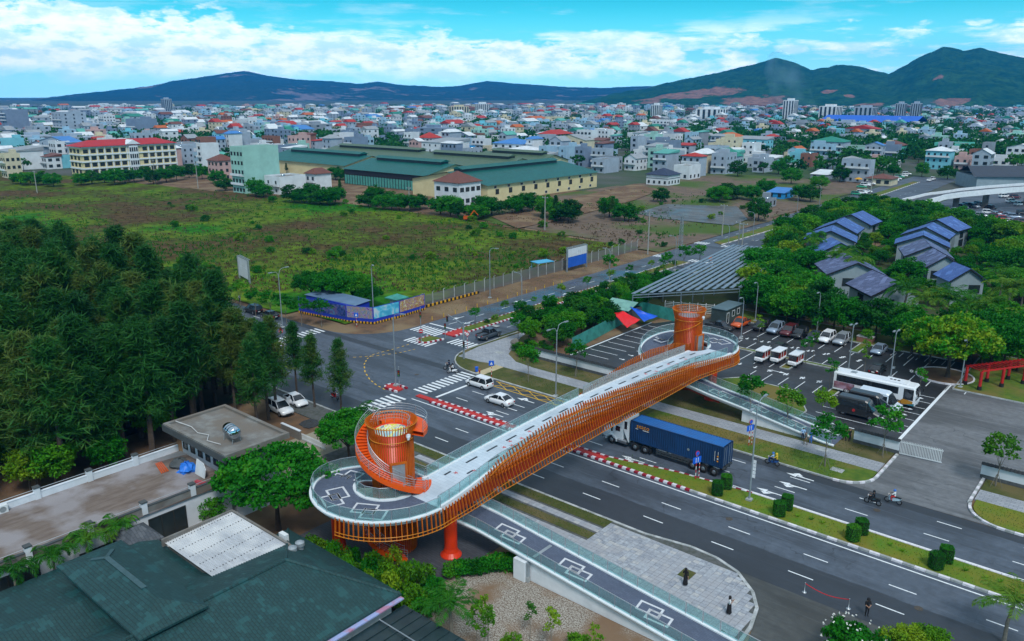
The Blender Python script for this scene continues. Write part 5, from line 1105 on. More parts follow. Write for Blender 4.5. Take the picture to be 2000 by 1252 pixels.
# wall and small sliding gate behind the big tree, dark grit heap
t = thing('low_wall', 'low grey garden wall beside the dirt parking patch', 'wall'); MB().box(-85, -81, 53.9, 54.15, 0, 1.2).build('panel', M_conc, t); MB().box(-85, -81, 53.85, 54.2, 1.2, 1.3).build('coping', M_wall, t)
t = thing('picket_gate', 'low white picket gate between the garden wall and drive', 'gate', (-80.8, 54.1, 0))
for i in range(22): MB().box(i * .22, i * .22 + .08, -.03, .03, .1, 1.0).build('picket', M_wframe, t)
MB().box(0, 4.8, -.04, .04, .25, .32).box(0, 4.8, -.04, .04, .8, .87).build('rail', M_wframe, t)
c = P(608, 828); heap('grit_heap', (c[0], c[1], -.04), (1.5, 1.3), .35, mat('dark_grit', (.045, .05, .055), .95, bump=.6), 'low heap of dark grit on the dirt patch', 'grit heap', seed=4)
# --- grey-blue villas among the trees
M_vroof = shingle('villa_slate', (.07, .09, .18), (.11, .135, .26), .9, .5, .4, .4); M_vroofb = shingle('villa_slate_blue', (.045, .10, .30), (.06, .13, .36), 1.1, .6, .4, .3); M_vwall = mat('villa_wall', (.27, .34, .38), .7, c2=(.22, .28, .32), scale=.4); M_vdark = mat('villa_gutter', (.02, .022, .026), .5)
def villa(kind, pts, label, rm):
    t = thing('villa', label, 'house', (0, 0, 0), 0, 'villas in the palm garden'); ze, zr = 5.2, 7.9
    if kind == 'A': a, b_, c_, d_ = pts; r0, r1, e0, e1 = P(*b_, zr), P(*c_, zr), P(*a, ze), P(*d_, ze)
    else: r0, r1, e0, e1 = P(*pts[1], zr), P(*pts[2], zr), P(*pts[3], ze), P(*pts[4], ze)
    r0, r1, e0, e1 = [Vector((*q, 0)) for q in (r0, r1, e0, e1)]; d = (r1 - r0).normalized(); L = max(((r1 - r0).length + (e1 - e0).length) / 2, 7.0); n = Vector((-d.y, d.x, 0)); mr_, me_ = (r0 + r1) / 2, (e0 + e1) / 2
    w = (me_ - mr_).dot(n); n = n if w > 0 else -n; w = max(4.0, min(abs(w), 8.5)); Z = lambda z: Vector((0, 0, z)); h = d * (L / 2); cen = mr_ + (me_ - mr_).dot(d) * d * .5
    R0, R1, E0, E1, F0, F1 = cen - h + Z(zr), cen + h + Z(zr), cen - h + n * w + Z(ze), cen + h + n * w + Z(ze), cen - h - n * w + Z(ze), cen + h - n * w + Z(ze)
    for A_, B_ in ((E0, E1), (F0, F1)):
        nn = (B_ - A_).cross(R0 - A_).normalized() * .1; nn = nn if nn.z > 0 else -nn
        MB().add([A_, B_, R1, R0, A_ + nn, B_ + nn, R1 + nn, R0 + nn], [(0, 1, 2, 3), (7, 6, 5, 4), (0, 4, 5, 1), (1, 5, 6, 2), (3, 7, 4, 0)]).build('roof_slope', rm, t)
    hw, ww = d * (L / 2 - .5), w - .7; zz = ze + .35 * (zr - ze) * .3
    A1, A2, A3, A4 = [(cen + sx * hw + sy * n * ww) for sx, sy in ((-1, 1), (1, 1), (1, -1), (-1, -1))]; G0, G1 = cen - hw + Z(zr - .25), cen + hw + Z(zr - .25); q = [A1, A2, A3, A4]
    MB().add([p for p in q] + [p + Z(zz) for p in q] + [G0, G1], [(0, 1, 5, 4), (1, 2, 6, 5), (2, 3, 7, 6), (3, 0, 4, 7), (5, 6, 9), (7, 4, 8)]).build('wall', M_vwall, t)
    eb = MB()
    for A_, B_ in ((E1, R1), (F1, R1), (E0, R0), (F0, R0), (E0, E1)): eb.bar(A_ - Z(.1), B_ - Z(.1), .12, .26)
    eb.build('barge_board', M_vdark, t)
    an = atan2(d.y, d.x); wm5 = winmesh(2.2, 1.6); an2 = atan2(n.y, n.x)
    put('window', wm5, t, tuple(cen + n * (ww + .03) + Z(2.8)), an2); put('balcony_recess', winmesh(3, 2.0), t, tuple(cen + n * (ww + .03) + Z(.3)), an2); put('window', wm5, t, tuple(cen + hw + d * .03 + n * 1.5 + Z(2.8)), an)
    return t
def cp(*l): return [(1560 + x / 5.444, 390 + y / 5.444) for x, y in l]
villa('A', cp((165, 690), (470, 555), (630, 670), (310, 800)), 'weathered slate villa with areca palms against its gable wall', M_vroof)
villa('A', cp((455, 895), (780, 750), (1090, 885), (800, 1020)), 'nearest villa of the left row, slate roof with fallen panel', M_vroof)
villa('A', cp((90, 510), (345, 400), (470, 470), (190, 565)), 'villa with bright blue slate behind the areca palms', M_vroofb)
villa('B', cp((150, 370), (360, 285), (335, 355), (660, 385), (590, 432)), 'third blue-roofed villa from the far end of the left row', M_vroofb)
villa('B', cp((200, 320), (490, 185), (400, 240), (695, 310), (620, 365)), 'second blue-roofed villa from the far end of the left row', M_vroofb)
villa('B', cp((490, 185), (690, 115), (565, 155), (885, 235), (760, 280)), 'farthest villa of the left row near the street', M_vroofb)
villa('B', cp((1440, 235), (1620, 175), (1480, 210), (1825, 295), (1700, 345)), 'farthest villa of the right row beside the flyover ramp', M_vroofb)
villa('B', cp((1110, 370), (1440, 235), (1355, 290), (1660, 375), (1600, 425)), 'second villa from the far end of the right row', M_vroofb)
villa('B', cp((1045, 470), (1330, 325), (1325, 385), (1640, 470), (1575, 505)), 'third villa from the far end of the right row', M_vroofb)
villa('A', cp((1070, 515), (1330, 415), (1405, 500), (1110, 600)), 'mossy slate villa in the middle of the right row', M_vroof)
villa('A', cp((1250, 620), (1460, 535), (1640, 635), (1520, 690)), 'slate villa half buried in trees, right row', M_vroof)
villa('A', cp((1700, 770), (1790, 720), (1940, 780), (1850, 800)), 'nearest villa of the right row, only its blue ridge showing', M_vroofb)
# --- bare steel roof frame, cabin, tents, hoardings round the car park
t = thing('steel_roof_frame', 'bare steel purlin frame of an unfinished shed roof', 'shed frame', (0, 0, 0)); M_purl = mat('galvanised_purlin', (.3, .36, .42), .4, .6, c2=(.22, .27, .33), scale=1)
def fp(a, b_, z): # a: 0 west .. 1 east, b: 0 near .. 1 far
    x = (-80 - 8.5 * b_) * (1 - a) + (-65.5 - 8.5 * b_) * a; y = (130 + 62 * b_) * (1 - a) + (146 + 46 * b_) * a
    return (x, y, z)
for i in range(13):
    a = i / 12; st_ = 0 if a < .42 else 0.0
    MB().bar(fp(a, 0, 5.0 + .6 * a), fp(a, 1, 5.0 + .6 * a), .72, .08).build('purlin', M_purl, t)
for j in range(9):
    b_ = j / 8; MB().bar(fp(0, b_, 4.7), fp(1, b_, 5.3), .12, .22).build('rafter', M_purl, t); MB().bar(fp(0, b_, 4.2), fp(1, b_, 4.7), .09, .12).build('rafter', M_purl, t)
    for a in (0, .45, 1): p = fp(a, b_, 0); MB().box(p[0] - .08, p[0] + .08, p[1] - .08, p[1] + .08, 0, 4.8 + .5 * a).build('post', M_purl, t)
t = thing('site_cabin', 'dark grey-green site cabin with blue-grey roof at the car park', 'cabin', (-67.3, 138.0, 0), 0); M_cab = corrug('cabin_sheet', (.06, .085, .085), (.05, .07, .07), 0, 30)
MB().box(0, 3.0, 0, 7.2, 0, 2.7).build('wall', M_cab, t); MB().box(-.15, 3.2, -.15, 7.4, 2.7, 2.82).build('roof', mat('cabin_roof', (.10, .16, .19), .5), t)
put('window', winmesh(1.0, 1.1, M_wframe), t, (3.0, 3.2, 1.0)); put('window', winmesh(1.0, 1.1, M_wframe), t, (3.0, 5.4, 1.0)); put('door', winmesh(.9, 2.0, M_wframe), t, (3.0, .9, .05))
M_gfen = corrug('green_hoarding', (.05, .30, .26), (.04, .24, .21), 1, 12)
def hoard(name, pts, h, m, label, seg=2.0, cat='fence', post=M_grey):
    t = thing(name, label, cat, (0, 0, 0))
    for p, q in zip(pts, pts[1:]):
        p, q = Vector((*p, 0)), Vector((*q, 0)); n = max(1, round((q - p).length / seg)); d = (q - p) / n; up = Vector((0, 0, h / 2)); nn = Vector((-d.y, d.x, 0)).normalized()
        for i in range(n):
            a = p + d * i + up; MB().bar(a + d * .01, a + d * .99, .05, h).build('panel', m, t)
            if i % 2 == 0: MB().bar(p + d * i + nn * .08, p + d * i + nn * .08 + up * 2.04, .07).build('post', post, t)
    return t
hoard('green_hoarding', [(-76.6, 105.8), (-80.5, 134.6), (-72.5, 133.6)], 2.4, M_gfen, 'sea-green sheet hoarding along the left edge of the car park')
def tarp(pts, m, label, name='tarpaulin'):
    a, b_, c_, d_ = [Vector(p) for p in pts]; b = MB(); n = 8; vs = []
    for i in range(n + 1):
        for j in range(n + 1):
            u, v = i / n, j / n; p = (a * (1 - u) + b_ * u) * (1 - v) + (d_ * (1 - u) + c_ * u) * v; p.z -= .5 * sin(pi * u) * sin(pi * v) - .06 * sin(9 * u + 5 * v); vs.append(p)
    fs = [(i * (n + 1) + j, (i + 1) * (n + 1) + j, (i + 1) * (n + 1) + j + 1, i * (n + 1) + j + 1) for i in range(n) for j in range(n)]
    o = b.add(vs, fs).build(name, m, smooth=True); tag(o, label, 'tarpaulin'); so_ = o.modifiers.new('thickness', 'SOLIDIFY'); so_.thickness = .02; return o
tarp([P3(1197, 612, 2.6), P3(1218, 608, 3.0), P3(1250, 625, 2.2), P3(1225, 640, 1.6)], mat('red_tarp', (.75, .015, .02), .4), 'bright red tarpaulin stretched beside the green hoarding')
tarp([P3(1230, 599, 3.0), P3(1246, 604, 2.8), P3(1285, 618, 1.6), P3(1258, 628, 1.4)], mat('blue_tarp2', (.01, .10, .62), .4), 'blue tarpaulin sloping down right of the red one')
t = thing('market_shed', 'shed with pale green sheet roof behind the red tarpaulin', 'shed', (0, 0, 0)); sx, sy = P(1200, 625)
MB().box(sx - 2.2, sx + 3, sy, sy + 5, 0, 2.2).build('wall', M_gtrim, t); MB().add([(sx - 2.6, sy - .5, 2.4), (sx + 3.4, sy - .5, 2.4), (sx + 3.4, sy + 3, 3.5), (sx - 2.6, sy + 3, 3.5), (sx + 3.4, sy + 6, 2.6), (sx - 2.6, sy + 6, 2.6)], [(0, 1, 2, 3), (3, 2, 4, 5)]).build('roof', corrug('pale_green_roof', (.2, .42, .36), (.16, .34, .3), 0, 20), t)
# white boundary walls with tiled coping
M_blk = mat('black_coping_tile', (.03, .035, .04), .5); M_stone = mat('grey_stone_base', (.10, .11, .115), .85, c2=(.06, .065, .07), scale=2)
def bwall(x0, x1, y, label, z=.13):
    t = thing('boundary_wall', label, 'wall', (x0, y, z)); L = x1 - x0
    MB().box(0, L, -.1, .1, .45, 1.65).build('panel', M_wall, t); MB().box(0, L, -.14, .14, 0, .45).build('plinth', M_stone, t)
    MB().add([(-.05, -.32, 1.66), (L + .05, -.32, 1.66), (L + .05, 0, 1.92), (-.05, 0, 1.92), (L + .05, .32, 1.66), (-.05, .32, 1.66)], [(0, 1, 2, 3), (3, 2, 4, 5), (5, 4, 1, 0)]).build('coping', M_blk, t)
    tm = MB().tube([(0, -.34, 0), (0, 0, .24)], .06, 5).mesh('coping_tile', M_blk)
    n = int(L / .38)
    for i in range(n): put('coping_tile', tm, t, (.15 + i * .38, 0, 1.7))
    return t
bwall(-79, -55, 98.6, 'white boundary wall with black tiled coping left of the footbridge'); bwall(-27.6, -22.3, 98.4, 'short white wall with tiled coping left of the sliding gate'); bwall(-13.4, 40, 97.9, 'white wall with tiled coping at the right picture edge')
t = thing('sliding_gate', 'white slatted sliding gate across the forecourt entrance', 'gate', (-22.2, 98.5, .02), .1)
for i in range(27): MB().box(i * .17, i * .17 + .07, -.03, .03, .12, 1.85).build('slat', M_wframe, t)
MB().box(-.05, 4.6, -.04, .04, .15, .25).build('bottom_rail', M_wframe, t); MB().box(-.05, 4.6, -.04, .04, 1.6, 1.7).build('top_rail', M_wframe, t)
# red pergola
t = thing('pergola', 'red timber pergola on black-footed red columns at the forecourt', 'pergola', (0, 0, 0)); M_perg = mat('pergola_red', (.5, .02, .02), .5)
p0, p1 = P(1884, 752), P(2010, 737); p0b, p1b = P(1912, 763), P(2040, 745)
for f in (0, .33, .66, 1):
    for a, c_ in ((p0, p1), (p0b, p1b)):
        x, y = a[0] + (c_[0] - a[0]) * f, a[1] + (c_[1] - a[1]) * f; MB().cyl(x, y, 0, 2.9, .22, n=12).build('column', M_perg, t); MB().cyl(x, y, 0, .7, .34, .3, n=12).build('column_foot', M_black, t)
for a, c_ in ((p0, p1), (p0b, p1b)): MB().bar((*a, 3.0), (*c_, 3.0), .16, .22).build('beam', M_perg, t)
for i in range(18): f = -.03 + i / 16.5; MB().bar((p0[0] + (p1[0] - p0[0]) * f - .0, p0[1] + (p1[1] - p0[1]) * f, 3.2), (p0b[0] + (p1b[0] - p0b[0]) * f, p0b[1] + (p1b[1] - p0b[1]) * f, 3.2), .07, .14).build('rafter', M_perg, t)
# printed hoarding at the junction corner
def printmat(name, cols, sc=.9):
    m = bpy.data.materials.new(name); m.use_nodes = True; t = m.node_tree; b = t.nodes['Principled BSDF']; N = t.nodes.new; K = t.links.new
    nz = N('ShaderNodeTexNoise'); nz.inputs['Scale'].default_value = sc; nz.inputs['Detail'].default_value = 6; nz.inputs['Distortion'].default_value = 1.2; K(N('ShaderNodeNewGeometry').outputs['Position'], nz.inputs[0])
    cr = N('ShaderNodeValToRGB'); K(nz.outputs[0], cr.inputs[0]); e = cr.color_ramp.elements; e[0].color = (*cols[0], 1); e[0].position = .36; e[1].color = (*cols[-1], 1); e[1].position = .66
    for i, c_ in enumerate(cols[1:-1]): q = e.new(.36 + .3 * (i + 1) / (len(cols) - 1)); q.color = (*c_, 1)
    K(cr.outputs[0], b.inputs['Base Color']); b.inputs['Roughness'].default_value = .4; MATS[name] = m; return m
M_p1 = printmat('print_city_night', [(.01, .03, .12), (.03, .08, .3), (.12, .08, .2), (.05, .2, .4)]); M_p2 = printmat('print_crowd', [(.12, .03, .2), (.35, .25, .5), (.08, .2, .25), (.4, .3, .2), (.2, .08, .3)], 1.6); M_p3 = printmat('print_bridge_sky', [(.05, .35, .55), (.1, .5, .7), (.5, .6, .65)], .6); M_p4 = printmat('print_boats', [(.15, .08, .1), (.5, .4, .4), (.3, .08, .08), (.5, .4, .05), (.6, .6, .6)], 1.6)
M_pblue = mat('hoarding_blue', (.02, .05, .45), .45); M_ystr = mat('hazard_yellow', (.7, .36, .02), .6); M_kstr = mat('hazard_black', (.02, .02, .02), .6)
def hoardprint(pts, label, mats_):
    t = thing('printed_hoarding', label, 'hoarding', (0, 0, 0))
    for k, (p, q) in enumerate(zip(pts, pts[1:])):
        p, q = Vector((*p, 0)), Vector((*q, 0)); d = q - p; nn = Vector((d.y, -d.x, 0)).normalized() * .03; U = lambda z: Vector((0, 0, z))
        MB().bar(p + U(1.75), q + U(1.75), .06, 3.2).build('panel', M_pblue, t)
        MB().bar(p + U(2.15) + nn + d * .02, q + U(2.15) + nn - d * .02, .03, 2.2).build('printed_face', mats_[k % len(mats_)], t)
        hb = MB(); n = max(2, round(d.length / .35))
        for i in range(n): a = p + d * (i / n) + U(.25) + nn * 2; hb.bar(a, a + d * (.97 / n), .08, .4, mi=i % 2)
        hb.build('hazard_board', [M_ystr, M_kstr], t)
        MB().bar(q - nn * 4, q - nn * 4 + U(3.4), .1).build('post', M_grey, t)
    return t
hoardprint([(-133, 90.6), (-126.5, 91.4), (-120.2, 92.4), (-115.2, 94.8), (-115.0, 101.2), (-115.6, 108.6)], 'printed blue hoarding with city pictures wrapping the junction corner', [M_p1, M_p1, M_p2, M_p3, M_p4])
t = thing('event_container', 'long blue-grey box roof behind the printed hoarding', 'shed', (0, 0, 0)); MB().box(-134, -119.5, 93.2, 97.5, 0, 3.1).build('wall', M_pblue, t); MB().add([(-134.2, 92.9, 3.15), (-119.2, 93.8, 3.15), (-119.2, 97.8, 3.5), (-134.2, 97.8, 3.5)], [(0, 1, 2, 3)]).build('roof', mat('blue_grey_sheet', (.12, .2, .32), .5), t)
t = thing('green_kiosk', 'small kiosk with sea-green pyramid roof behind the hoarding', 'kiosk', (-119.4, 104.5, 0)); MB().box(-1, 1, -1, 1, 0, 2.7).build('wall', M_wall, t); hip(MB(), -1.7, 1.7, -1.7, 1.7, 2.8, 3.5, 'y', (-.2, .2)).build('roof', M_gfen, t)
def billboard(pos, w, h, rz, label, m2):
    t = thing('billboard', label, 'billboard', (*pos, 0), rz); n = 9
    for i in range(n): MB().box(-w / 2 + w * i / n, -w / 2 + w * (i + .94) / n, -.05, .05, 1.0, 1 + h * .55).build('panel', m2, t); MB().box(-w / 2 + w * i / n, -w / 2 + w * (i + .94) / n, -.05, .05, 1 + h * .56, 1 + h).build('upper_panel', M_wall, t)
    for x in (-w / 2, w / 2): MB().box(x - .12, x + .12, -.2, .2, 0, 1.2 + h).build('post', M_grey, t)
    tr = MB(); tr.bar((-w / 2, 0, 1.2 + h), (w / 2, 0, 1.2 + h), .15).bar((-w / 2, .5, 1.3 + h), (w / 2, .5, 1.3 + h), .1)
    for i in range(12): tr.bar((-w / 2 + w * i / 12, 0, 1.2 + h), (-w / 2 + w * (i + 1) / 12, .5, 1.3 + h), .06)
    tr.build('truss', M_grey, t)
billboard((-115.2, 160.3), 8.2, 4.6, pi / 2, 'blue and white sheet billboard above the chain-link fence', mat('billboard_blue', (.02, .13, .62), .45))
billboard(P(478, 550), 7.5, 4.4, -.25, 'pale sheet billboard behind the casuarina wood', M_wall)
tag(MB().box(-2.5, 2.5, -1.6, 1.6, 2.4, 2.55).box(-2.3, -2.2, -1.4, -1.3, 0, 2.4).box(2.2, 2.3, -1.4, -1.3, 0, 2.4).box(-2.3, -2.2, 1.3, 1.4, 0, 2.4).box(2.2, 2.3, 1.3, 1.4, 0, 2.4).build('blue_shelter', mat('shelter_blue', (.08, .4, .65), .4), loc=(-120.4, 153, 0), rz=1.3), 'small light-blue flat shelter roof beside the billboard', 'shelter')
# chain-link fence along the side street
def linkfence(p, q, n, label, h=2.6):
    t = thing('chain_link_fence', label, 'fence', (0, 0, 0)); p, q = Vector((*p, 0)), Vector((*q, 0)); d = (q - p) / n
    for i in range(n + 1): a = p + d * i; MB().bar(a, a + Vector((0, 0, h + .3)), .14).bar(a + Vector((0, 0, h + .3)), a + Vector((.45, 0, h + .55)), .1).build('post', M_kerb, t)
    for i in range(n):
        a = p + d * (i + .02); b_ = p + d * (i + .98); MB().add([a + Vector((0, 0, .1)), b_ + Vector((0, 0, .1)), b_ + Vector((0, 0, h)), a + Vector((0, 0, h))], [(0, 1, 2, 3)]).build('mesh_panel', M_mesh, t)
M_mesh = glassmat('wire_mesh', (.55, .55, .55), .35, .6)
linkfence((-117, 109), (-117.4, 192), 26, 'chain-link fence with concrete posts along the side street')
for i, p in enumerate(resample([(-117, 109, 0), (-117.0, 128, 0)], .5)): pass
hb = MB()
for i in range(28): hb.box(-116.6, -116.45, 109 + i * .6, 109 + i * .6 + .55, .1, .6, i % 2)
tag(hb.build('hazard_boards', [M_ystr, M_kstr]), 'yellow and black hazard boards at the foot of the fence', 'barrier')
yb = thing('yellow_bollard_line', 'row of low yellow bollards with rail along the side street edge', 'barrier', (0, 0, 0))
for i in range(14): MB().cyl(-108.8, 104 + i * 3.2, 0, .8, .07, n=8).build('bollard', M_ypaint, yb)
# --- curved flyover at the right
t = thing('flyover', 'curved white concrete flyover ramp rising to the right', 'flyover', (0, 0, 0))
fk = [P3(1758, 415, 1.0), P3(1770, 402, 1.8), P3(1790, 393, 2.8), P3(1830, 383, 4.5), P3(1880, 376, 6), P3(1940, 370, 7), P3(2010, 365, 7.5), P3(2080, 361, 7.5)]
fk2 = []
for i in range(len(fk) - 1):
    for k in range(5): f = k / 5; fk2.append(tuple(Vector(fk[i]).lerp(Vector(fk[i + 1]), f)))
Wf = 4.2
sweep(fk2, [(-Wf, -.9), (Wf, -.9), (Wf, 0), (-Wf, 0)]).build('deck', M_road2, t)
for s in (-1, 1): sweep(fk2, [(s * Wf - .2, -1.0), (s * Wf + .25, -1.0), (s * Wf + .25, .95), (s * Wf - .2, .95)]).build('parapet', M_white, t)
for i in (14, 19, 24, 30):
    p = fk2[i]; MB().box(p[0] - 1, p[0] + 1, p[1] - .6, p[1] + .6, 0, p[2] - .8).build('pier', M_conc, t)
sheet('far_car_park', [P(1770, 420), P(1880, 440), P(2040, 470), P(2080, 350), P(1900, 372)], .0, M_road2)
# long dark station roof at the right edge
t = thing('terminal_hall', 'long hall with dark blue-grey roof behind the flyover', 'building', (0, 0, 0)); a = P(1905, 372); b_ = P(2080, 372)
MB().prism([a, b_, (b_[0] - 14, b_[1] + 25), (a[0] - 14, a[1] + 25)], 0, 6).build('wall', M_vwall, t); MB().add([(a[0] - 1, a[1] - 2, 6.2), (b_[0], b_[1] - 2, 6.2), (b_[0] - 7, b_[1] + 12, 10), (a[0] - 7, a[1] + 12, 10), (b_[0] - 14, b_[1] + 26, 6.2), (a[0] - 14, a[1] + 26, 6.2)], [(0, 1, 2, 3), (3, 2, 4, 5)]).build('roof', mat('dark_slate_far', (.035, .045, .065), .5), t)
# ------------------------------------------------------------------ field, hills
def fbm(x, y, sc, o=4, z=0.0): return mnoise.fractal(Vector((x / sc, y / sc, z)), 1.0, 2.0, o)
FIELD = [(-118, 91), (-118, 195), (-150, 198), (-200, 203), (-290, 203), (-345, 190), (-470, 176), (-620, 160), (-620, 88), (-150, 88)]
def fieldmat():
    m = bpy.data.materials.new('field_scrub'); m.use_nodes = True; t = m.node_tree; b = t.nodes['Principled BSDF']; N = t.nodes.new; K = t.links.new; pos = N('ShaderNodeNewGeometry').outputs['Position']
    def nz(s, d=6, st=None):
        n = N('ShaderNodeTexNoise'); n.inputs['Scale'].default_value = s; n.inputs['Detail'].default_value = d; n.inputs['Roughness'].default_value = .65; K(pos, n.inputs[0]); return n.outputs[0]
    def ramp(v, *st):
        c = N('ShaderNodeValToRGB'); K(v, c.inputs[0]); e = c.color_ramp.elements; e[0].position, e[0].color = st[0][0], (*st[0][1], 1); e[1].position, e[1].color = st[-1][0], (*st[-1][1], 1)
        for p, q in st[1:-1]: k = e.new(p); k.color = (*q, 1)
        return c.outputs[0]
    a = ramp(nz(.017, 7), (.36, (.09, .055, .028)), (.43, (.085, .06, .024)), (.48, (.06, .085, .012)), (.54, (.10, .16, .01)), (.62, (.02, .14, .006)))
    d = ramp(nz(.35, 5), (.35, (.45, .45, .4)), (.65, (1.3, 1.3, 1.2)))
    mx = N('ShaderNodeMix'); mx.data_type = 'RGBA'; mx.blend_type = 'MULTIPLY'; mx.inputs[0].default_value = 1; K(a, mx.inputs[6]); K(d, mx.inputs[7])
    K(mx.outputs[2], b.inputs['Base Color']); b.inputs['Roughness'].default_value = .95; b.inputs['Specular IOR Level'].default_value = .1; MATS['field_scrub'] = m; return m
M_field = fieldmat()
def gridsheet(name, x0, x1, y0, y1, step, pl, m, amp=.35, z0=.0):
    b = MB(); nx, ny = int((x1 - x0) / step), int((y1 - y0) / step); idx = {}
    for i in range(nx + 1):
        for j in range(ny + 1):
            x, y = x0 + i * step, y0 + j * step
            idx[i, j] = len(b.v); b.v.append((x, y, z0 + amp * (.5 + .5 * fbm(x, y, 9))))
    for i in range(nx):
        for j in range(ny):
            if inpoly(x0 + (i + .5) * step, y0 + (j + .5) * step, pl): b.f.append([idx[i, j], idx[i + 1, j], idx[i + 1, j + 1], idx[i, j + 1]]); b.m.append(0)
    return struct(b.build(name, m, smooth=True))
gridsheet('scrub_field', -620, -118, 88, 204, 3.0, FIELD, M_field)
WASTE = [(-111, 193), (-113, 300), (-120, 420), (-205, 420), (-212, 320), (-216, 240), (-196, 205), (-150, 200)]
gridsheet('waste_ground', -216, -111, 193, 420, 3.0, WASTE, mat('waste_earth', (.17, .12, .085), .95, c2=(.1, .075, .055), scale=.25, big=.035, bigc=(.055, .10, .012)), .3)
sheet('wet_yard', [P(1240, 418), P(1300, 400), P(1440, 405), P(1460, 430), P(1430, 442), P(1290, 428)], .32, asphalt('yard', base=(.085, .085, .085), wet=.35))
sheet('dirt_road', [P(960, 425), P(1240, 360), P(1290, 372), P(1240, 392), P(1100, 430), P(1010, 448)], .36, M_earth)
sheet('south_earth', [(-700, -60), (-99, -60), (-99, 62.4), (-700, 62.4)], -.02, mat('forest_floor', (.035, .04, .018), .95, c2=(.02, .03, .01), scale=.3, big=.1, bigc=(.06, .04, .025)))
sheet('dirt_verge', [(-98.9, 46), (-82, 46), (-82, 62.4), (-98.9, 62.4)], -.018, M_earth)
VG_ = [(-90.6, 102), (-90.6, 190), (-30, 330), (40, 330), (40, 151), (-23, 151), (-68, 151), (-74, 135), (-88, 110)]
gridsheet('garden_ground', -92, 42, 100, 332, 4.0, VG_, mat('garden_floor', (.03, .06, .012), .95, c2=(.05, .05, .02), scale=.4), .1, -.03)
def hill(name, ks, d0, d1, m, seed, rough, ext=None):
    "range of hills: ks = skyline (u, v) pairs; rises from d0, ridge at d1 (m)"
    nA, nD = 260, 34; u0, u1 = ks[0][0], ks[-1][0]; b = MB()
    for i in range(nA + 1):
        u = u0 + (u1 - u0) * i / nA; v = lerp(u, ks); a = atan2(u - 1000, sqrt(FPX ** 2 + 441 ** 2))
        for j in range(nD + 1):
            f = j / nD; d = d0 + (d1 - d0) * (f if f < .75 else f) * 1.35
            fr = min(1, f * 1.35 / 1.0); x, y = bearing(u, d)
            kk = (626 - v) / FPX; H = CAMH + d1 * cos(a) * (kk * cos(PIT) - sin(PIT)) / (cos(PIT) + kk * sin(PIT))
            fr = d / d1 if d < d1 else 1 - (d / d1 - 1) * 1.6
            q = max(0, (d - d0) / (d1 - d0)); prof = q ** .8 if d <= d1 else max(0, 1 - (d - d1) / (d1 - d0) * 2)
            nz = fbm(x, y, 900, 5, seed) * rough + fbm(x, y, 180, 3, seed + 3) * rough * .22
            z = max(-2, H) * prof * (1 + nz * (1 - prof * .85)) if H > 0 else -2
            z -= abs(fbm(x, y, 520, 4, seed + 9)) * min(140, H * .5) * 2.2 * prof * max(0, 1 - prof); z += fbm(x * 1.0, y, 40, 2, seed) * 5 * min(1, prof * 2)
            b.v.append((x, y, max(z, -3) if j else -3))
    n = nD + 1
    b.f = [[i * n + j, (i + 1) * n + j, (i + 1) * n + j + 1, i * n + j + 1] for i in range(nA) for j in range(nD)]; b.m = [0] * len(b.f)
    o = struct(b.build(name, m, smooth=False)); o['_v'] = 1; del o['_v']; return o
def hillmat(name, c, c2, scar, spots=()):
    m = bpy.data.materials.new(name); m.use_nodes = True; t = m.node_tree; b = t.nodes['Principled BSDF']; N = t.nodes.new; K = t.links.new; pos = N('ShaderNodeNewGeometry').outputs['Position']
    def nz(s, d=6): n = N('ShaderNodeTexNoise'); n.inputs['Scale'].default_value = s; n.inputs['Detail'].default_value = d; n.inputs['Roughness'].default_value = .7; K(pos, n.inputs[0]); return n.outputs[0]
    def mr(v, a, e): n = N('ShaderNodeMapRange'); K(v, n.inputs[0]); n.inputs[1].default_value = a; n.inputs[2].default_value = e; return n.outputs[0]
    def mix(f, a, e):
        n = N('ShaderNodeMix'); n.data_type = 'RGBA'; K(f, n.inputs[0])
        for i, x in ((6, a), (7, e)):
            if isinstance(x, tuple): n.inputs[i].default_value = (*x, 1)
            else: K(x, n.inputs[i])
        return n.outputs[2]
    o = mix(mr(nz(.012), .4, .62), c, c2); o = mix(mr(nz(.05, 3), .45, .7), o, tuple(x * .5 for x in c))
    acc = None
    for (x, y, z), r in spots:
        d = N('ShaderNodeVectorMath'); d.operation = 'DISTANCE'; K(pos, d.inputs[0]); d.inputs[1].default_value = (x, y, z)
        q = N('ShaderNodeMath'); q.operation = 'MULTIPLY_ADD'; K(nz(.012, 5), q.inputs[0]); q.inputs[1].default_value = r * 2.6; K(d.outputs['Value'], q.inputs[2])
        n = N('ShaderNodeMapRange'); K(q.outputs[0], n.inputs[0]); n.inputs[1].default_value = r * 2.2; n.inputs[2].default_value = r * 2.0; v = n.outputs[0]
        if acc is None: acc = v
        else:
            k = N('ShaderNodeMath'); k.operation = 'MAXIMUM'; K(acc, k.inputs[0]); K(v, k.inputs[1]); acc = k.outputs[0]
    if acc is not None: o = mix(acc, o, mix(mr(nz(.03, 4), .4, .6), scar, tuple(x * .6 for x in scar)))
    else: o = mix(mr(nz(.0016, 5), .56, .62), o, scar)
    K(o, b.inputs['Base Color']); b.inputs['Roughness'].default_value = 1; b.inputs['Specular IOR Level'].default_value = 0; MATS[name] = m; return m
def proj(x, y, z):
    X, Y = x * cos(HEAD) + y * sin(HEAD), -x * sin(HEAD) + y * cos(HEAD); Z = z - CAMH; yc = Y * cos(PIT) - Z * sin(PIT); zc = Y * sin(PIT) + Z * cos(PIT)
    return 1000 + FPX * X / yc, 626 - FPX * zc / yc
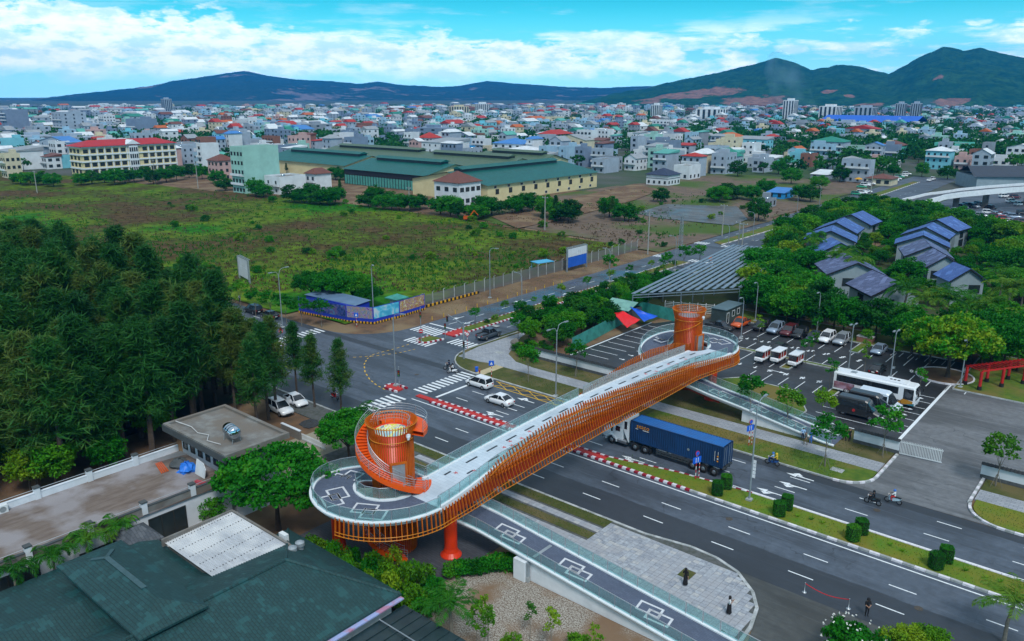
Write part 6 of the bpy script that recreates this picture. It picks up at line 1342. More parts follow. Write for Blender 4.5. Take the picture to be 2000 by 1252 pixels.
def spot(o, u, v, r):
    "point of the hillside seen at (u, v): where a bare scar is"
    best = None
    for q in o.data.vertices:
        if q.co.z < 0: continue
        a, c_ = proj(*q.co); e = abs(a - u) + abs(c_ - v) + q.co.length * .004
        if best is None or e < best[0]: best = (e, q.co.copy())
    return (tuple(best[1]), r)
hill('far_hills', [(-500, 200), (-100, 200), (40, 197), (120, 187), (200, 178), (290, 168), (350, 155), (420, 147), (480, 138), (520, 146), (580, 155), (650, 158), (700, 163), (740, 158), (780, 165), (850, 169), (900, 167), (950, 157), (1000, 161), (1060, 166), (1120, 170), (1180, 172), (1250, 168), (1330, 166), (1500, 172), (1800, 180)], 6400, 8600, hillmat('far_hill_cover', (.02, .045, .02), (.035, .06, .03), (.2, .16, .15)), 1.0, .35)
nh_ = hill('near_hills', [(1120, 204), (1160, 193), (1200, 182), (1260, 172), (1300, 160), (1360, 147), (1420, 134), (1470, 122), (1510, 110), (1545, 122), (1580, 137), (1610, 133), (1640, 126), (1680, 133), (1730, 145), (1760, 130), (1790, 112), (1830, 92), (1870, 99), (1900, 91), (1950, 104), (2000, 113), (2080, 125), (2200, 140), (2400, 170)], 3500, 4900, M_city, 7.0, .42)
nh_.data.materials[0] = hillmat('near_hill_cover', (.010, .05, .012), (.03, .095, .018), (.27, .15, .095), [spot(nh_, u, v, r) for u, v, r in ((1300, 186, 150), (1385, 180, 165), (1345, 188, 110), (1475, 198, 130), (1435, 200, 60), (1268, 200, 60), (1165, 207, 34), (1700, 204, 60), (1860, 212, 70), (1620, 178, 40), (1655, 186, 34), (1832, 155, 34))])
# ------------------------------------------------------------------ works sheds, school, town
M_cream = mat('cream_wall', (.68, .58, .33), .75, c2=(.6, .5, .28), scale=.3); M_greenr = corrug('deep_green_roof', (.008, .12, .105), (.006, .095, .085), 1, 6); M_oliver = corrug('olive_roof', (.085, .14, .08), (.07, .12, .075), 0, 6); M_poly = corrug('green_polycarbonate', (.10, .36, .30), (.08, .30, .26), 0, 3, .3)
def shed(x0, x1, y0, y1, ze, zr, along, label, roofm, wallm=M_cream, win=None, bars=False):
    t = thing('works_shed', label, 'warehouse', (0, 0, 0))
    xm, ym = (x0 + x1) / 2, (y0 + y1) / 2; o = 1.0
    w = MB().box(x0, x1, y0, y1, 0, ze)
    r = MB()
    if along == 'y':
        w.add([(x0, y0, ze), (x1, y0, ze), (xm, y0, zr), (x0, y1, ze), (x1, y1, ze), (xm, y1, zr)], [(0, 1, 2), (5, 4, 3)])
        r.add([(x0 - o, y0 - o, ze - .1), (xm, y0 - o, zr + .15), (xm, y1 + o, zr + .15), (x0 - o, y1 + o, ze - .1), (x1 + o, y0 - o, ze - .1), (x1 + o, y1 + o, ze - .1)], [(0, 1, 2, 3), (1, 4, 5, 2)])
        m = MB().box(xm - 2.6, xm + 2.6, y0 + 6, y1 - 6, zr - .8, zr + .9); mr_ = MB().add([(xm - 3.4, y0 + 5, zr + .9), (xm, y0 + 5, zr + 1.9), (xm, y1 - 5, zr + 1.9), (xm - 3.4, y1 - 5, zr + .9), (xm + 3.4, y0 + 5, zr + .9), (xm + 3.4, y1 - 5, zr + .9)], [(0, 1, 2, 3), (1, 4, 5, 2), (0, 4, 1), (3, 2, 5)])
    else:
        w.add([(x0, y0, ze), (x0, y1, ze), (x0, ym, zr), (x1, y0, ze), (x1, y1, ze), (x1, ym, zr)], [(2, 1, 0), (3, 4, 5)])
        r.add([(x0 - o, y0 - o, ze - .1), (x1 + o, y0 - o, ze - .1), (x1 + o, ym, zr + .15), (x0 - o, ym, zr + .15), (x1 + o, y1 + o, ze - .1), (x0 - o, y1 + o, ze - .1)], [(0, 1, 2, 3), (3, 2, 4, 5)])
        m = MB().box(x0 + 6, x1 - 6, ym - 2.6, ym + 2.6, zr - .8, zr + .9); mr_ = MB().add([(x0 + 5, ym - 3.4, zr + .9), (x1 - 5, ym - 3.4, zr + .9), (x1 - 5, ym, zr + 1.9), (x0 + 5, ym, zr + 1.9), (x1 - 5, ym + 3.4, zr + .9), (x0 + 5, ym + 3.4, zr + .9)], [(0, 1, 2, 3), (3, 2, 4, 5), (1, 4, 2), (0, 3, 5)])
    w.build('wall', wallm, t); r.build('roof', roofm, t); m.build('ridge_vent', M_gtrim, t); mr_.build('ridge_vent_roof', roofm, t)
    if win:
        wmh = winmesh(2.0, 2.0); wl_ = winmesh(1.6, 1.1, M_wframe); 
        for i in range(win): y = y0 + (y1 - y0) * (i + .7) / (win + .2); win_on(t, wmh, x1 + .03, y, 3.0, 'E'); win_on(t, wl_, x1 + .03, y - 1.2, 5.4, 'E', 'louvre'); win_on(t, wl_, x1 + .03, y - 1.2, .6, 'E', 'louvre')
    if bars:
        MB().box(x0, x1, y0 - .3, y0 - .2, .3, 4.6).build('translucent_wall', M_poly, t)
        for i in range(30): MB().box(x0 + (x1 - x0) * i / 29 - .12, x0 + (x1 - x0) * i / 29 + .12, y0 - .45, y0 - .3, .2, 4.8).build('mullion', M_vdark, t)
        MB().box(x0, x1, y0 - .4, y0 - .2, 4.7, ze - .3).build('dark_band', M_vdark, t)
        win_on(t, winmesh(2, 2), x1 + .03, y0 + 4, 2.5, 'E')
    return t
shed(-262, -218, 241, 318, 7.0, 11, 'y', 'long cream warehouse with deep green roof and square windows', M_greenr, win=9)
shed(-320, -263.2, 250, 286, 7.4, 11.2, 'x', 'green-roofed shed with translucent striped wall left of cream warehouse', M_greenr, bars=True)
shed(-408, -335, 262, 296, 7.2, 11, 'x', 'green-roofed shed behind the tall mint building', M_greenr)
shed(-330, -264, 300, 334, 7.2, 11, 'x', 'olive-roofed shed directly behind the striped-wall shed', M_oliver); shed(-420, -336, 306, 340, 7.2, 11, 'x', 'olive-roofed shed at the back left of the works', M_oliver); shed(-320, -272, 340, 368, 7, 10.5, 'x', 'olive-roofed shed at the back right of the works', M_oliver)
t = thing('school', 'four-storey cream school with red hipped roof and white pediment', 'school', (0, 0, 0)); X1, Y0, Y1 = -458, 184, 236
MB().box(-474, X1, Y0, Y1, 0, 15).build('wall', M_cream, t); hip(MB(), -475.2, X1 + 1.2, Y0 - 1.2, Y1 + 1.2, 15.3, 18.2, 'y', (Y0 + 7, Y1 - 7)).build('roof', mat('red_tile', (.42, .02, .025), .55, c2=(.34, .02, .03), scale=.4), t)
for z in (3.6, 7.2, 10.8, 14.8): MB().box(X1 - .1, X1 + .5, Y0 - .5, Y1 + .3, z - .3, z + .35).box(-474, X1, Y0 - .5, Y0 + .1, z - .3, z + .35).build('string_course', M_white, t)
MB().box(X1 + .1, X1 + .9, 209, 214, 0, 16).add([(X1 + 1.4, 207.5, 15.6), (X1 + 1.4, 215.5, 15.6), (X1 + 1.4, 211.5, 18), (X1 - 6, 207.5, 15.6), (X1 - 6, 215.5, 15.6), (X1 - 6, 211.5, 18)], [(0, 1, 2), (0, 2, 5, 3), (1, 4, 5, 2)]).build('stair_bay', M_white, t)
wS = winmesh(2.4, 1.9, mull=2); wT = winmesh(.7, 2.2)
for f in range(4):
    for i in range(13):
        y = Y0 + 2 + i * 4.03
        if 207.5 < y < 215: continue
        win_on(t, wS, X1 + .05, y, 1.0 + f * 3.6, 'E'); MB().box(X1, X1 + .35, y + 1.75, y + 2.2, .2, 15).build('pilaster', M_white, t) if f == 0 else None
    for k in range(4): win_on(t, wT, X1 + .95, 209.7 + k * 1.2, .8 + f * 3.6, 'E')
    for i in range(3): win_on(t, wS, -471.5 + i * 4.6, Y0 - .05, 1.0 + f * 3.6, 'S')
# --- generic houses
WALLC = {'pale blue-grey': (.36, .43, .52), 'white': (.68, .72, .76), 'light blue': (.34, .52, .66), 'grey': (.27, .31, .36), 'cream': (.62, .56, .4), 'mint': (.32, .56, .5), 'pink': (.55, .36, .34), 'slate blue': (.2, .27, .38), 'cyan': (.2, .55, .66), 'bare brick': (.26, .12, .085), 'yellow': (.66, .38, .04), 'turquoise': (.12, .55, .46), 'bright blue': (.03, .32, .72)}
ROOFC = {'red': (.42, .035, .025), 'brown': (.16, .06, .045), 'teal': (.10, .38, .33), 'grey': (.3, .33, .36), 'white': (.66, .7, .74), 'blue': (.06, .22, .55), 'green': (.02, .22, .16), 'orange': (.5, .12, .03), 'navy': (.03, .045, .09)}
WM = {k: mat('wall_' + k.replace(' ', '_'), v, .8, c2=tuple(x * .82 for x in v), scale=.25) for k, v in WALLC.items()}
RM = {k: mat('roof_' + k, v, .6, c2=tuple(x * .8 for x in v), scale=.4) for k, v in ROOFC.items()}
hw_ = {k: winmesh(*k) for k in ((1.3, 1.5), (1.0, 1.3), (2.0, 1.6))}
M_tankm = MATS['polished_steel']
tank_me = MB().lathe([(0, -.8), (.45, -.75), (.5, 0), (.45, .75), (0, .8)], 10, (0, 0, .7), axis='y').box(-.4, -.3, -.6, -.5, 0, .5).box(.3, .4, .5, .6, 0, .5).mesh('roof_tank', M_tankm, True)
def house(x, y, w, d, h, wc, rf, rc, label, group=None, rz=0, wins=True, seed=0, name='town_house', cat='house', zr=None, nwin=None):
    rr = random.Random(seed); t = thing(name, label, cat, (x, y, 0), rz, group); a, c_ = w / 2, d / 2
    wall = MB().box(-a, a, -c_, c_, -.1, h)
    zr = zr or min(3.4, min(w, d) * .28)
    if rf == 'flat':
        wall.box(-a, a, -c_, -c_ + .2, h, h + .8).box(-a, a, c_ - .2, c_, h, h + .8).box(a - .2, a, -c_ + .2, c_ - .2, h, h + .8).box(-a, -a + .2, -c_ + .2, c_ - .2, h, h + .8)
        MB().box(-a + .2, a - .2, -c_ + .2, c_ - .2, h + .01, h + .06).build('roof', M_conc, t)
        if rr.random() < .5: wall.box(-a + .3, -a + .3 + w * .5, c_ - .3 - d * .3, c_ - .3, h, h + 2.6)
        if rr.random() < .45: put('roof_tank', tank_me, t, (a * .3, -c_ * .3, h + .06), rr.uniform(0, 3))
    elif rf == 'shed':
        MB().add([(-a - .4, -c_ - .4, h + .1), (a + .4, -c_ - .4, h + .1), (a + .4, c_ + .4, h + .1 + zr * .6), (-a - .4, c_ + .4, h + .1 + zr * .6), (-a - .4, -c_ - .4, h - .05), (a + .4, -c_ - .4, h - .05), (a + .4, c_ + .4, h - .05), (-a - .4, c_ + .4, h - .05)], [(0, 1, 2, 3), (0, 4, 5, 1), (1, 5, 6, 2), (2, 6, 7, 3), (3, 7, 4, 0)]).build('roof', RM[rc], t)
    elif rf == 'gable':
        wall.add([(-a, -c_, h), (a, -c_, h), (0, -c_, h + zr), (-a, c_, h), (a, c_, h), (0, c_, h + zr)], [(0, 1, 2), (5, 4, 3)])
        MB().add([(-a - .5, -c_ - .4, h - .25), (0, -c_ - .4, h + zr + .1), (0, c_ + .4, h + zr + .1), (-a - .5, c_ + .4, h - .25), (a + .5, -c_ - .4, h - .25), (a + .5, c_ + .4, h - .25)], [(0, 1, 2, 3), (1, 4, 5, 2)]).build('roof', RM[rc], t)
    elif rf == 'hip':
        hip(MB(), -a - .6, a + .6, -c_ - .6, c_ + .6, h + .1, h + zr, 'y', (-c_ + w * .3, c_ - w * .3) if d > w else (-.3, .3)).build('roof', RM[rc], t)
    wall.build('wall', WM[wc], t)
    if wins:
        fl = max(1, int(h / 3.3)); me = hw_[rr.choice(list(hw_))]
        ne, ns = (nwin or (max(1, min(5, int(d / 3.6))), max(1, min(4, int(w / 3.2)))))
        blank = rr.random() < .6 and not nwin
        for f in range(fl):
            z = .9 + f * (h / fl)
            if not blank:
                for i in range(ne): win_on(t, me, a + .03, -c_ + d * (i + .5) / ne, z, 'E')
            for i in range(ns): win_on(t, me, -a + w * (i + .5) / ns, -c_ - .03, z, 'S')
            if f and rr.random() < .5: MB().box(-a + .2, a - .2, -c_ - 1.1, -c_, z - 1.0, z - .85).box(-a + .2, a - .2, -c_ - 1.1, -c_ - 1.0, z - .85, z + .05).build('balcony', WM['white'], t)
    return t
def hpx(u0, u1, vb, vt, wc, rf, rc, label, ratio=1.0, zr=None, nwin=None, name='town_house', cat='house', shrink=1.0, seed=1):
    "house given by the picture columns of its outer corners, the row of its foot and of its eaves"
    x, y = P((u0 + u1) / 2, vb); dist = sqrt(x * x + y * y); k = dist / sqrt(FPX ** 2 + 441 ** 2)
    app = (u1 - u0) * k; w = app / (.76 + .65 * ratio); d = w * ratio; h = max(2.6, (vb - vt) * k * 1.02)
    return house(x - .648 * w * .4, y + .7615 * w * .4, w, d, h, wc, rf, rc, label, None, 0, True, seed, name, cat, zr, nwin)
house(-323, 203, 10, 18, 19.5, 'mint', 'flat', 'grey', 'tall mint-green building with blank side wall and white balconies', None, seed=2, name='apartment_building', cat='building', nwin=(0, 4))
LM = [(845, 940, 400, 356, 'white', 'hip', 'brown', 'white three-storey house with brown hip roof and window hoods before the works', .9, 4, (4, 3)),
 (596, 645, 372, 340, 'white', 'hip', 'brown', 'white house with blank side wall and small brown hip roof', 1.2, 2.4, (0, 2)), (515, 592, 378, 348, 'white', 'flat', 'white', 'low white house with cyan roof room beside the mint building', 1.2, None, (0, 2)),
 (1264, 1332, 362, 342, 'white', 'hip', 'navy', 'white pagoda-roofed villa with two navy roof tiers', 1.0, 3, (4, 4)), (1316, 1372, 350, 326, 'white', 'flat', 'white', 'white modern two-storey house right of the pagoda villa', 1.4, None, (3, 2)),
 (1122, 1156, 326, 290, 'slate blue', 'flat', 'grey', 'narrow blue-grey tower house behind the cream warehouse', 1.3, None, (0, 2)), (815, 862, 296, 270, 'white', 'hip', 'red', 'white villa with bright red domed roof', 1.0, 4, (4, 3)),
 (688, 737, 264, 243, 'bare brick', 'flat', 'grey', 'unfinished bare brick building with open floors', 1.2, None, (5, 4)), (882, 928, 305, 288, 'bright blue', 'flat', 'blue', 'bright blue box building behind the works', 1.2, None, (0, 1)), (972, 996, 294, 280, 'yellow', 'gable', 'red', 'yellow house with red gable roof', 1.0, 3, None),
 (1376, 1425, 335, 290, 'pale blue-grey', 'flat', 'grey', 'tall pale blue house left of the green-gabled block', .9, None, (3, 3)), (1382, 1454, 337, 306, 'pale blue-grey', 'gable', 'green', 'pale blue apartment block with green gable roof', .7, 4, (4, 5)), (1545, 1592, 322, 302, 'cyan', 'flat', 'white', 'bright white-blue stepped house beyond the gravel lot', 1.0, None, (2, 2)),
 (1722, 1776, 310, 287, 'turquoise', 'hip', 'brown', 'green three-storey house with dark brown hip roof', 1.2, 3, (4, 3)), (1835, 1912, 306, 285, 'turquoise', 'flat', 'teal', 'large turquoise house standing among the trees at right', 1.1, None, (4, 3)), (1645, 1700, 287, 267, 'pale blue-grey', 'flat', 'grey', 'pale blue block with rooftop tanks in the middle distance', 1.0, None, None),
 (1728, 1762, 312, 288, 'slate blue', 'flat', 'grey', 'slate-blue windowless block before the green house', .8, None, (0, 0)), (1276, 1318, 262, 237, 'white', 'flat', 'red', 'white six-storey office with red roof edge', .9, None, (5, 4)), (1050, 1102, 246, 230, 'cream', 'flat', 'grey', 'wide cream apartment block with arcaded floors', 1.6, None, (6, 3)), (1462, 1500, 328, 312, 'pale blue-grey', 'flat', 'white', 'pale stepped house right of the green-gabled block', 1.0, None, None),
 (102, 160, 270, 228, 'pale blue-grey', 'flat', 'grey', 'tall pale blue hotel with few small windows at left', 1.0, None, (3, 3)), (245, 300, 270, 238, 'slate blue', 'flat', 'grey', 'blank slate-blue block behind the school roof', 1.0, None, (0, 0)), (0, 48, 268, 225, 'slate blue', 'flat', 'grey', 'blank slate-blue block at the left picture edge', 1.0, None, (0, 1)), (462, 510, 262, 236, 'white', 'flat', 'white', 'white five-storey block with rows of small windows', .8, None, (4, 4)), (193, 222, 256, 230, 'white', 'flat', 'grey', 'slim white block with dark window rows behind the school', 1.0, None, (4, 3)),
 (0, 36, 348, 310, 'cream', 'flat', 'grey', 'weathered cream apartment house at the left edge', .9, None, (3, 3)), (405, 456, 352, 316, 'pink', 'hip', 'brown', 'pink house with brown hip roof left of the mint building', 1.0, 3, (3, 3)), (618, 700, 296, 272, 'light blue', 'flat', 'white', 'long light-blue flat-roofed building behind the works', 1.6, None, (2, 4)), (1700, 1760, 362, 350, 'cream', 'hip', 'brown', 'small brown-roofed pavilion beside the side street cars', 1.0, 2, None), (1585, 1640, 350, 342, 'grey', 'shed', 'white', 'grey hut with sheet roof behind the gravel lot', 1.6, None, None), (1478, 1520, 405, 394, 'grey', 'flat', 'grey', 'low grey house with blue shed roof beside the side street', 1.4, None, (2, 2)), (1500, 1555, 388, 378, 'bright blue', 'shed', 'blue', 'bright blue single-storey shop by the side street', 1.4, None, None)]
for i, (u0, u1, vb, vt, wc, rf, rc, lb, ra, zr, nw) in enumerate(LM): hpx(u0, u1, vb, vt, wc, rf, rc, lb, ra, zr, nw, seed=i + 20)
pg = [o for o in bpy.data.objects if o.get('label', '').startswith('white pagoda')][0]
hip(MB(), -6, 6, -6, 6, 3.4, 4.6, 'y', (-1, 1)).build('lower_roof', RM['navy'], pg)
# towers far off under the right-hand hills
for i, (u0, u1, vb, vt, wc, lb) in enumerate(((1270, 1293, 236, 207, 'white', 'slim white tower block with vertical stripes, left of the factory'), (1527, 1556, 235, 200, 'white', 'tall white apartment tower in front of the smoke'), (1598, 1642, 237, 211, 'white', 'broad white apartment tower right of the smoke'), (1667, 1711, 237, 213, 'pale blue-grey', 'broad grey-white tower with two wings below the hill'), (1746, 1767, 236, 207, 'pale blue-grey', 'left one of the twin slim grey towers'), (1776, 1797, 236, 207, 'pale blue-grey', 'right one of the twin slim grey towers'), (928, 957, 228, 204, 'white', 'white city tower left of centre on the skyline'), (318, 337, 222, 197, 'pale blue-grey', 'slim tower rising over the left-hand town'), (877, 916, 228, 209, 'cream', 'cream hotel block on the skyline beside the white tower'), (1148, 1162, 228, 211, 'pink', 'brownish half-built tower on the skyline'), (1358, 1420, 242, 215, 'white', 'large white factory hall with long roof sign'))):
    x, y = P((u0 + u1) / 2, vb); k = sqrt(x * x + y * y) / 1631; w = (u1 - u0) * k / 1.4; h = (vb - vt) * k * 1.04
    t = thing('tower_block', lb, 'tower block', (x, y, 0)); MB().box(-w / 2, w / 2, -w / 2, w / 2, 0, h).box(-w / 4, w / 4, -w / 4, w / 4, h, h + 3).build('wall', WM[wc], t)
    for kx in range(4):
        s0 = -w / 2 + w * (kx + .3) / 4; MB().box(w / 2, w / 2 + .3, s0, s0 + w * .11, h * .06, h * .96).build('window_column', M_pane, t); MB().box(s0, s0 + w * .11, -w / 2 - .3, -w / 2, h * .06, h * .96).build('window_column', M_pane, t)
t = thing('factory_shed', 'wide bright blue factory roof in front of the far towers', 'factory', (*P(1690, 249), 0)); MB().box(-60, 60, 0, 60, 0, 7).build('wall', WM['white'], t); MB().add([(-62, -2, 7), (62, -2, 7), (62, 30, 15), (-62, 30, 15), (62, 62, 7), (-62, 62, 7)], [(0, 1, 2, 3), (3, 2, 4, 5)]).build('roof', mat('cobalt_roof', (.01, .12, .6), .5), t)
# --- the town: nearest houses one by one, the far mass as one body
KEEP = [(FIELD, 0), (WASTE, 0), ([(-425, 236), (-212, 236), (-212, 384), (-425, 384)], 0), ([(-480, 180), (-440, 180), (-440, 250), (-480, 250)], 0), ([(-345, 185), (-200, 185), (-200, 240), (-345, 240)], 0), ([(-125, 190), (-85, 190), (-92, 520), (-130, 520)], 0), ([(-452, 160), (-380, 160), (-352, 190), (-352, 252), (-448, 252)], 0), ([P(1500, 520), P(1600, 420), P(1640, 372), P(1780, 336), P(2120, 342), P(2120, 700), P(1600, 640)], 0)]
taken = [(o.location.x, o.location.y) for o in bpy.data.objects if o.get('category') in ('house', 'building', 'tower block') and o.location.length > 60]
def free(x, y, r):
    if any(inpoly(x, y, k) for k, _ in KEEP): return False
    return all((x - a) ** 2 + (y - b_) ** 2 > r * r for a, b_ in taken)
rc_ = random.Random(3); cand = []
wkeys = ['pale blue-grey'] * 5 + ['white'] * 5 + ['light blue'] * 3 + ['grey'] * 3 + ['cream'] * 2 + ['slate blue', 'slate blue', 'slate blue', 'pale blue-grey', 'light blue', 'mint', 'cyan', 'pink', 'bare brick']
rkeys = ['red'] * 2 + ['brown', 'teal', 'white', 'blue'] + ['grey'] * 5 + ['white'] * 3 + ['orange', 'green']
d = 330.0
while d < 3000:
    step = 15 if d < 800 else 15 + (d - 800) * .022; n = int(1.22 * d / step)
    for i in range(n):
        if rc_.random() < .16: continue
        u = -80 + 2200 * (i + rc_.random()) / n; x, y = bearing(u, d + rc_.uniform(-5, 5))
        if u > 1300 and d < 330 + (u - 1300) * .02: continue
        x, y = round(x / 6) * 6 + rc_.uniform(-1, 1), round(y / 6) * 6 + rc_.uniform(-1, 1)
        cand.append((sqrt(x * x + y * y), x, y, u))
    d += step * 1.02
cand.sort(); far = MB(); FMATS = [WM[k] for k in WALLC] + [RM[k] for k in ROOFC] + [M_pane]; WI = {k: i for i, k in enumerate(WALLC)}; RI_ = {k: i + len(WALLC) for i, k in enumerate(ROOFC)}
nh = 0; seen = {}
treespots = []
ORD = ('left', 'centre-left', 'centre', 'centre-right', 'right')
for dist, x, y, u in cand:
    if not free(x, y, 11 if dist < 900 else 16): continue
    if rc_.random() < (.42 if dist < 900 else .42) + (.25 if u > 1500 and dist < 800 else 0): treespots.append((x, y, dist)); continue
    taken.append((x, y)) if dist < 700 else None
    sc = 1 if dist < 900 else 1 + (dist - 900) * .0007
    w, dd = rc_.uniform(5.5, 9.5) * sc, rc_.uniform(9, 15) * sc
    if rc_.random() < .3: w, dd = dd, w
    if dist > 520 and rc_.random() < .1: w *= rc_.uniform(1.6, 3.2); dd *= 1.8
    fl = rc_.choice((1, 2, 2, 3, 3, 4)) if u < 1450 else rc_.choice((1, 1, 2, 2, 3)); h = fl * 3.5; wc = rc_.choice(wkeys); rf = rc_.choice(('flat', 'flat', 'flat', 'flat', 'flat', 'shed', 'shed', 'gable', 'hip')); rk = rc_.choice(rkeys)
    if nh < 230 and dist < 900:
        zone = ORD[min(4, max(0, int(u / 400)))]; dep = 'front rows' if dist < 480 else ('middle rows' if dist < 600 else 'back rows')
        lb = '%s %s %s house, %s of the town, %s' % (wc, ('low', 'two-storey', 'three-storey', 'tall')[fl - 1], 'flat-roofed' if rf == 'flat' else rk + '-roofed', zone, dep)
        house(x, y, w, dd, h, wc, rf, rk, lb, 'town houses', rc_.uniform(-.06, .06), True, nh); nh += 1
    else:
        a, c_ = w / 2, dd / 2; far.box(x - a, x + a, y - c_, y + c_, -1, h, WI[wc])
        if rf == 'flat': far.box(x - a * .5, x + a * .2, y - c_ * .5, y + c_ * .3, h, h + 2.4, WI[wc])
        else: far.add([(x - a - .4, y - c_ - .4, h), (x, y - c_ - .4, h + min(3.5, w * .3)), (x, y + c_ + .4, h + min(3.5, w * .3)), (x - a - .4, y + c_ + .4, h), (x + a + .4, y - c_ - .4, h), (x + a + .4, y + c_ + .4, h)], [(0, 1, 2, 3), (1, 4, 5, 2), (0, 4, 1)], RI_[rk])
        for f in range(fl):
            for k in range(2):
                yy = y - c_ + dd * (k + .35) / 2; far.quad((x + a + .05, yy, f * 3.5 + 1), (x + a + .05, yy + dd * .14, f * 3.5 + 1), (x + a + .05, yy + dd * .14, f * 3.5 + 2.5), (x + a + .05, yy, f * 3.5 + 2.5), mi=len(FMATS) - 1)
                xx = x - a + w * (k + .35) / 2; far.quad((xx, y - c_ - .05, f * 3.5 + 1), (xx + w * .14, y - c_ - .05, f * 3.5 + 1), (xx + w * .14, y - c_ - .05, f * 3.5 + 2.5), (xx, y - c_ - .05, f * 3.5 + 2.5), mi=len(FMATS) - 1)
fo = far.build('distant_town', FMATS); fo['kind'] = 'stuff'; fo['label'] = 'dense far town of pale blocks under the hills'
# ------------------------------------------------------------------ vegetation
L_casu = leafmat('casuarina_needles', (.008, .06, .012), (.022, .12, .018), (.09, .14, .025), .28)
L_green = leafmat('broad_leaves', (.005, .09, .004), (.018, .2, .007), (.085, .28, .008)); L_dark = leafmat('dark_leaves', (.004, .06, .006), (.012, .12, .009), (.035, .18, .01)); L_lime = leafmat('bamboo_leaves', (.03, .14, .006), (.085, .24, .006), (.19, .31, .01)); L_yel = leafmat('golden_leaves', (.008, .15, .004), (.025, .22, .005), (.26, .34, .008)); L_palm = leafmat('palm_leaflets', (.012, .10, .008), (.035, .18, .01), (.12, .23, .02)); L_hedge = leafmat('clipped_leaves', (.006, .09, .005), (.02, .16, .006), (.05, .22, .008), .15); L_grass = leafmat('grass_blades', (.012, .11, .005), (.035, .14, .007), (.08, .12, .012), .2); L_dry = leafmat('dry_stems', (.08, .05, .028), (.11, .08, .035), (.09, .10, .02), .1)
M_bark = mat('bark', (.09, .07, .055), .95, c2=(.05, .04, .035), scale=3, world=False); M_barkg = mat('pale_bark', (.2, .18, .15), .95, c2=(.13, .12, .1), scale=3, world=False); M_flow = mat('white_petals', (.75, .75, .72), .6)
def leaf(b, p, w, l, d, rr, mi=0):
    d = Vector(d).normalized(); a = d.cross(Vector((rr.gauss(0, 1), rr.gauss(0, 1), rr.gauss(0, 1)))).normalized() * (w / 2); p = Vector(p); h = d * (l / 2)
    n = len(b.v); b.v += [tuple(p - h), tuple(p + a), tuple(p + h), tuple(p - a)]; b.f.append([n, n + 1, n + 2, n + 3]); b.m.append(mi)
def rdir(rr):
    while 1:
        v = Vector((rr.uniform(-1, 1), rr.uniform(-1, 1), rr.uniform(-1, 1)))
        if .05 < v.length < 1: return v.normalized()
def crown_mesh(seed, c, r, nc, nl, rc, ls, low=-.35, m=None, hollow=.55):
    rr = random.Random(seed); b = MB()
    for i in range(nc):
        v = rdir(rr)
        while v.z < low: v = rdir(rr)
        k = rr.uniform(hollow, 1.0); q = Vector((c[0] + v.x * r[0] * k, c[1] + v.y * r[1] * k, c[2] + v.z * r[2] * k)); cr = rc * rr.uniform(.65, 1.25)
        for j in range(nl):
            o = rdir(rr) * cr * rr.random() ** .4; o.z *= .62
            leaf(b, q + o, ls * rr.uniform(.6, 1.1), ls * rr.uniform(1, 1.7), rdir(rr) + o * .6 + Vector((0, 0, -.1)), rr)
    return b
def trunk_mesh(seed, h, r0, limbs, reach, top, m=None):
    rr = random.Random(seed); b = MB(); lean = rr.uniform(-.04, .04)
    pts = [(lean * h * f * f, rr.uniform(-.02, .02) * h, h * f) for f in (0, .35, .7, 1)]; b.tube(pts, [r0, r0 * .75, r0 * .6, r0 * .4], 7)
    for k in range(limbs):
        a = 2 * pi * k / limbs + rr.uniform(-.4, .4); s = Vector(pts[2]).lerp(Vector(pts[3]), rr.random()); e = Vector((cos(a) * reach * rr.uniform(.6, 1), sin(a) * reach * rr.uniform(.6, 1), top * rr.uniform(.75, 1)))
        b.tube([s, s.lerp(e, .5) + Vector((0, 0, .08 * top)), e], [r0 * .4, r0 * .25, r0 * .08], 5)
    return b
class Tree:
    def __init__(s, name, trunk, tm, parts): s.name, s.trunk, s.tm, s.parts = name, trunk.mesh(name + '_trunk', tm), tm, parts
    def place(s, x, y, label, sc=1.0, rz=0, group=None, z=0.0, cat='tree'):
        t = thing(s.name, label, cat, (x, y, z), rz, group); t.scale = (sc, sc, sc) if isinstance(sc, (int, float)) else sc
        put('trunk' if cat == 'tree' or cat == 'palm' else 'stems', s.trunk, t)
        for n, me in s.parts: put(n, me, t)
        return t
def mk(name, seed, h, r0, limbs, cz, r, nc, nl, rc, ls, lm, tm=M_bark, low=-.35):
    return Tree(name, trunk_mesh(seed, h, r0, limbs, r[0] * .7, cz + r[2] * .2), tm, [('crown', crown_mesh(seed + 50, (0, 0, cz), r, nc, nl, rc, ls, low).mesh(name + '_crown', lm))])
ROUND = [mk('broadleaf_tree', i, 3.0, .2, 5, 4.2, (2.9, 2.9, 2.7), 74, 60, .9, .3, (L_green, L_green, L_dark, L_lime, L_green)[i], M_bark, -.7) for i in range(5)]
BIG = [mk('spreading_tree', 20 + i, 3.0, .3, 7, 5.0, (5.0, 4.6, 2.6), 120, 85, 1.0, .3, (L_green, L_yel, L_green)[i]) for i in range(3)]
SAP = [mk('young_street_tree', 30 + i, 2.6, .07, 4, 4.1, (1.5, 1.5, 1.5), 18, 46, .6, .24, (L_green, L_lime, L_green)[i], M_barkg, -.5) for i in range(3)]
THIN = [mk('sapling', 40 + i, 2.4, .045, 3, 3.4, (.75, .75, 1.3), 8, 28, .38, .2, (L_lime, L_green)[i], M_barkg, -.8) for i in range(2)]
BUSH = [mk('bush', 60 + i, .5, .08, 4, .75, (1.0, 1.0, .8), 22, 40, .45, .17, (L_green, L_dark, L_lime)[i], M_bark, -.6) for i in range(3)]
FRANG = mk('frangipani', 70, 1.4, .12, 6, 2.4, (2.4, 2.4, 1.4), 46, 60, .6, .26, L_green)
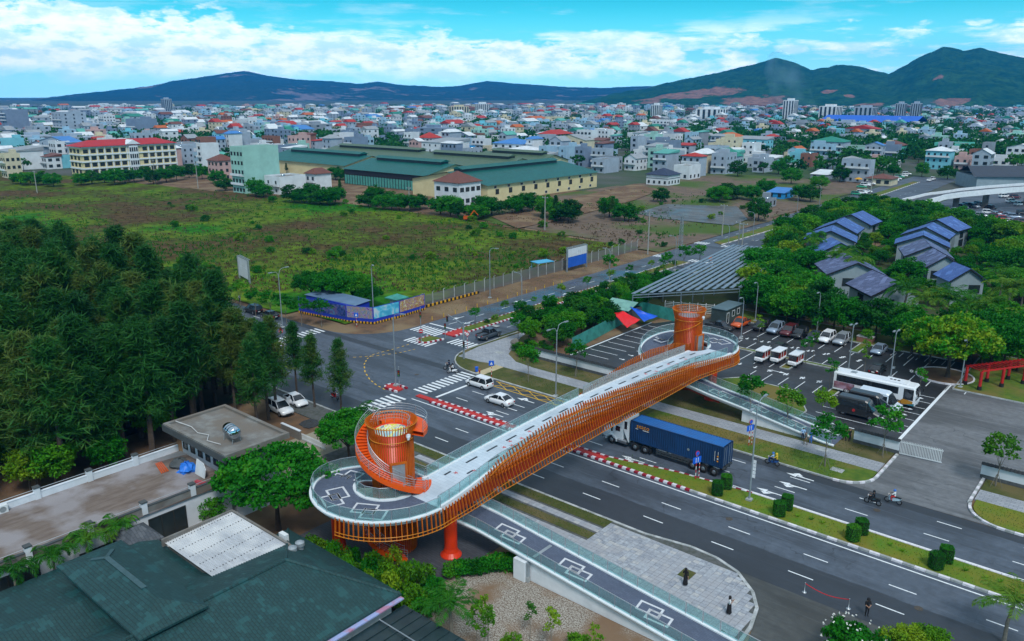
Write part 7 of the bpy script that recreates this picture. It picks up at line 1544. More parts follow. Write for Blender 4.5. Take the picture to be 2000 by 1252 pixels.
def casu(seed):
    rr = random.Random(seed); b = MB(); H = 10.0; tk = MB().tube([(0, 0, 0), (rr.uniform(-.1, .1), 0, 4), (rr.uniform(-.25, .25), rr.uniform(-.2, .2), 9.6)], [.17, .12, .02], 6)
    for i in range(120):
        f = rr.uniform(.2, 1.0) ** .9; z = 1.2 + f * 8.6; a = rr.uniform(0, 2 * pi); L = (1.0 - f) ** .85 * 2.3 * rr.uniform(.45, 1.2) + .22; e = Vector((cos(a) * L, sin(a) * L, z + L * rr.uniform(.1, .55))); s = Vector((0, 0, z))
        for k in range(34):
            q = rr.random() ** .6; p = s.lerp(e, q) + rdir(rr) * .3 * (.4 + q); leaf(b, p, .075, rr.uniform(.45, .95), (e - s).normalized() * .55 + Vector((0, 0, rr.uniform(-.7, .5))) + rdir(rr) * .55, rr)
    return Tree('casuarina', tk, M_bark, [('crown', b.mesh('casuarina_crown', L_casu))])
CASU = [casu(100 + i) for i in range(5)]
def palm(name, seed, h, nf, fl, lm, droop=.9, lw=.07, ll=.5, r0=.14, ulo=-.15):
    rr = random.Random(seed); tk = MB().tube([(0, 0, 0), (.1 * rr.uniform(-1, 1), .05, h * .5), (.25 * rr.uniform(-1, 1), .2 * rr.uniform(-1, 1), h)], [r0 * 1.3, r0, r0 * .8], 8); top = Vector(tk.v[-1]); top = Vector((sum(v[0] for v in tk.v[-8:]) / 8, sum(v[1] for v in tk.v[-8:]) / 8, h)); b = MB()
    for i in range(nf):
        a = 2 * pi * i / nf * 2.4 + rr.uniform(-.3, .3); up = rr.uniform(ulo, 1.3); L = fl * rr.uniform(.8, 1.1); pts = []; p = Vector(top); an = up
        for k in range(11): pts.append(p.copy()); p = p + Vector((cos(a) * cos(an), sin(a) * cos(an), sin(an))) * (L / 10); an -= droop * .2 * (.6 + k * .09)
        b.tube(pts, [.035] * 4 + [.02] * 7, 4)
        for k in range(1, 11):
            for m_ in range(3):
                q = pts[k - 1].lerp(pts[k], m_ / 3); d = (pts[k] - pts[k - 1]).normalized(); sdv = d.cross(Vector((0, 0, 1))).normalized(); l = ll * sin(pi * min(.98, (k + .5) / 11)) ** .6 + .08
                for s in (-1, 1): dd = sdv * s + d * .75 + Vector((0, 0, -.45 + rr.uniform(-.25, .2))); dd.normalize(); leaf(b, q + dd * l * .5, lw * 1.6, l, dd, rr)
    return Tree(name, tk, M_barkg, [('fronds', b.mesh(name + '_fronds', lm))])
COCO = [palm('coconut_palm', 200 + i, 4.6 + i * .6, 17, 3.3, L_palm, .85, .05, .75, .14, .1) for i in range(3)]; ARECA = [palm('areca_palm', 210 + i, 3.4, 13, 2.0, L_palm, 1.25, .04, .5, .1, .45) for i in range(2)]; FANP = palm('young_coconut_palm', 220, 2.2, 13, 2.2, L_palm, .8, .07, .55)
rg = random.Random(21)
def inside(pl, n, sep, rs, avoid=()):
    xs = [p[0] for p in pl]; ys = [p[1] for p in pl]; out = []; k = 0
    while len(out) < n and k < n * 60:
        k += 1; x, y = rs.uniform(min(xs), max(xs)), rs.uniform(min(ys), max(ys))
        if inpoly(x, y, pl) and all((x - a) ** 2 + (y - b_) ** 2 > sep * sep for a, b_ in out) and all((x - a) ** 2 + (y - b_) ** 2 > r * r for a, b_, r in avoid): out.append((x, y))
    return out
# casuarina wood on the left
WOOD = [(-98.5, 60.5), (-215, 60.5), (-215, 56), (-93, 19), (-88, 26), (-88.5, 33), (-92, 45), (-95, 52)]
hutz = [(-75, 40, 9), (-81, 30, 4)]
for i, (x, y) in enumerate(inside(WOOD, 235, 2.5, rg, hutz)):
    edge = min(abs(x + 97), 40) < 6 or y < .29 * -x + 5
    h = rg.uniform(1.05, 2.0) * (1.05 if -175 < x < -115 else .95)
    CASU[i % 5].place(x, y, 'dark feathery casuarina in the dense wood left of the road', (h * rg.uniform(1.05, 1.4), h * rg.uniform(1.05, 1.4), h), rg.uniform(0, 6), 'casuarina wood')
for i, (u, v) in enumerate(((418, 700), (455, 745), (500, 790), (520, 760), (470, 700), (535, 745))): x, y = P(u + 5, v + 60); CASU[i % 5].place(x, min(y, 60.5), 'casuarina at the road edge of the wood, crown over the verge', rg.uniform(1.2, 1.45), rg.uniform(0, 6), 'roadside edge of the wood')
for i, (u, v, l) in enumerate(((580, 770, 'left'), (615, 796, 'middle'), (667, 812, 'right'))): CASU[i + 1].place(*P(u, v), l + ' one of three lone casuarinas on the road verge', 1.08, i)
for u, v in ((60, 960), (110, 950), (20, 930), (210, 925), (300, 860)): ROUND[rg.choice((0, 3))].place(*P(u, v), 'bright green understorey tree at the wood edge behind the terrace', rg.uniform(.7, 1.0), rg.random() * 6, 'understorey trees behind the terrace')
# foreground trees and shrubs
COCP = P(882, 1175, 3.9)
BIG[0].place(-64.5, 39.6, 'large bright green tree left of the bridge ring', (1.12, 1.12, 1.12), .4); BIG[2].place(*P(682, 900), 'green tree behind the spiral stair tower', .78, 2.0)
ROUND[1].place(-70.3, 35.6, 'leafy bush-tree against the white terrace wall', .5, 1)
FANP.place(-76.8, 60.2, 'young palm on the verge left of the stair tower top', 1.35, 0, cat='palm'); FANP.place(-71.8, 58.8, 'young palm half hidden behind the stair tower', 1.25, 2, cat='palm')
for i, (u, v, l) in enumerate(((-68.4, 17.4, 'leftmost'), (-68.4, 20.4, 'second from left'), (-68.6, 23.4, 'third from left'), (-68.6, 26.2, 'rightmost'))): ARECA[i % 2].place(u, v, l + ' of four areca palms along the terrace wall', (1.15, 1.15, 1.35), i * 1.3, cat='palm')
COCO[0].place(*COCP, 'bushy coconut palm at the bottom edge by the canopy', (1, 1, .8), 1, cat='palm'); COCO[1].place(*P(1975, 1180, 3.6), 'coconut palm cut off by the bottom right corner', (1, 1, .78), 2, cat='palm')
COCO[2].place(-83.5, 17.5, 'coconut palm behind the terrace at the left edge', 1.0, 3, cat='palm')
BAMB = [(-58.5, 37.4), (-53, 37.4), (-46, 37.6), (-42.6, 38.2), (-42.3, 41), (-44, 42.3), (-47.5, 42.6), (-52, 40.2), (-58, 39.8)]
for i, (x, y) in enumerate(inside(BAMB, 34, .95, rg, [(-56.3, 40.9, 1.3)])): BUSH[2 if i % 3 else 0].place(x, y, 'yellow-green bamboo shrub between teal roof and footbridge', (rg.uniform(.8, 1.15), rg.uniform(.8, 1.15), rg.uniform(1.2, 2.1)), rg.random() * 6, 'bamboo shrubs before the footbridge', cat='shrub')
for i in range(16): x = -45.6 + .33 * i; y = 45.2 + 4.4 * min(1, i / 9) ** 1.2 + (0 if i < 10 else (i - 10) * .05); BUSH[0].place(x + rg.uniform(-.1, .1), y, 'green hedge shrub curving round the gravel court', rg.uniform(.75, .95), rg.random() * 6, 'hedge round the gravel court', cat='shrub')
for i, (x, y) in enumerate(inside([(-39.5, 38.5), (-27, 38.3), (-25, 43.5), (-31, 44.6), (-38, 42)], 18, 1.3, rg, [(*COCP, 1.5)])): (THIN[0] if i % 2 else BUSH[2]).place(x, y, 'light green shrub in the gravel court at the bottom edge', rg.uniform(.7, 1.15), rg.random() * 6, 'shrubs at the bottom edge', cat='shrub')
fx = FRANG.place(*P(1660, 1300), 'frangipani with white blossoms at the bottom edge', .92, 0)
rr_ = random.Random(4); fb_ = MB()
for i in range(46):
    v = rdir(rr_); v.z = abs(v.z); p = Vector((v.x * 2.6, v.y * 2.6, 2.6 + v.z * 1.7))
    for k in range(4): leaf(fb_, p + rdir(rr_) * .06, .12, .16, rdir(rr_), rr_)
fb_.build('blossoms', M_flow, fx)
for i, (u, v) in enumerate(((1775, 1290), (1812, 1292), (1748, 1296))): ROUND[3].place(*P(u, v), 'dull green rounded bush right of the frangipani', (.5, .5, .42), i, 'bushes at the bottom edge', cat='shrub')
for i in range(22): BUSH[i % 2 * 2].place(-33.5 + i * .52, 53.0 + rg.uniform(-.1, .1), 'low green plant in the strip between ramp and plaza', .32, rg.random() * 6, 'plants along the ramp', cat='plant')
# clipped hedge blocks of the central reservation
def block(w, h, seed):
    rr = random.Random(seed); b = MB()
    for i in range(1500):
        a, z = rr.uniform(0, 2 * pi), rr.uniform(.02, 1); k = (abs(cos(a)) ** 4 + abs(sin(a)) ** 4) ** -.25; r = w / 2 * k * (1 if z < .9 else .93)
        if rr.random() < .3: z = 1.0; r *= sqrt(rr.random())
        leaf(b, (cos(a) * r + rr.gauss(0, .015), sin(a) * r + rr.gauss(0, .015), z * h), .07, .12, rdir(rr) + Vector((cos(a), sin(a), .3)) * .4, rr)
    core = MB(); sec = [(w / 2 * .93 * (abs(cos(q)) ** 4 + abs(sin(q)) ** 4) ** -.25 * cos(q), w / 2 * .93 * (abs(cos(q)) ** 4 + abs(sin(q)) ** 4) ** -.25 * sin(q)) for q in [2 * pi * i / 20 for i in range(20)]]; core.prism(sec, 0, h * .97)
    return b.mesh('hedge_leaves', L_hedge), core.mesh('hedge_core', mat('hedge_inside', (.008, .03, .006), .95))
HB = [block(1.15, 1.5, i) for i in range(2)]
for i, (u, v) in enumerate(((1395, 972), (1418, 955), (1516, 1013), (1536, 996), (1661, 1061), (1681, 1044), (1823, 1117), (1846, 1099))):
    x, y = P(u, v); t = thing('clipped_hedge', '%s hedge block of the %s pair on the central reservation' % (('near', 'far')[i % 2], ('leftmost', 'second', 'third', 'rightmost')[i // 2]), 'hedge', (x, max(74.7, min(y, 76.7)), .15), rg.random(), 'hedge blocks on the reservation'); put('leaves', HB[i % 2][0], t); put('dark_core', HB[i % 2][1], t)  # second mesh is a solid dark core filling the block behind the leaves
def agave(x, y, label):
    rr = random.Random(int(x * 10)); b = MB()
    for k in range(11): a = 2 * pi * k / 11; d = Vector((cos(a), sin(a), rr.uniform(.7, 1.4))).normalized(); leaf(b, Vector((x, y, .15)) + d * .22, .09, .5, d, rr)
    tag(b.build('spiky_plant', L_lime), label, 'plant', 'spiky plants on the reservation')
for u, v in ((1557, 1012), (1584, 1018), (1606, 1025), (1738, 1068), (1762, 1080), (1884, 1118), (1924, 1133), (1953, 1140)): x, y = P(u, v); agave(x, max(74.5, min(y, 76.8)), 'small spiky plant on the central reservation lawn')
# street trees
for i, (u, v, l) in enumerate(((1463, 824, 'street tree before the far ramp, left of the lamp'), (1536, 845, 'street tree behind the man in light blue'), (1610, 913, 'street tree with props on the roadside lawn'), (1723, 892, 'street tree leaning over the white wall by the gate'), (1944, 952, 'yellow-green street tree right of the gateway'), (1125, 738, 'young tree before the white wall left of the bridge'), (1032, 748, 'thin young tree beside the bus box'), (1605, 842, 'street tree with wide crown by the limousine van'))):
    t = SAP[1 if i == 4 else i % 3].place(*P(u, v), l, (1.0, 1.0, 1.05) if i > 4 else (1.25, 1.25, 1.15), i, z=.13)
    if i in (2, 3, 4, 5): 
        for k in range(3): a = k * 2.1; MB().bar((cos(a) * .55, sin(a) * .55, 0), (cos(a) * .06, sin(a) * .06, 1.3), .035).build('prop', M_barkg, t)
CPS = ((1481, 668, 'before the black suv'), (1573, 712, 'behind the rightmost cart'), (1587, 706, 'on the planting strip right of the carts'), (1619, 760, 'left of the coach'), (1688, 729, 'behind the coach'), (1793, 779, 'on the strip in front of the coach'), (1746, 717, 'by the silver-blue sedan'), (1594, 668, 'in front of the dark sedan'), (1690, 700, 'on the long planting strip'))
for i, (u, v, l) in enumerate(CPS): THIN[i % 2].place(*P(u, v), 'thin staked sapling ' + l, (1.15, 1.15, 1.1), i)
GT = BIG[1].place(*P(1850, 738), 'wide golden-green rain tree beside the red pergola', (1.45, 1.3, 1.25), 1.2)
BIG[0].place(*P(1935, 715), 'big green tree right of the golden rain tree', 1.15, 2)
for i, (u, v) in enumerate(((1795, 700), (1815, 712), (1895, 705), (1915, 722), (1960, 712), (1985, 725), (1880, 690), (1780, 690))): ROUND[(0, 4, 1)[i % 3]].place(*P(u, v), 'green tree crowding round the golden rain tree', rg.uniform(.9, 1.15), i, 'trees round the golden rain tree')
# garden round the villas
vs = []
for o in bpy.data.objects:
    if o.get('group') == 'villas in the palm garden':
        w = [c_ for c_ in o.children if c_.name.startswith('wall')][0]; xs = [v.co.x for v in w.data.vertices]; ys = [v.co.y for v in w.data.vertices]
        n = max(1, int((max(ys) - min(ys)) / 6)); 
        for k in range(n): vs.append(((min(xs) + max(xs)) / 2, min(ys) + (max(ys) - min(ys)) * (k + .5) / n, (max(xs) - min(xs)) / 2 + .9))
        m_ = max(1, int((max(xs) - min(xs)) / 6))
        for k in range(m_): vs.append((min(xs) + (max(xs) - min(xs)) * (k + .5) / m_, (min(ys) + max(ys)) / 2, (max(ys) - min(ys)) / 2 + .8))
GARD = [P(u, v) for u, v in ((1468, 612), (1450, 575), (1475, 525), (1530, 478), (1600, 438), (1700, 415), (1752, 420), (1800, 428), (1880, 450), (1960, 470), (2080, 500), (2080, 720), (1990, 700), (1880, 690), (1790, 682), (1700, 655), (1600, 640), (1530, 628))]
lowv = lambda x, y: any((x - a) * .648 + -(y - b_) * .7615 > 0 and abs((x - a) * .7615 + (y - b_) * .648) < r + 1.5 and ((x - a) ** 2 + (y - b_) ** 2) < (r + 15) ** 2 for a, b_, r in vs)
for i, (x, y) in enumerate(inside(GARD, 250, 3.3, rg, vs)):
    dd = sqrt(x * x + y * y); lo = lowv(x, y); sc = rg.uniform(.85, 1.25) * (.5 if lo else 1.0); k = rg.random()
    nm = 'green garden tree among the grey-roofed villas'
    (ROUND[rg.choice((0, 1, 4, 0, 2, 3))] if k > .1 else BIG[0 if k > .03 else 1]).place(x, y, nm, (sc * 1.15, sc * 1.15, sc) if k > .1 else sc * .85, rg.random() * 6, 'garden trees round the villas')
for i, (u, v) in enumerate(((1765, 672), (1800, 660), (1840, 665), (1880, 650), (1915, 665), (1960, 655), (1985, 690), (1760, 640), (1945, 620), (1990, 630))): COCO[i % 3].place(*P(u, v), 'coconut palm in the grove behind the golden tree', rg.uniform(1.25, 1.5), rg.random() * 6, 'coconut grove', cat='palm')
for i, (u, v) in enumerate(((1632, 560), (1640, 558), (1648, 556), (1656, 553), (1672, 575), (1590, 510), (1586, 525))): ARECA[i % 2].place(*P(u, v), 'slim areca palm against the villa walls', rg.uniform(1.9, 2.3), rg.random() * 6, 'areca palms by the villas', cat='palm')
for i in range(13): ROUND[(0, 1, 4, 2)[i % 4]].place(-58 + i * 2.7 + rg.uniform(-.8, .8), 144.6 + rg.uniform(-.6, 2.2), 'tree overhanging the back row of the car park', rg.uniform(.8, 1.1), rg.random() * 6, 'trees behind the parked row')
# trees along the side street and behind the green hoarding
NE = [(-89.5, 108), (-89.5, 160), (-84, 158), (-83, 140), (-78.5, 118), (-80, 103), (-85, 103)]
for i, (x, y) in enumerate(inside(NE, 46, 2.1, rg, [(*P(1205, 620), 4)])): (ROUND[(0, 2, 4)[i % 3]] if i % 4 else BUSH[1]).place(x, y, 'dark green tree in the belt between side street and hoarding', rg.uniform(.6, .85), rg.random() * 6, 'tree belt beside the side street')
for i, (x, y) in enumerate(inside([(-86, 99.5), (-77.5, 96.5), (-77.5, 98), (-78, 102), (-84, 104)], 14, 1.3, rg)): BUSH[i % 3].place(x, y, 'shrub on the rockery lawn at the pavement corner', rg.uniform(.6, .9), rg.random() * 6, 'rockery shrubs', z=.1, cat='shrub')
for u, v in ((1012, 668), (1018, 646), (1075, 640), (1190, 548), (1335, 528), (1365, 525), (1300, 540)): SAP[0].place(*P(u, v), 'young tree beside the side street', rg.uniform(.95, 1.15), rg.random() * 6, 'young trees along the side street')
for i in range(26): t_ = 106 + i * 3; (BUSH[i % 3] if i % 3 else SAP[i % 2]).place(-99.2 + rg.uniform(-.5, .4), t_, 'planting on the grassy median of the side street', rg.uniform(.4, .75), rg.random() * 6, 'median planting', z=.13, cat='plant')
for u, v, s in ((655, 598, .95), (690, 596, .9), (610, 590, .85), (720, 600, .6)): BIG[2 if s > .9 else 0].place(*P(u, v), 'spreading dark tree behind the printed hoarding', s, rg.random() * 6, 'trees behind the hoarding')
for u, v in ((500, 618), (560, 632), (590, 637), (628, 640), (470, 600), (530, 622)): SAP[2].place(*P(u, v), 'leaning street tree on the verge left of the hoarding', (1.25, 1.25, 1.0), rg.random() * 6, 'trees on the far verge')
# field shrubs, trees along the far edge of the field
for i in range(90):
    u, v = rg.uniform(330, 1500), rg.uniform(395, 540); x, y = P(u, v)
    if inpoly(x, y, FIELD) or inpoly(x, y, WASTE): BUSH[i % 3].place(x, y, 'isolated green bush in the open scrub', rg.uniform(.7, 1.7), rg.random() * 6, 'bushes in the scrub field', cat='bush')
EDGE = [(40, 360), (60, 362), (85, 362), (105, 365), (160, 362), (180, 360), (205, 358), (225, 362), (245, 358), (262, 355), (285, 352), (300, 360), (325, 356), (345, 352), (370, 348), (395, 350), (425, 358), (440, 372), (500, 384), (515, 386), (570, 396), (590, 398), (610, 396), (625, 400), (640, 402), (655, 398), (720, 405), (735, 402), (748, 410), (765, 408), (780, 412), (800, 412), (820, 408), (860, 418), (880, 422), (895, 425), (930, 428), (945, 424), (960, 420), (665, 352), (655, 350), (570, 335), (1000, 418), (1020, 415), (1040, 412), (1065, 425), (1095, 430), (1110, 436), (1190, 425), (1220, 432), (1290, 395), (1395, 392), (1405, 396), (1420, 390), (1440, 388), (1470, 392), (1480, 432), (1495, 380), (1560, 392), (1582, 395), (1600, 370), (1545, 360), (1640, 356), (1745, 345), (1800, 345), (1850, 350), (1650, 345), (1520, 340), (1440, 345)]
for i, (u, v) in enumerate(EDGE): ROUND[i % 3].place(*P(u, v), 'leafy tree at the far edge of the field before the town', (rg.uniform(1.1, 1.7), rg.uniform(1.1, 1.7), rg.uniform(.9, 1.3)), rg.random() * 6, 'trees along the town edge', z=-.8)
for u, v in ((1060, 440), (1085, 432), (1180, 430), (1195, 428), (1228, 432), (665, 385), (560, 340), (590, 336)): CASU[1].place(*P(u, v), 'small blue-green casuarina on the waste ground', rg.uniform(.5, .9), rg.random() * 6, 'casuarinas on the waste ground')
# trees of the town
low = [crown_mesh(300 + i, (0, 0, 4), (3.2, 3.2, 2.6), 16, 14, 1.3, .85).mesh('town_tree_crown', L_dark) for i in range(3)]; lowt = MB().tube([(0, 0, 0), (0, 0, 3.5)], [.2, .12], 5).mesh('town_tree_trunk', M_bark)
treespots.sort(key=lambda q: q[2]); fm = MB()
for i, (x, y, d_) in enumerate(treespots):
    if i < 120:
        t = thing('town_tree', 'dark green tree between the houses of the town', 'tree', (x, y, 0), rg.random() * 6, 'trees in the town'); s = rg.uniform(.9, 1.5); t.scale = (s, s, s); put('trunk', lowt, t); put('crown', low[i % 3], t)
    else:
        for k in range(rg.choice((4, 6, 8))):
            q = Vector((x + rg.gauss(0, 7), y + rg.gauss(0, 7), 0)); s = rg.uniform(.9, 1.7)
            for m_ in range(34): v = rdir(rg); leaf(fm, q + Vector((v.x * 3 * s, v.y * 3 * s, (3.8 + v.z * 2.6) * s)), 1.3 * s, 1.7 * s, rdir(rg), rg)
o = fm.build('distant_trees', L_dark); o['kind'] = 'stuff'; o['label'] = 'dark tree masses spread through the far town'
# grass and scrub of the field: nobody could count it
tf = MB(); rt = random.Random(8)
for i in range(12000):
    u, v = rt.uniform(-40, 1560), 372 + 200 * rt.random() ** .8; x, y = P(u, v)
    if not inpoly(x, y, FIELD) and not (inpoly(x, y, WASTE) and fbm(x, y, 30, 3, 5.0) > .02): continue
    g_ = fbm(x, y, 40, 4, 2.0); s = (.55 + .5 * max(0, g_)) * rt.uniform(.6, 1.2); mi = 0 if g_ + rt.uniform(-.12, .12) > .03 else 1
    for k in range(3): leaf(tf, (x + rt.gauss(0, .3), y + rt.gauss(0, .3), .3 + s * .3), .3 * s + .12, s * 1.1, (rt.gauss(0, .5), rt.gauss(0, .5), 1), rt, mi)
o = tf.build('scrub_grass', [L_grass, L_dry]); o['kind'] = 'stuff'; o['label'] = 'rough green and brown scrub grass covering the field'
vg = MB()
for pl, n in ((rect(-48, 40, 74, 77.3), 2600), (rect(-51, -26, 86.8, 91.6), 2200), (rect(-75, -52, 86.8, 91.6), 1200), (rect(-75, -26, 94.6, 98.2), 1500), (rect(-12, 10, 86.9, 91.5), 1200), (ST1, 900), (ST2, 800), (rect(-115.5, -109, 108, 190), 2500)):
    for i in range(n):
        x, y = rt.uniform(pl[0][0], pl[2][0]), rt.uniform(pl[0][1], pl[2][1]); leaf(vg, (x, y, .2), .05, rt.uniform(.12, .22), (rt.gauss(0, .5), rt.gauss(0, .5), 1), rt, 0 if rt.random() < .75 else 1)
o = vg.build('verge_grass', [L_grass, L_dry]); o['kind'] = 'stuff'; o['label'] = 'short grass blades on the road verges'
# ------------------------------------------------------------------ street furniture
M_pole = mat('galvanised_pole', (.33, .38, .42), .45, .4, c2=(.26, .3, .34), scale=1.5, world=False); M_lens = mat('lamp_lens', (.6, .62, .6), .3, world=False); M_cpole = mat('concrete_pole', (.33, .33, .31), .9, c2=(.24, .24, .23), scale=1, world=False)
M_sblue = mat('sign_blue', (.01, .12, .68), .4, world=False); M_sred = mat('sign_red', (.55, .012, .02), .4, world=False); M_swhite = mat('sign_white', (.75, .77, .8), .4, world=False); M_sor = mat('sign_orange', (.7, .2, .01), .4, world=False)
def lamp(u, v, h, arms, label, rz=0, pos=None, z=0.0):
    p = pos or P(u, v); t = thing('street_lamp', label, 'street lamp', (p[0], p[1], z), rz, 'street lamps')
    MB().box(-.3, .3, -.3, .3, 0, .2).build('base', M_kerb, t); MB().tube([(0, 0, .2), (0, 0, h * .9), (0, 0, h)], [.11, .075, .06], 8).build('pole', M_pole, t)
    for a, L, dz in arms:
        e = Vector((cos(a) * L, sin(a) * L, h + dz)); MB().tube([(0, 0, h - .4), (cos(a) * L * .25, sin(a) * L * .25, h + dz * .75), (cos(a) * L * .6, sin(a) * L * .6, h + dz * .97), e], .045, 6).build('arm', M_pole, t)
        hd = MB().cb((e.x + cos(a) * .3, e.y + sin(a) * .3, e.z), (.75, .26, .13), 0, a); hd.build('lamp_head', M_pole, t); MB().cb((e.x + cos(a) * .35, e.y + sin(a) * .35, e.z - .075), (.5, .2, .03), 0, a).build('lens', M_lens, t)
    return t
lamp(1463, 979, 10.4, ((pi / 2, 1.6, 1.0), (-pi / 2, 1.0, .35)), 'tall street lamp with lettered flags on the central reservation', z=.15)
lamp(1040, 797, 10.0, ((pi / 2 * .9, 1.5, .9), (-pi / 2, 1.6, .4)), 'double-armed street lamp beside the bus box', pos=(-65.8, 81.9 + 5.2)); lamp(773, 756, 10.6, ((.4, 1.3, .6),), 'tall lamp post on the nose of the central reservation', z=.2); lamp(552, 641, 10.2, ((pi / 2, 1.6, 1), (-pi / 2, 1.4, .5)), 'double-armed street lamp by the far left crossing', z=.15)
for u, v, l, a in ((957, 582, 'tall mast lamp beside the chain-link fence', 0.3), (730, 622, 'lamp post behind the hoarding corner', -.5), (1019, 607, 'lamp post on the side street median near the hoarding', pi), (1190, 550, 'lamp post on the side street median by the billboard', pi)): lamp(u, v, 7.2 if u > 1000 else 10.4, ((a, 1.4, .5),), l)
for u, v, l in ((1318, 528, 'beside the steel frame'), (1421, 500, 'at the second crossroads'), (1470, 470, 'past the second crossroads'), (1555, 430, 'left of the villas'), (1600, 405, 'near the flyover foot')): lamp(u, v, 8, ((pi, 1.4, .5),), 'side street lamp ' + l)
for u, v, l in ((1447, 662, 'behind the far bridge ring'), (1657, 722, 'behind the coach'), (1739, 737, 'in front of the black sedan'), (1595, 650, 'behind the parked row'), (1475, 627, 'near the orange pickup'), (1875, 757, 'at the corner of the red pergola')): lamp(u, v, 7.0, ((-pi / 2, 1.0, .7), (pi / 2, 1.0, .3)) if u > 1650 else ((-pi / 2, 1.1, .8),), 'car park lamp ' + l)
lf = [o for o in bpy.data.objects if o.get('label', '').startswith('tall street lamp')][0]
for k in range(5): sign_text('Happy'[k], .55, M_swhite, lf, (.28, -.02, 4.6 - k * .45), H_, 0) if False else MB().box(.1, .42, -.02, .02, 2.7 + k * .42, 3.05 + k * .42).build('pennant', M_swhite, lf)
def upole(u, v, h, label, cross=True, p=None):
    p = p or P(u, v); t = thing('utility_pole', label, 'utility pole', (p[0], p[1], 0), 0, 'utility poles'); MB().tube([(0, 0, 0), (0, 0, h)], [.22, .13], 8).build('pole', M_cpole, t)
    if cross: MB().box(-1.2, 1.2, -.07, .07, h - .6, h - .45).build('crossarm', M_grey, t)
    for x in (-1, 0, 1): MB().cyl(x, 0, h - .45, h - .2, .06, n=6).build('insulator', M_swhite, t) if cross else None
for u, v, h, l in ((1265, 497, 12, 'by the fence end'), (1064, 450, 11, 'on the waste ground'), (1410, 462, 10, 'beside the scrub past the crossroads'), (1440, 505, 10, 'left one of a pair by the steel frame'), (1447, 508, 10, 'right one of a pair by the steel frame'), (73, 378, 10, 'at the left far edge of the field'), (304, 360, 12, 'in front of the school'), (387, 368, 12, 'between school and mint building'), (800, 412, 9, 'before the works'), (1700, 380, 9, 'beside the side street cars')): upole(u, v, h, 'concrete utility pole ' + l)
x, y = P(1328, 500); t = thing('lattice_mast', 'steel lattice mast with transformer box on the median', 'mast', (x, y, 0)); lm_ = MB()
for sx in (-1, 1):
    for sy in (-1, 1): lm_.bar((sx * .5, sy * .5, 0), (sx * .25, sy * .25, 11), .09)
for k in range(12):
    a = .5 - .25 * k / 12; z = k * .92
    for q in ((1, 1, -1, 1), (-1, 1, -1, -1), (-1, -1, 1, -1), (1, -1, 1, 1)): lm_.bar((q[0] * a, q[1] * a, z), (q[2] * a, q[3] * a, z + .92), .045)
lm_.build('lattice', M_pole, t); MB().box(.3, 1.2, -.4, .4, 2, 3).build('transformer', M_grey, t); MB().box(-1.8, 1.8, -.08, .08, 10.7, 10.9).build('crossarm', M_grey, t)
def signal(u, v, label, h=3.4, rz=0, z=0.0, disc=None, heads=((0, 2.4),), arm=0):
    p = P(u, v); t = thing('traffic_light', label, 'traffic light', (p[0], p[1], z), rz); hh = 6.2 if arm else h; MB().tube([(0, 0, 0), (0, 0, hh)], .16 if arm else .06, 10).build('pole', M_pole, t)
    if arm: MB().tube([(0, 0, 5.9), (-arm, 0, 6.3)], [.1, .06], 8).build('arm', M_pole, t); heads = heads + ((-arm, 5.6),)
    for x, zz in heads:
        b = MB().cb((x, -.2, zz), (.34, .22, .95)); b.build('signal_head', M_black, t)
        for k, m in enumerate((mat('lens_red', (.3, .01, .01), .3), mat('lens_amber', (.25, .12, .01), .3), mat('lens_green', (.01, .2, .08), .3))): MB().lathe([(0, -.02), (.11, -.02), (.12, .02)], 10, (x, -.32, zz + .3 - k * .3), axis='y').build('lens', m, t)
    if disc:
        MB().lathe([(0, -.02), (.38, -.02), (.38, .02), (0, .02)], 20, (0, -.14, disc), axis='y').build('no_entry_disc', M_sred, t); MB().box(-.27, .27, -.19, -.17, disc - .07, disc + .07).build('white_bar', M_swhite, t)
signal(780, 758, 'traffic light beside the lamp post on the reservation nose', rz=.7); signal(823, 672, 'traffic light with no-entry disc on the side street nose', 6.5, .7, .2, 2.2, ((.0, 5.2),)); signal(906, 702, 'traffic light on thick grey mast with long arm at the pavement corner', z=.13, rz=-.3, arm=5.2, heads=((.4, 2.6),)); signal(870, 663, 'small traffic light at the red-paved median end', rz=.7, z=.15); signal(551, 672, 'traffic light with no-entry disc by the far left crossing', 4, .7, .2, 2.2)
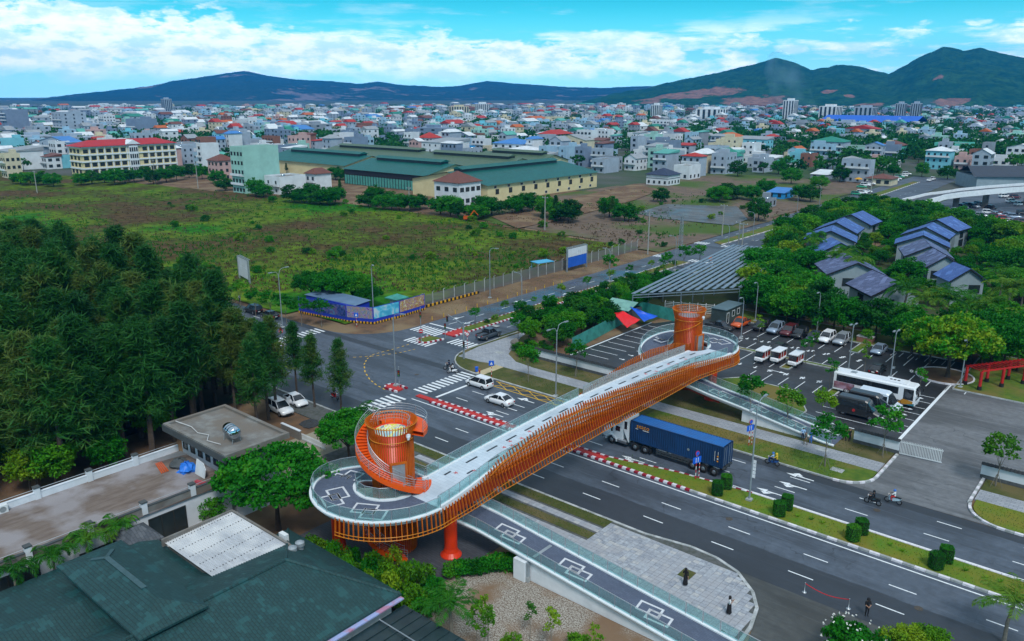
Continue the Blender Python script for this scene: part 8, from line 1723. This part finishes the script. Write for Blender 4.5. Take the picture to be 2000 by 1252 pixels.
def sign(u, v, label, kind, h=2.6, rz=.7, z=.13, pos=None):
    p = pos or P(u, v); t = thing('road_sign', label, 'road sign', (p[0], p[1], z), rz)
    for k in range(8): MB().cyl(0, 0, h * k / 8, h * (k + 1) / 8, .045, n=8).build('post_band', (M_sred, M_swhite)[k % 2], t)
    if kind == 'blue':
        MB().box(-.4, .4, -.08, -.05, h - .8, h).build('panel', M_sblue, t); MB().add([(-.22, -.085, h - .65), (.22, -.085, h - .65), (0, -.085, h - .15)], [(0, 1, 2)]).build('white_triangle', M_swhite, t)
    elif kind == 'wide':
        MB().box(-.62, .62, -.08, -.05, h - 1.2, h - .45).build('panel', M_sblue, t); MB().box(-.2, -.12, -.09, -.08, h - 1.1, h - .55).box(.12, .2, -.09, -.08, h - 1.1, h - .55).build('white_arrows', M_swhite, t)
        MB().lathe([(0, -.02), (.3, -.02), (.3, .02), (0, .02)], 18, (0, -.08, h), axis='y').build('red_rim', M_sred, t); MB().lathe([(0, -.02), (.24, -.02), (.24, .02), (0, .02)], 18, (0, -.105, h), axis='y').build('blue_disc', M_sblue, t)
        for k in range(8): MB().cyl(.5, 0, h * .62 * k / 8, h * .62 * (k + 1) / 8, .04, n=8).build('post_band', (M_sred, M_swhite)[k % 2], t)
    elif kind == 'round':
        MB().lathe([(0, -.02), (.36, -.02), (.36, .02), (0, .02)], 20, (0, -.06, h), axis='y').build('red_rim', M_sred, t); MB().lathe([(0, -.02), (.27, -.02), (.27, .02), (0, .02)], 20, (0, -.09, h), axis='y').build('white_disc', M_swhite, t); MB().bar((-.15, -.12, h - .15), (.15, -.12, h + .15), .05).build('black_bar', M_black, t)
    else: MB().add([(-.6, -.06, h), (0, -.06, h - .6), (.6, -.06, h), (0, -.06, h + .6), (-.6, -.03, h), (0, -.03, h - .6), (.6, -.03, h), (0, -.03, h + .6)], [(0, 1, 2, 3), (7, 6, 5, 4)]).build('panel', M_sor, t)
sign(960, 737, 'blue pedestrian crossing sign on striped post at the kerb', 'blue'); sign(1462, 872, 'pair of blue lane signs on striped posts by the footway', 'wide', 3.2, 1.25); sign(1358, 938, 'pair of blue lane signs on striped posts in the reservation', 'wide', 3.2, 1.25, z=.15); sign(913, 682, 'round red-rimmed sign beside the traffic mast', 'round'); sign(1387, 524, 'orange diamond warning sign at the second crossroads', 'diamond', 2.4); sign(697, 640, 'white street-name post before the printed hoarding', 'blue', 2.8)
# rope barrier
t = thing('rope_barrier', 'red rope strung between two chrome stanchions at the road edge', 'barrier', (0, 0, 0)); a, c_ = P(1571, 1157), P(1657, 1189)
for p in (a, c_): MB().lathe([(0, 0), (.2, 0), (.18, .05), (.03, .07), (.03, .92), (.06, .96), (0, 1.0)], 14, (p[0], p[1], 0)).build('stanchion', M_steel, t, smooth=True)
MB().tube([(a[0] + (c_[0] - a[0]) * f, a[1] + (c_[1] - a[1]) * f, .9 - .35 * sin(pi * f)) for f in [i / 12 for i in range(13)]], .035, 6).build('rope', M_sred, t)
t = thing('junction_box', 'grey steel cabinet at the foot of the ramp wall', 'cabinet', (*P(1029, 1132), 0)); MB().box(-.4, .4, -.35, 0, 0, .5).build('plinth', M_kerb, t); MB().box(-.35, .35, -.32, 0, .5, 1.9).build('box', M_grey, t)
tag(MB().cyl(0, 0, .1, .75, .22, .26, 12).cyl(0, 0, .75, .82, .28, n=12).build('litter_bin', M_sblue, loc=(*P(931, 728), .13)), 'round blue litter bin on the lawn near the crossing', 'bin')
for i, (u, v) in enumerate(((1006, 672), (1012, 682), (1003, 684))): c = P(u, v); heap('boulder', (c[0], c[1], .1), (.8, .7), .9, M_conc, '%s boulder of the rockery at the pavement corner' % ('Upper', 'Right', 'Left')[i], 'boulder', 9, i)
x, y = P(1690, 668); t = thing('brick_planter', 'brick planter with bushy plant right of the silver suv', 'planter', (x, y, 0)); MB().box(-1.3, 1.3, -.8, .8, 0, 1.0).build('box', WM['bare brick'], t); MB().box(-1.35, 1.35, -.85, .85, 1.0, 1.1).build('rim', M_kerb, t)
BUSH[0].place(x, y, 'bushy plant growing in the brick planter', 1.0, 0, z=.9, cat='plant')
wf = thing('stacked_railings', 'white stacked railings leaning behind the far lift tower', 'railings', (*P(1345, 612), 0), .4)
for i in range(6): MB().box(-5 + i * .1, 5, i * .14, i * .14 + .06, .3 + i * .3, .38 + i * .3).build('rail', M_swhite, wf)
for k in range(7): MB().box(-4.8 + k * 1.6, -4.7 + k * 1.6, 0, .9, .0, 2.1).build('upright', M_swhite, wf)
# excavator on the far side of the field
t = thing('excavator', 'small orange excavator with raised arm at the field edge', 'excavator', (*P(914, 432), 0), .6)
for s in (-1, 1): MB().prism([(-1.3, 0), (1.3, 0), (1.5, .35), (1.3, .7), (-1.3, .7), (-1.5, .35)], 0, .01).build('tmp', M_black, t) if False else MB().box(-1.4, 1.4, s * 1.0 - .25, s * 1.0 + .25, 0, .7).build('track', M_black, t)
MB().box(-1.4, .6, -1.1, 1.1, .8, 1.8).build('house', PO, t); MB().box(.0, 1.1, .2, 1.0, .8, 2.4).build('cab', M_win, t); MB().bar((.5, -.3, 1.5), (2.2, -.3, 3.8), .35).bar((2.2, -.3, 3.8), (3.6, -.3, 2.2), .28).build('arm', PO, t); MB().box(3.3, 4.0, -.6, 0, 1.4, 2.2).build('bucket', M_black, t)
t = thing('sun_umbrella', 'yellow-orange parasol beside the side street cars', 'umbrella', (*P(1676, 358), 0)); MB().tube([(0, 0, 0), (0, 0, 2.4)], .04, 6).build('pole', M_pole, t); MB().lathe([(2.0, 2.1), (1.0, 2.6), (0, 2.9)], 10).build('canopy', M_ystr, t)
# ------------------------------------------------------------------ people and motorbikes
M_skin = mat('skin', (.36, .2, .13), .6, world=False); M_hair = mat('hair', (.012, .01, .01), .5, world=False)
CL = {k: mat('cloth_' + k, c, .8, world=False) for k, c in dict(black=(.014, .014, .017), white=(.72, .74, .76), blue=(.05, .16, .5), lightblue=(.3, .48, .75), grey=(.16, .15, .13), navy=(.02, .03, .07), red=(.5, .03, .03), yellow=(.65, .45, .03), khaki=(.2, .15, .09)).items()}
BODY = {}
def body(pose):
    if pose in BODY: return BODY[pose]
    sit = pose == 'ride'; J = {}
    pz = .78 if sit else .94
    J['pel'] = (0, 0, pz); J['spi'] = (0, .02, pz + .24); J['che'] = (0, .06 if sit else .02, pz + .46); J['nec'] = (0, .08 if sit else .02, pz + .56); J['hed'] = (0, .1 if sit else .04, pz + .68); J['top'] = (0, .1 if sit else .03, pz + .78)
    R_ = dict(pel=.145, spi=.125, che=.15, nec=.055, hed=.095, top=.07); E = [('pel', 'spi'), ('spi', 'che'), ('che', 'nec'), ('nec', 'hed'), ('hed', 'top')]
    for s, n in ((-1, 'l'), (1, 'r')):
        st_ = .16 * s if pose == 'walk' else 0
        if sit: leg = [(s * .1, .02, pz - .03), (s * .17, .40, pz - .04), (s * .15, .22, pz - .46), (s * .15, .36, pz - .5)]
        else: leg = [(s * .09, 0, pz - .06), (s * .1, .06 + st_ * .8, .5), (s * .1, -.0 + st_, .09), (s * .11, .13 + st_, .04)]
        arm = [(s * .19, .02 if not sit else .06, pz + .45)]
        if sit: arm += [(s * .27, .26, pz + .25), (s * .3, .48, pz + .24), (s * .3, .56, pz + .25)]
        elif pose == 'fold': arm += [(s * .24, .08, pz + .18), (s * .06, .24, pz + .1), (s * .0, .25, pz + .06)]
        elif pose == 'phone': arm += [(s * .25, .1, pz + .2), (s * .1, .3, pz + (.48 if s > 0 else .4)), (s * .07, .34, pz + (.56 if s > 0 else .45))]
        else: arm += [(s * .24, -.05 - st_, pz + .18), (s * .25, .04 - st_ * 1.3, pz - .06), (s * .25, .07 - st_ * 1.3, pz - .16)]
        for i, (p, r) in enumerate(zip(leg, (.1, .07, .045, .04))): J['leg%s%d' % (n, i)] = p; R_['leg%s%d' % (n, i)] = r
        for i, (p, r) in enumerate(zip(arm, (.07, .05, .036, .034))): J['arm%s%d' % (n, i)] = p; R_['arm%s%d' % (n, i)] = r
        E += [('pel', 'leg%s0' % n)] + [('leg%s%d' % (n, i), 'leg%s%d' % (n, i + 1)) for i in range(3)] + [('che', 'arm%s0' % n)] + [('arm%s%d' % (n, i), 'arm%s%d' % (n, i + 1)) for i in range(3)]
    if pose == 'skirt': pass
    names = list(J); me = bpy.data.meshes.new('body'); me.from_pydata([J[k] for k in names], [(names.index(a), names.index(b)) for a, b in E], []); o = bpy.data.objects.new('body', me); COL.objects.link(o)
    o.modifiers.new('s', 'SKIN'); sv = me.skin_vertices[0].data
    for i, k in enumerate(names): sv[i].radius = (R_[k], R_[k] * (.72 if k in ('pel', 'spi', 'che') else 1)); sv[i].use_root = k == 'pel'
    ss = o.modifiers.new('d', 'SUBSURF'); ss.levels = 1; ss.render_levels = 1
    out = bpy.data.meshes.new_from_object(o.evaluated_get(bpy.context.evaluated_depsgraph_get())); bpy.data.objects.remove(o)
    seg = [(Vector(J[a]), Vector(J[b]), a, b) for a, b in E]; tags_ = []
    for f in out.polygons:
        c = f.center; best = min(seg, key=lambda s_: (c - (s_[0] + (s_[1] - s_[0]) * max(0, min(1, (c - s_[0]).dot(s_[1] - s_[0]) / (s_[1] - s_[0]).length_squared)))).length); b_ = best[3]
        if b_ in ('hed', 'top'): k = 3 if (c.z > J['hed'][2] + .05 or c.y < J['hed'][1] - .045) else 2
        elif b_ == 'nec': k = 2 if c.z > J['nec'][2] - .03 else 0
        elif b_.startswith('arm'): k = 0 if b_[-1] in '01' else 2
        elif b_.startswith('leg'): k = 1 if b_[-1] != '3' else 3
        else: k = 0 if c.z > pz + .02 else 1
        tags_.append(k)
    BODY[pose] = (out, tags_, J); return BODY[pose]
def person(label, loc, rz, pose, top, bottom, skirt=False, helmet=None, par=None, long_hair=False, z=0.0):
    src, tg, J = body(pose); me = src.copy(); me.materials.clear()
    for m in (CL[top], CL[bottom], M_skin, M_hair): me.materials.append(m)
    me.polygons.foreach_set('material_index', tg); me.polygons.foreach_set('use_smooth', [True] * len(tg))
    t = thing('person', label, 'person', (loc[0], loc[1], z), rz); put('body', me, t); h = Vector(J['hed'])
    if skirt: MB().lathe([(.15, .98), (.18, .8), (.2, .45), (.24, .16)], 14).build('skirt', CL[bottom], t, smooth=True)
    if long_hair: MB().lathe([(.0, .13), (.1, .1), (.12, 0), (.12, -.2), (.06, -.34)], 12, (h.x, h.y - .03, h.z)).build('hair', M_hair, t, smooth=True)
    if helmet: MB().lathe([(.145, -.05), (.15, .03), (.11, .12), (0, .16)], 14, tuple(h)).build('helmet', CL[helmet], t, smooth=True)
    for s in (-1, 1): MB().lathe([(0, -.012), (.014, 0), (0, .012)], 6, (h.x + s * .035, h.y + .088, h.z + .01)).build('eye', M_hair, t)
    MB().add([(h.x - .015, h.y + .09, h.z - .035), (h.x + .015, h.y + .09, h.z - .035), (h.x, h.y + .125, h.z - .03), (h.x, h.y + .09, h.z + .01)], [(0, 1, 2), (0, 2, 3), (2, 1, 3)]).build('nose', M_skin, t)
    for s in (-1, 1):
        w, e = Vector(J['arm%s3' % ('l' if s < 0 else 'r')]), Vector(J['arm%s2' % ('l' if s < 0 else 'r')]); d = (w - e).normalized(); sd_ = d.cross(Vector((0, 0, 1)) if abs(d.z) < .8 else Vector((0, 1, 0))).normalized()
        hb_ = MB()
        for k in range(4): q = w + sd_ * (.018 * (k - 1.5)); hb_.tube([q - d * .02, q + d * (.05 + .012 * (1.5 - abs(k - 1.5))), q + d * .08 + Vector((0, 0, -.015))], [.01, .009, .006], 5)
        q = w + sd_ * .04; hb_.tube([q - d * .03, q + sd_ * .02 + d * .03], [.011, .008], 5); hb_.build('fingers', M_skin, t)
    return t
FC = HEAD + pi     # facing the camera
person('guard in black uniform with hands clasped at the road edge', P(1692, 1203), FC, 'fold', 'black', 'black', helmet='black'); person('woman in long black dress walking over the stone plaza', P(1338, 1146), .3, 'walk', 'black', 'black', True, long_hair=True, z=.15); person('long-haired woman in white top and black skirt raising her phone', P(1423, 1202), -1.2, 'phone', 'white', 'black', True, long_hair=True, z=.15)
for u, v, a, b_, po, l, rz in ((1567, 862, 'lightblue', 'navy', 'stand', 'man in light blue shirt on the footway by the ramp', 0.5), (1573, 871, 'grey', 'khaki', 'walk', 'person in drab jacket before the two men in blue', 2.5), (1583, 868, 'blue', 'blue', 'stand', 'man in blue work clothes on the footway', 3.0), (1649, 863, 'black', 'black', 'walk', 'left of two people in black by the tiled wall', 2.0), (1658, 864, 'black', 'black', 'stand', 'right of two people in black by the tiled wall', -2.0), (1630, 848, 'black', 'navy', 'stand', 'person in dark clothes behind a street tree', 1.0), (937, 741, 'red', 'grey', 'stand', 'person in red shirt beside the blue bin', -1.0), (468, 592, 'white', 'navy', 'stand', 'person in white at the far kerb behind the wood', -1.0)): person(l, P(u, v), rz, po, a, b_, z=.14)
wb_ = MB().lathe([(.2, -.04), (.27, -.05), (.3, 0), (.27, .05), (.2, .04)], 18, axis='y').mesh('bike_tyre', M_tyre, True); wr_ = MB().lathe([(0, -.03), (.2, -.02), (.21, .02), (0, .03)], 10, axis='y').mesh('bike_rim', M_rim)
def bike(pos, rz, col, label, riders):
    t = thing('motorbike', label, 'motorbike', (pos[0], pos[1], .01), rz)
    for x in (-.6, .62): w = put('wheel', wb_, t, (x, 0, .3)); put('rim', wr_, w)
    loft(MB(), [[(x, -w, z0), (x, w, z0), (x, w * .8, z1), (x, -w * .8, z1)] for x, w, z0, z1 in ((-.75, .06, .62, .72), (-.45, .14, .45, .76), (.0, .13, .32, .6), (.25, .1, .35, .5))]).build('body', col, t)
    loft(MB(), [[(x, -w, z0), (x, w, z0), (x, w * .7, z1), (x, -w * .7, z1)] for x, w, z0, z1 in ((.3, .16, .3, .85), (.42, .12, .4, 1.0), (.5, .05, .6, .98))]).build('leg_shield', col, t)
    MB().box(-.75, .1, -.13, .13, .74, .82).build('seat', M_black, t); MB().tube([(.62, .06, .3), (.42, .04, .95)], .03, 6).tube([(.62, -.06, .3), (.42, -.04, .95)], .03, 6).build('fork', M_steel, t); MB().tube([(.36, -.32, 1.0), (.42, 0, 1.02), (.36, .32, 1.0)], .02, 6).build('handlebar', M_black, t); MB().box(.46, .56, -.08, .08, .86, 1.0).build('headlight', M_lamp, t); MB().tube([(-.2, -.15, .32), (-.8, -.17, .4)], .045, 8).build('exhaust', M_steel, t)
    for k, (lb, a, b_, hm) in enumerate(riders): p = (pos[0] - cos(rz) * (.12 + .42 * k), pos[1] - sin(rz) * (.12 + .42 * k)); person(lb, p, rz - pi / 2, 'ride', a, b_, helmet=hm, z=.06)
bike(P(1508, 908), pi, PBL, 'blue motorbike with two riders behind the container lorry', (('rider in pale blue shirt steering the blue motorbike', 'lightblue', 'navy', 'blue'), ('passenger with yellow helmet on the blue motorbike', 'yellow', 'navy', 'yellow')))
bike(P(1704, 985), pi, PB, 'black motorbike ahead of the white scooter at the gateway', (('rider dressed in black on the black motorbike', 'black', 'black', 'black'),)); bike(P(1744, 983), pi, paint('scooter', (.4, .55, .65)), 'pale scooter following the black motorbike', (('rider in white shirt and orange shorts on the pale scooter', 'white', 'red', 'blue'),))
bike(P(877, 722), -2.4, PG, 'dark motorbike stopping before the crossing', (('rider in dark clothes ahead at the crossing', 'navy', 'black', 'black'),)); bike(P(884, 729), -2.4, PW, 'white scooter stopping before the crossing', (('rider in white cape on the white scooter', 'white', 'black', 'black'),)); bike(P(654, 779), 0, PRD, 'red motorbike passing behind the lone casuarinas', (('rider in black on the red motorbike', 'black', 'black', 'black'),))
# ------------------------------------------------------------------ smoke plumes and air
def smokemat(name, dens, col):
    m = bpy.data.materials.new(name); m.use_nodes = True; t = m.node_tree; t.nodes.clear(); N = t.nodes.new; K = t.links.new; pv = N('ShaderNodeVolumePrincipled'); pv.inputs['Color'].default_value = (*col, 1); pv.inputs['Density'].default_value = dens; pv.inputs['Anisotropy'].default_value = 0.0
    o = N('ShaderNodeOutputMaterial'); K(pv.outputs[0], o.inputs[1]); return m, t, pv
def plume(us, d0, label, dens):
    pts = []; rs = []
    for u, v, r in us: x, y = bearing(u, d0); pts.append((x, y, CAMH + (185 - v) / FPX * d0 * cos(PIT) * 1.04)); rs.append(r)
    m, t, pv = smokemat('smoke', 0, (.55, .85, 1.0)); nz = t.nodes.new('ShaderNodeTexNoise'); nz.inputs['Scale'].default_value = .012; nz.inputs['Detail'].default_value = 4; t.links.new(t.nodes.new('ShaderNodeNewGeometry').outputs['Position'], nz.inputs[0]); mr = t.nodes.new('ShaderNodeMapRange'); t.links.new(nz.outputs[0], mr.inputs[0]); mr.inputs[1].default_value = .4; mr.inputs[2].default_value = .7; mr.inputs[4].default_value = dens; t.links.new(mr.outputs[0], pv.inputs['Density'])
    o = MB().tube(pts, rs, 12).build('smoke_plume', m, smooth=True); o['kind'] = 'stuff'; o['label'] = label
plume([(1600, 214, 6), (1585, 206, 26), (1560, 190, 55), (1535, 165, 75), (1515, 135, 60), (1505, 112, 25)], 3300, 'thin blue smoke rising before the middle hill', .005)
plume([(1890, 222, 4), (1860, 212, 16), (1820, 205, 30), (1790, 200, 22)], 3200, 'thin smoke drifting below the right hill', .007)
M_haze, _t, _p = smokemat('haze_air', HAZE_D, HAZE_C)
hz_ = MB().box(-8600, 8600, -400, 9500, -4.5, 520).build('haze', M_haze, rz=HEAD); hz_['kind'] = 'stuff'; hz_['label'] = 'blue haze over the far town and hills'
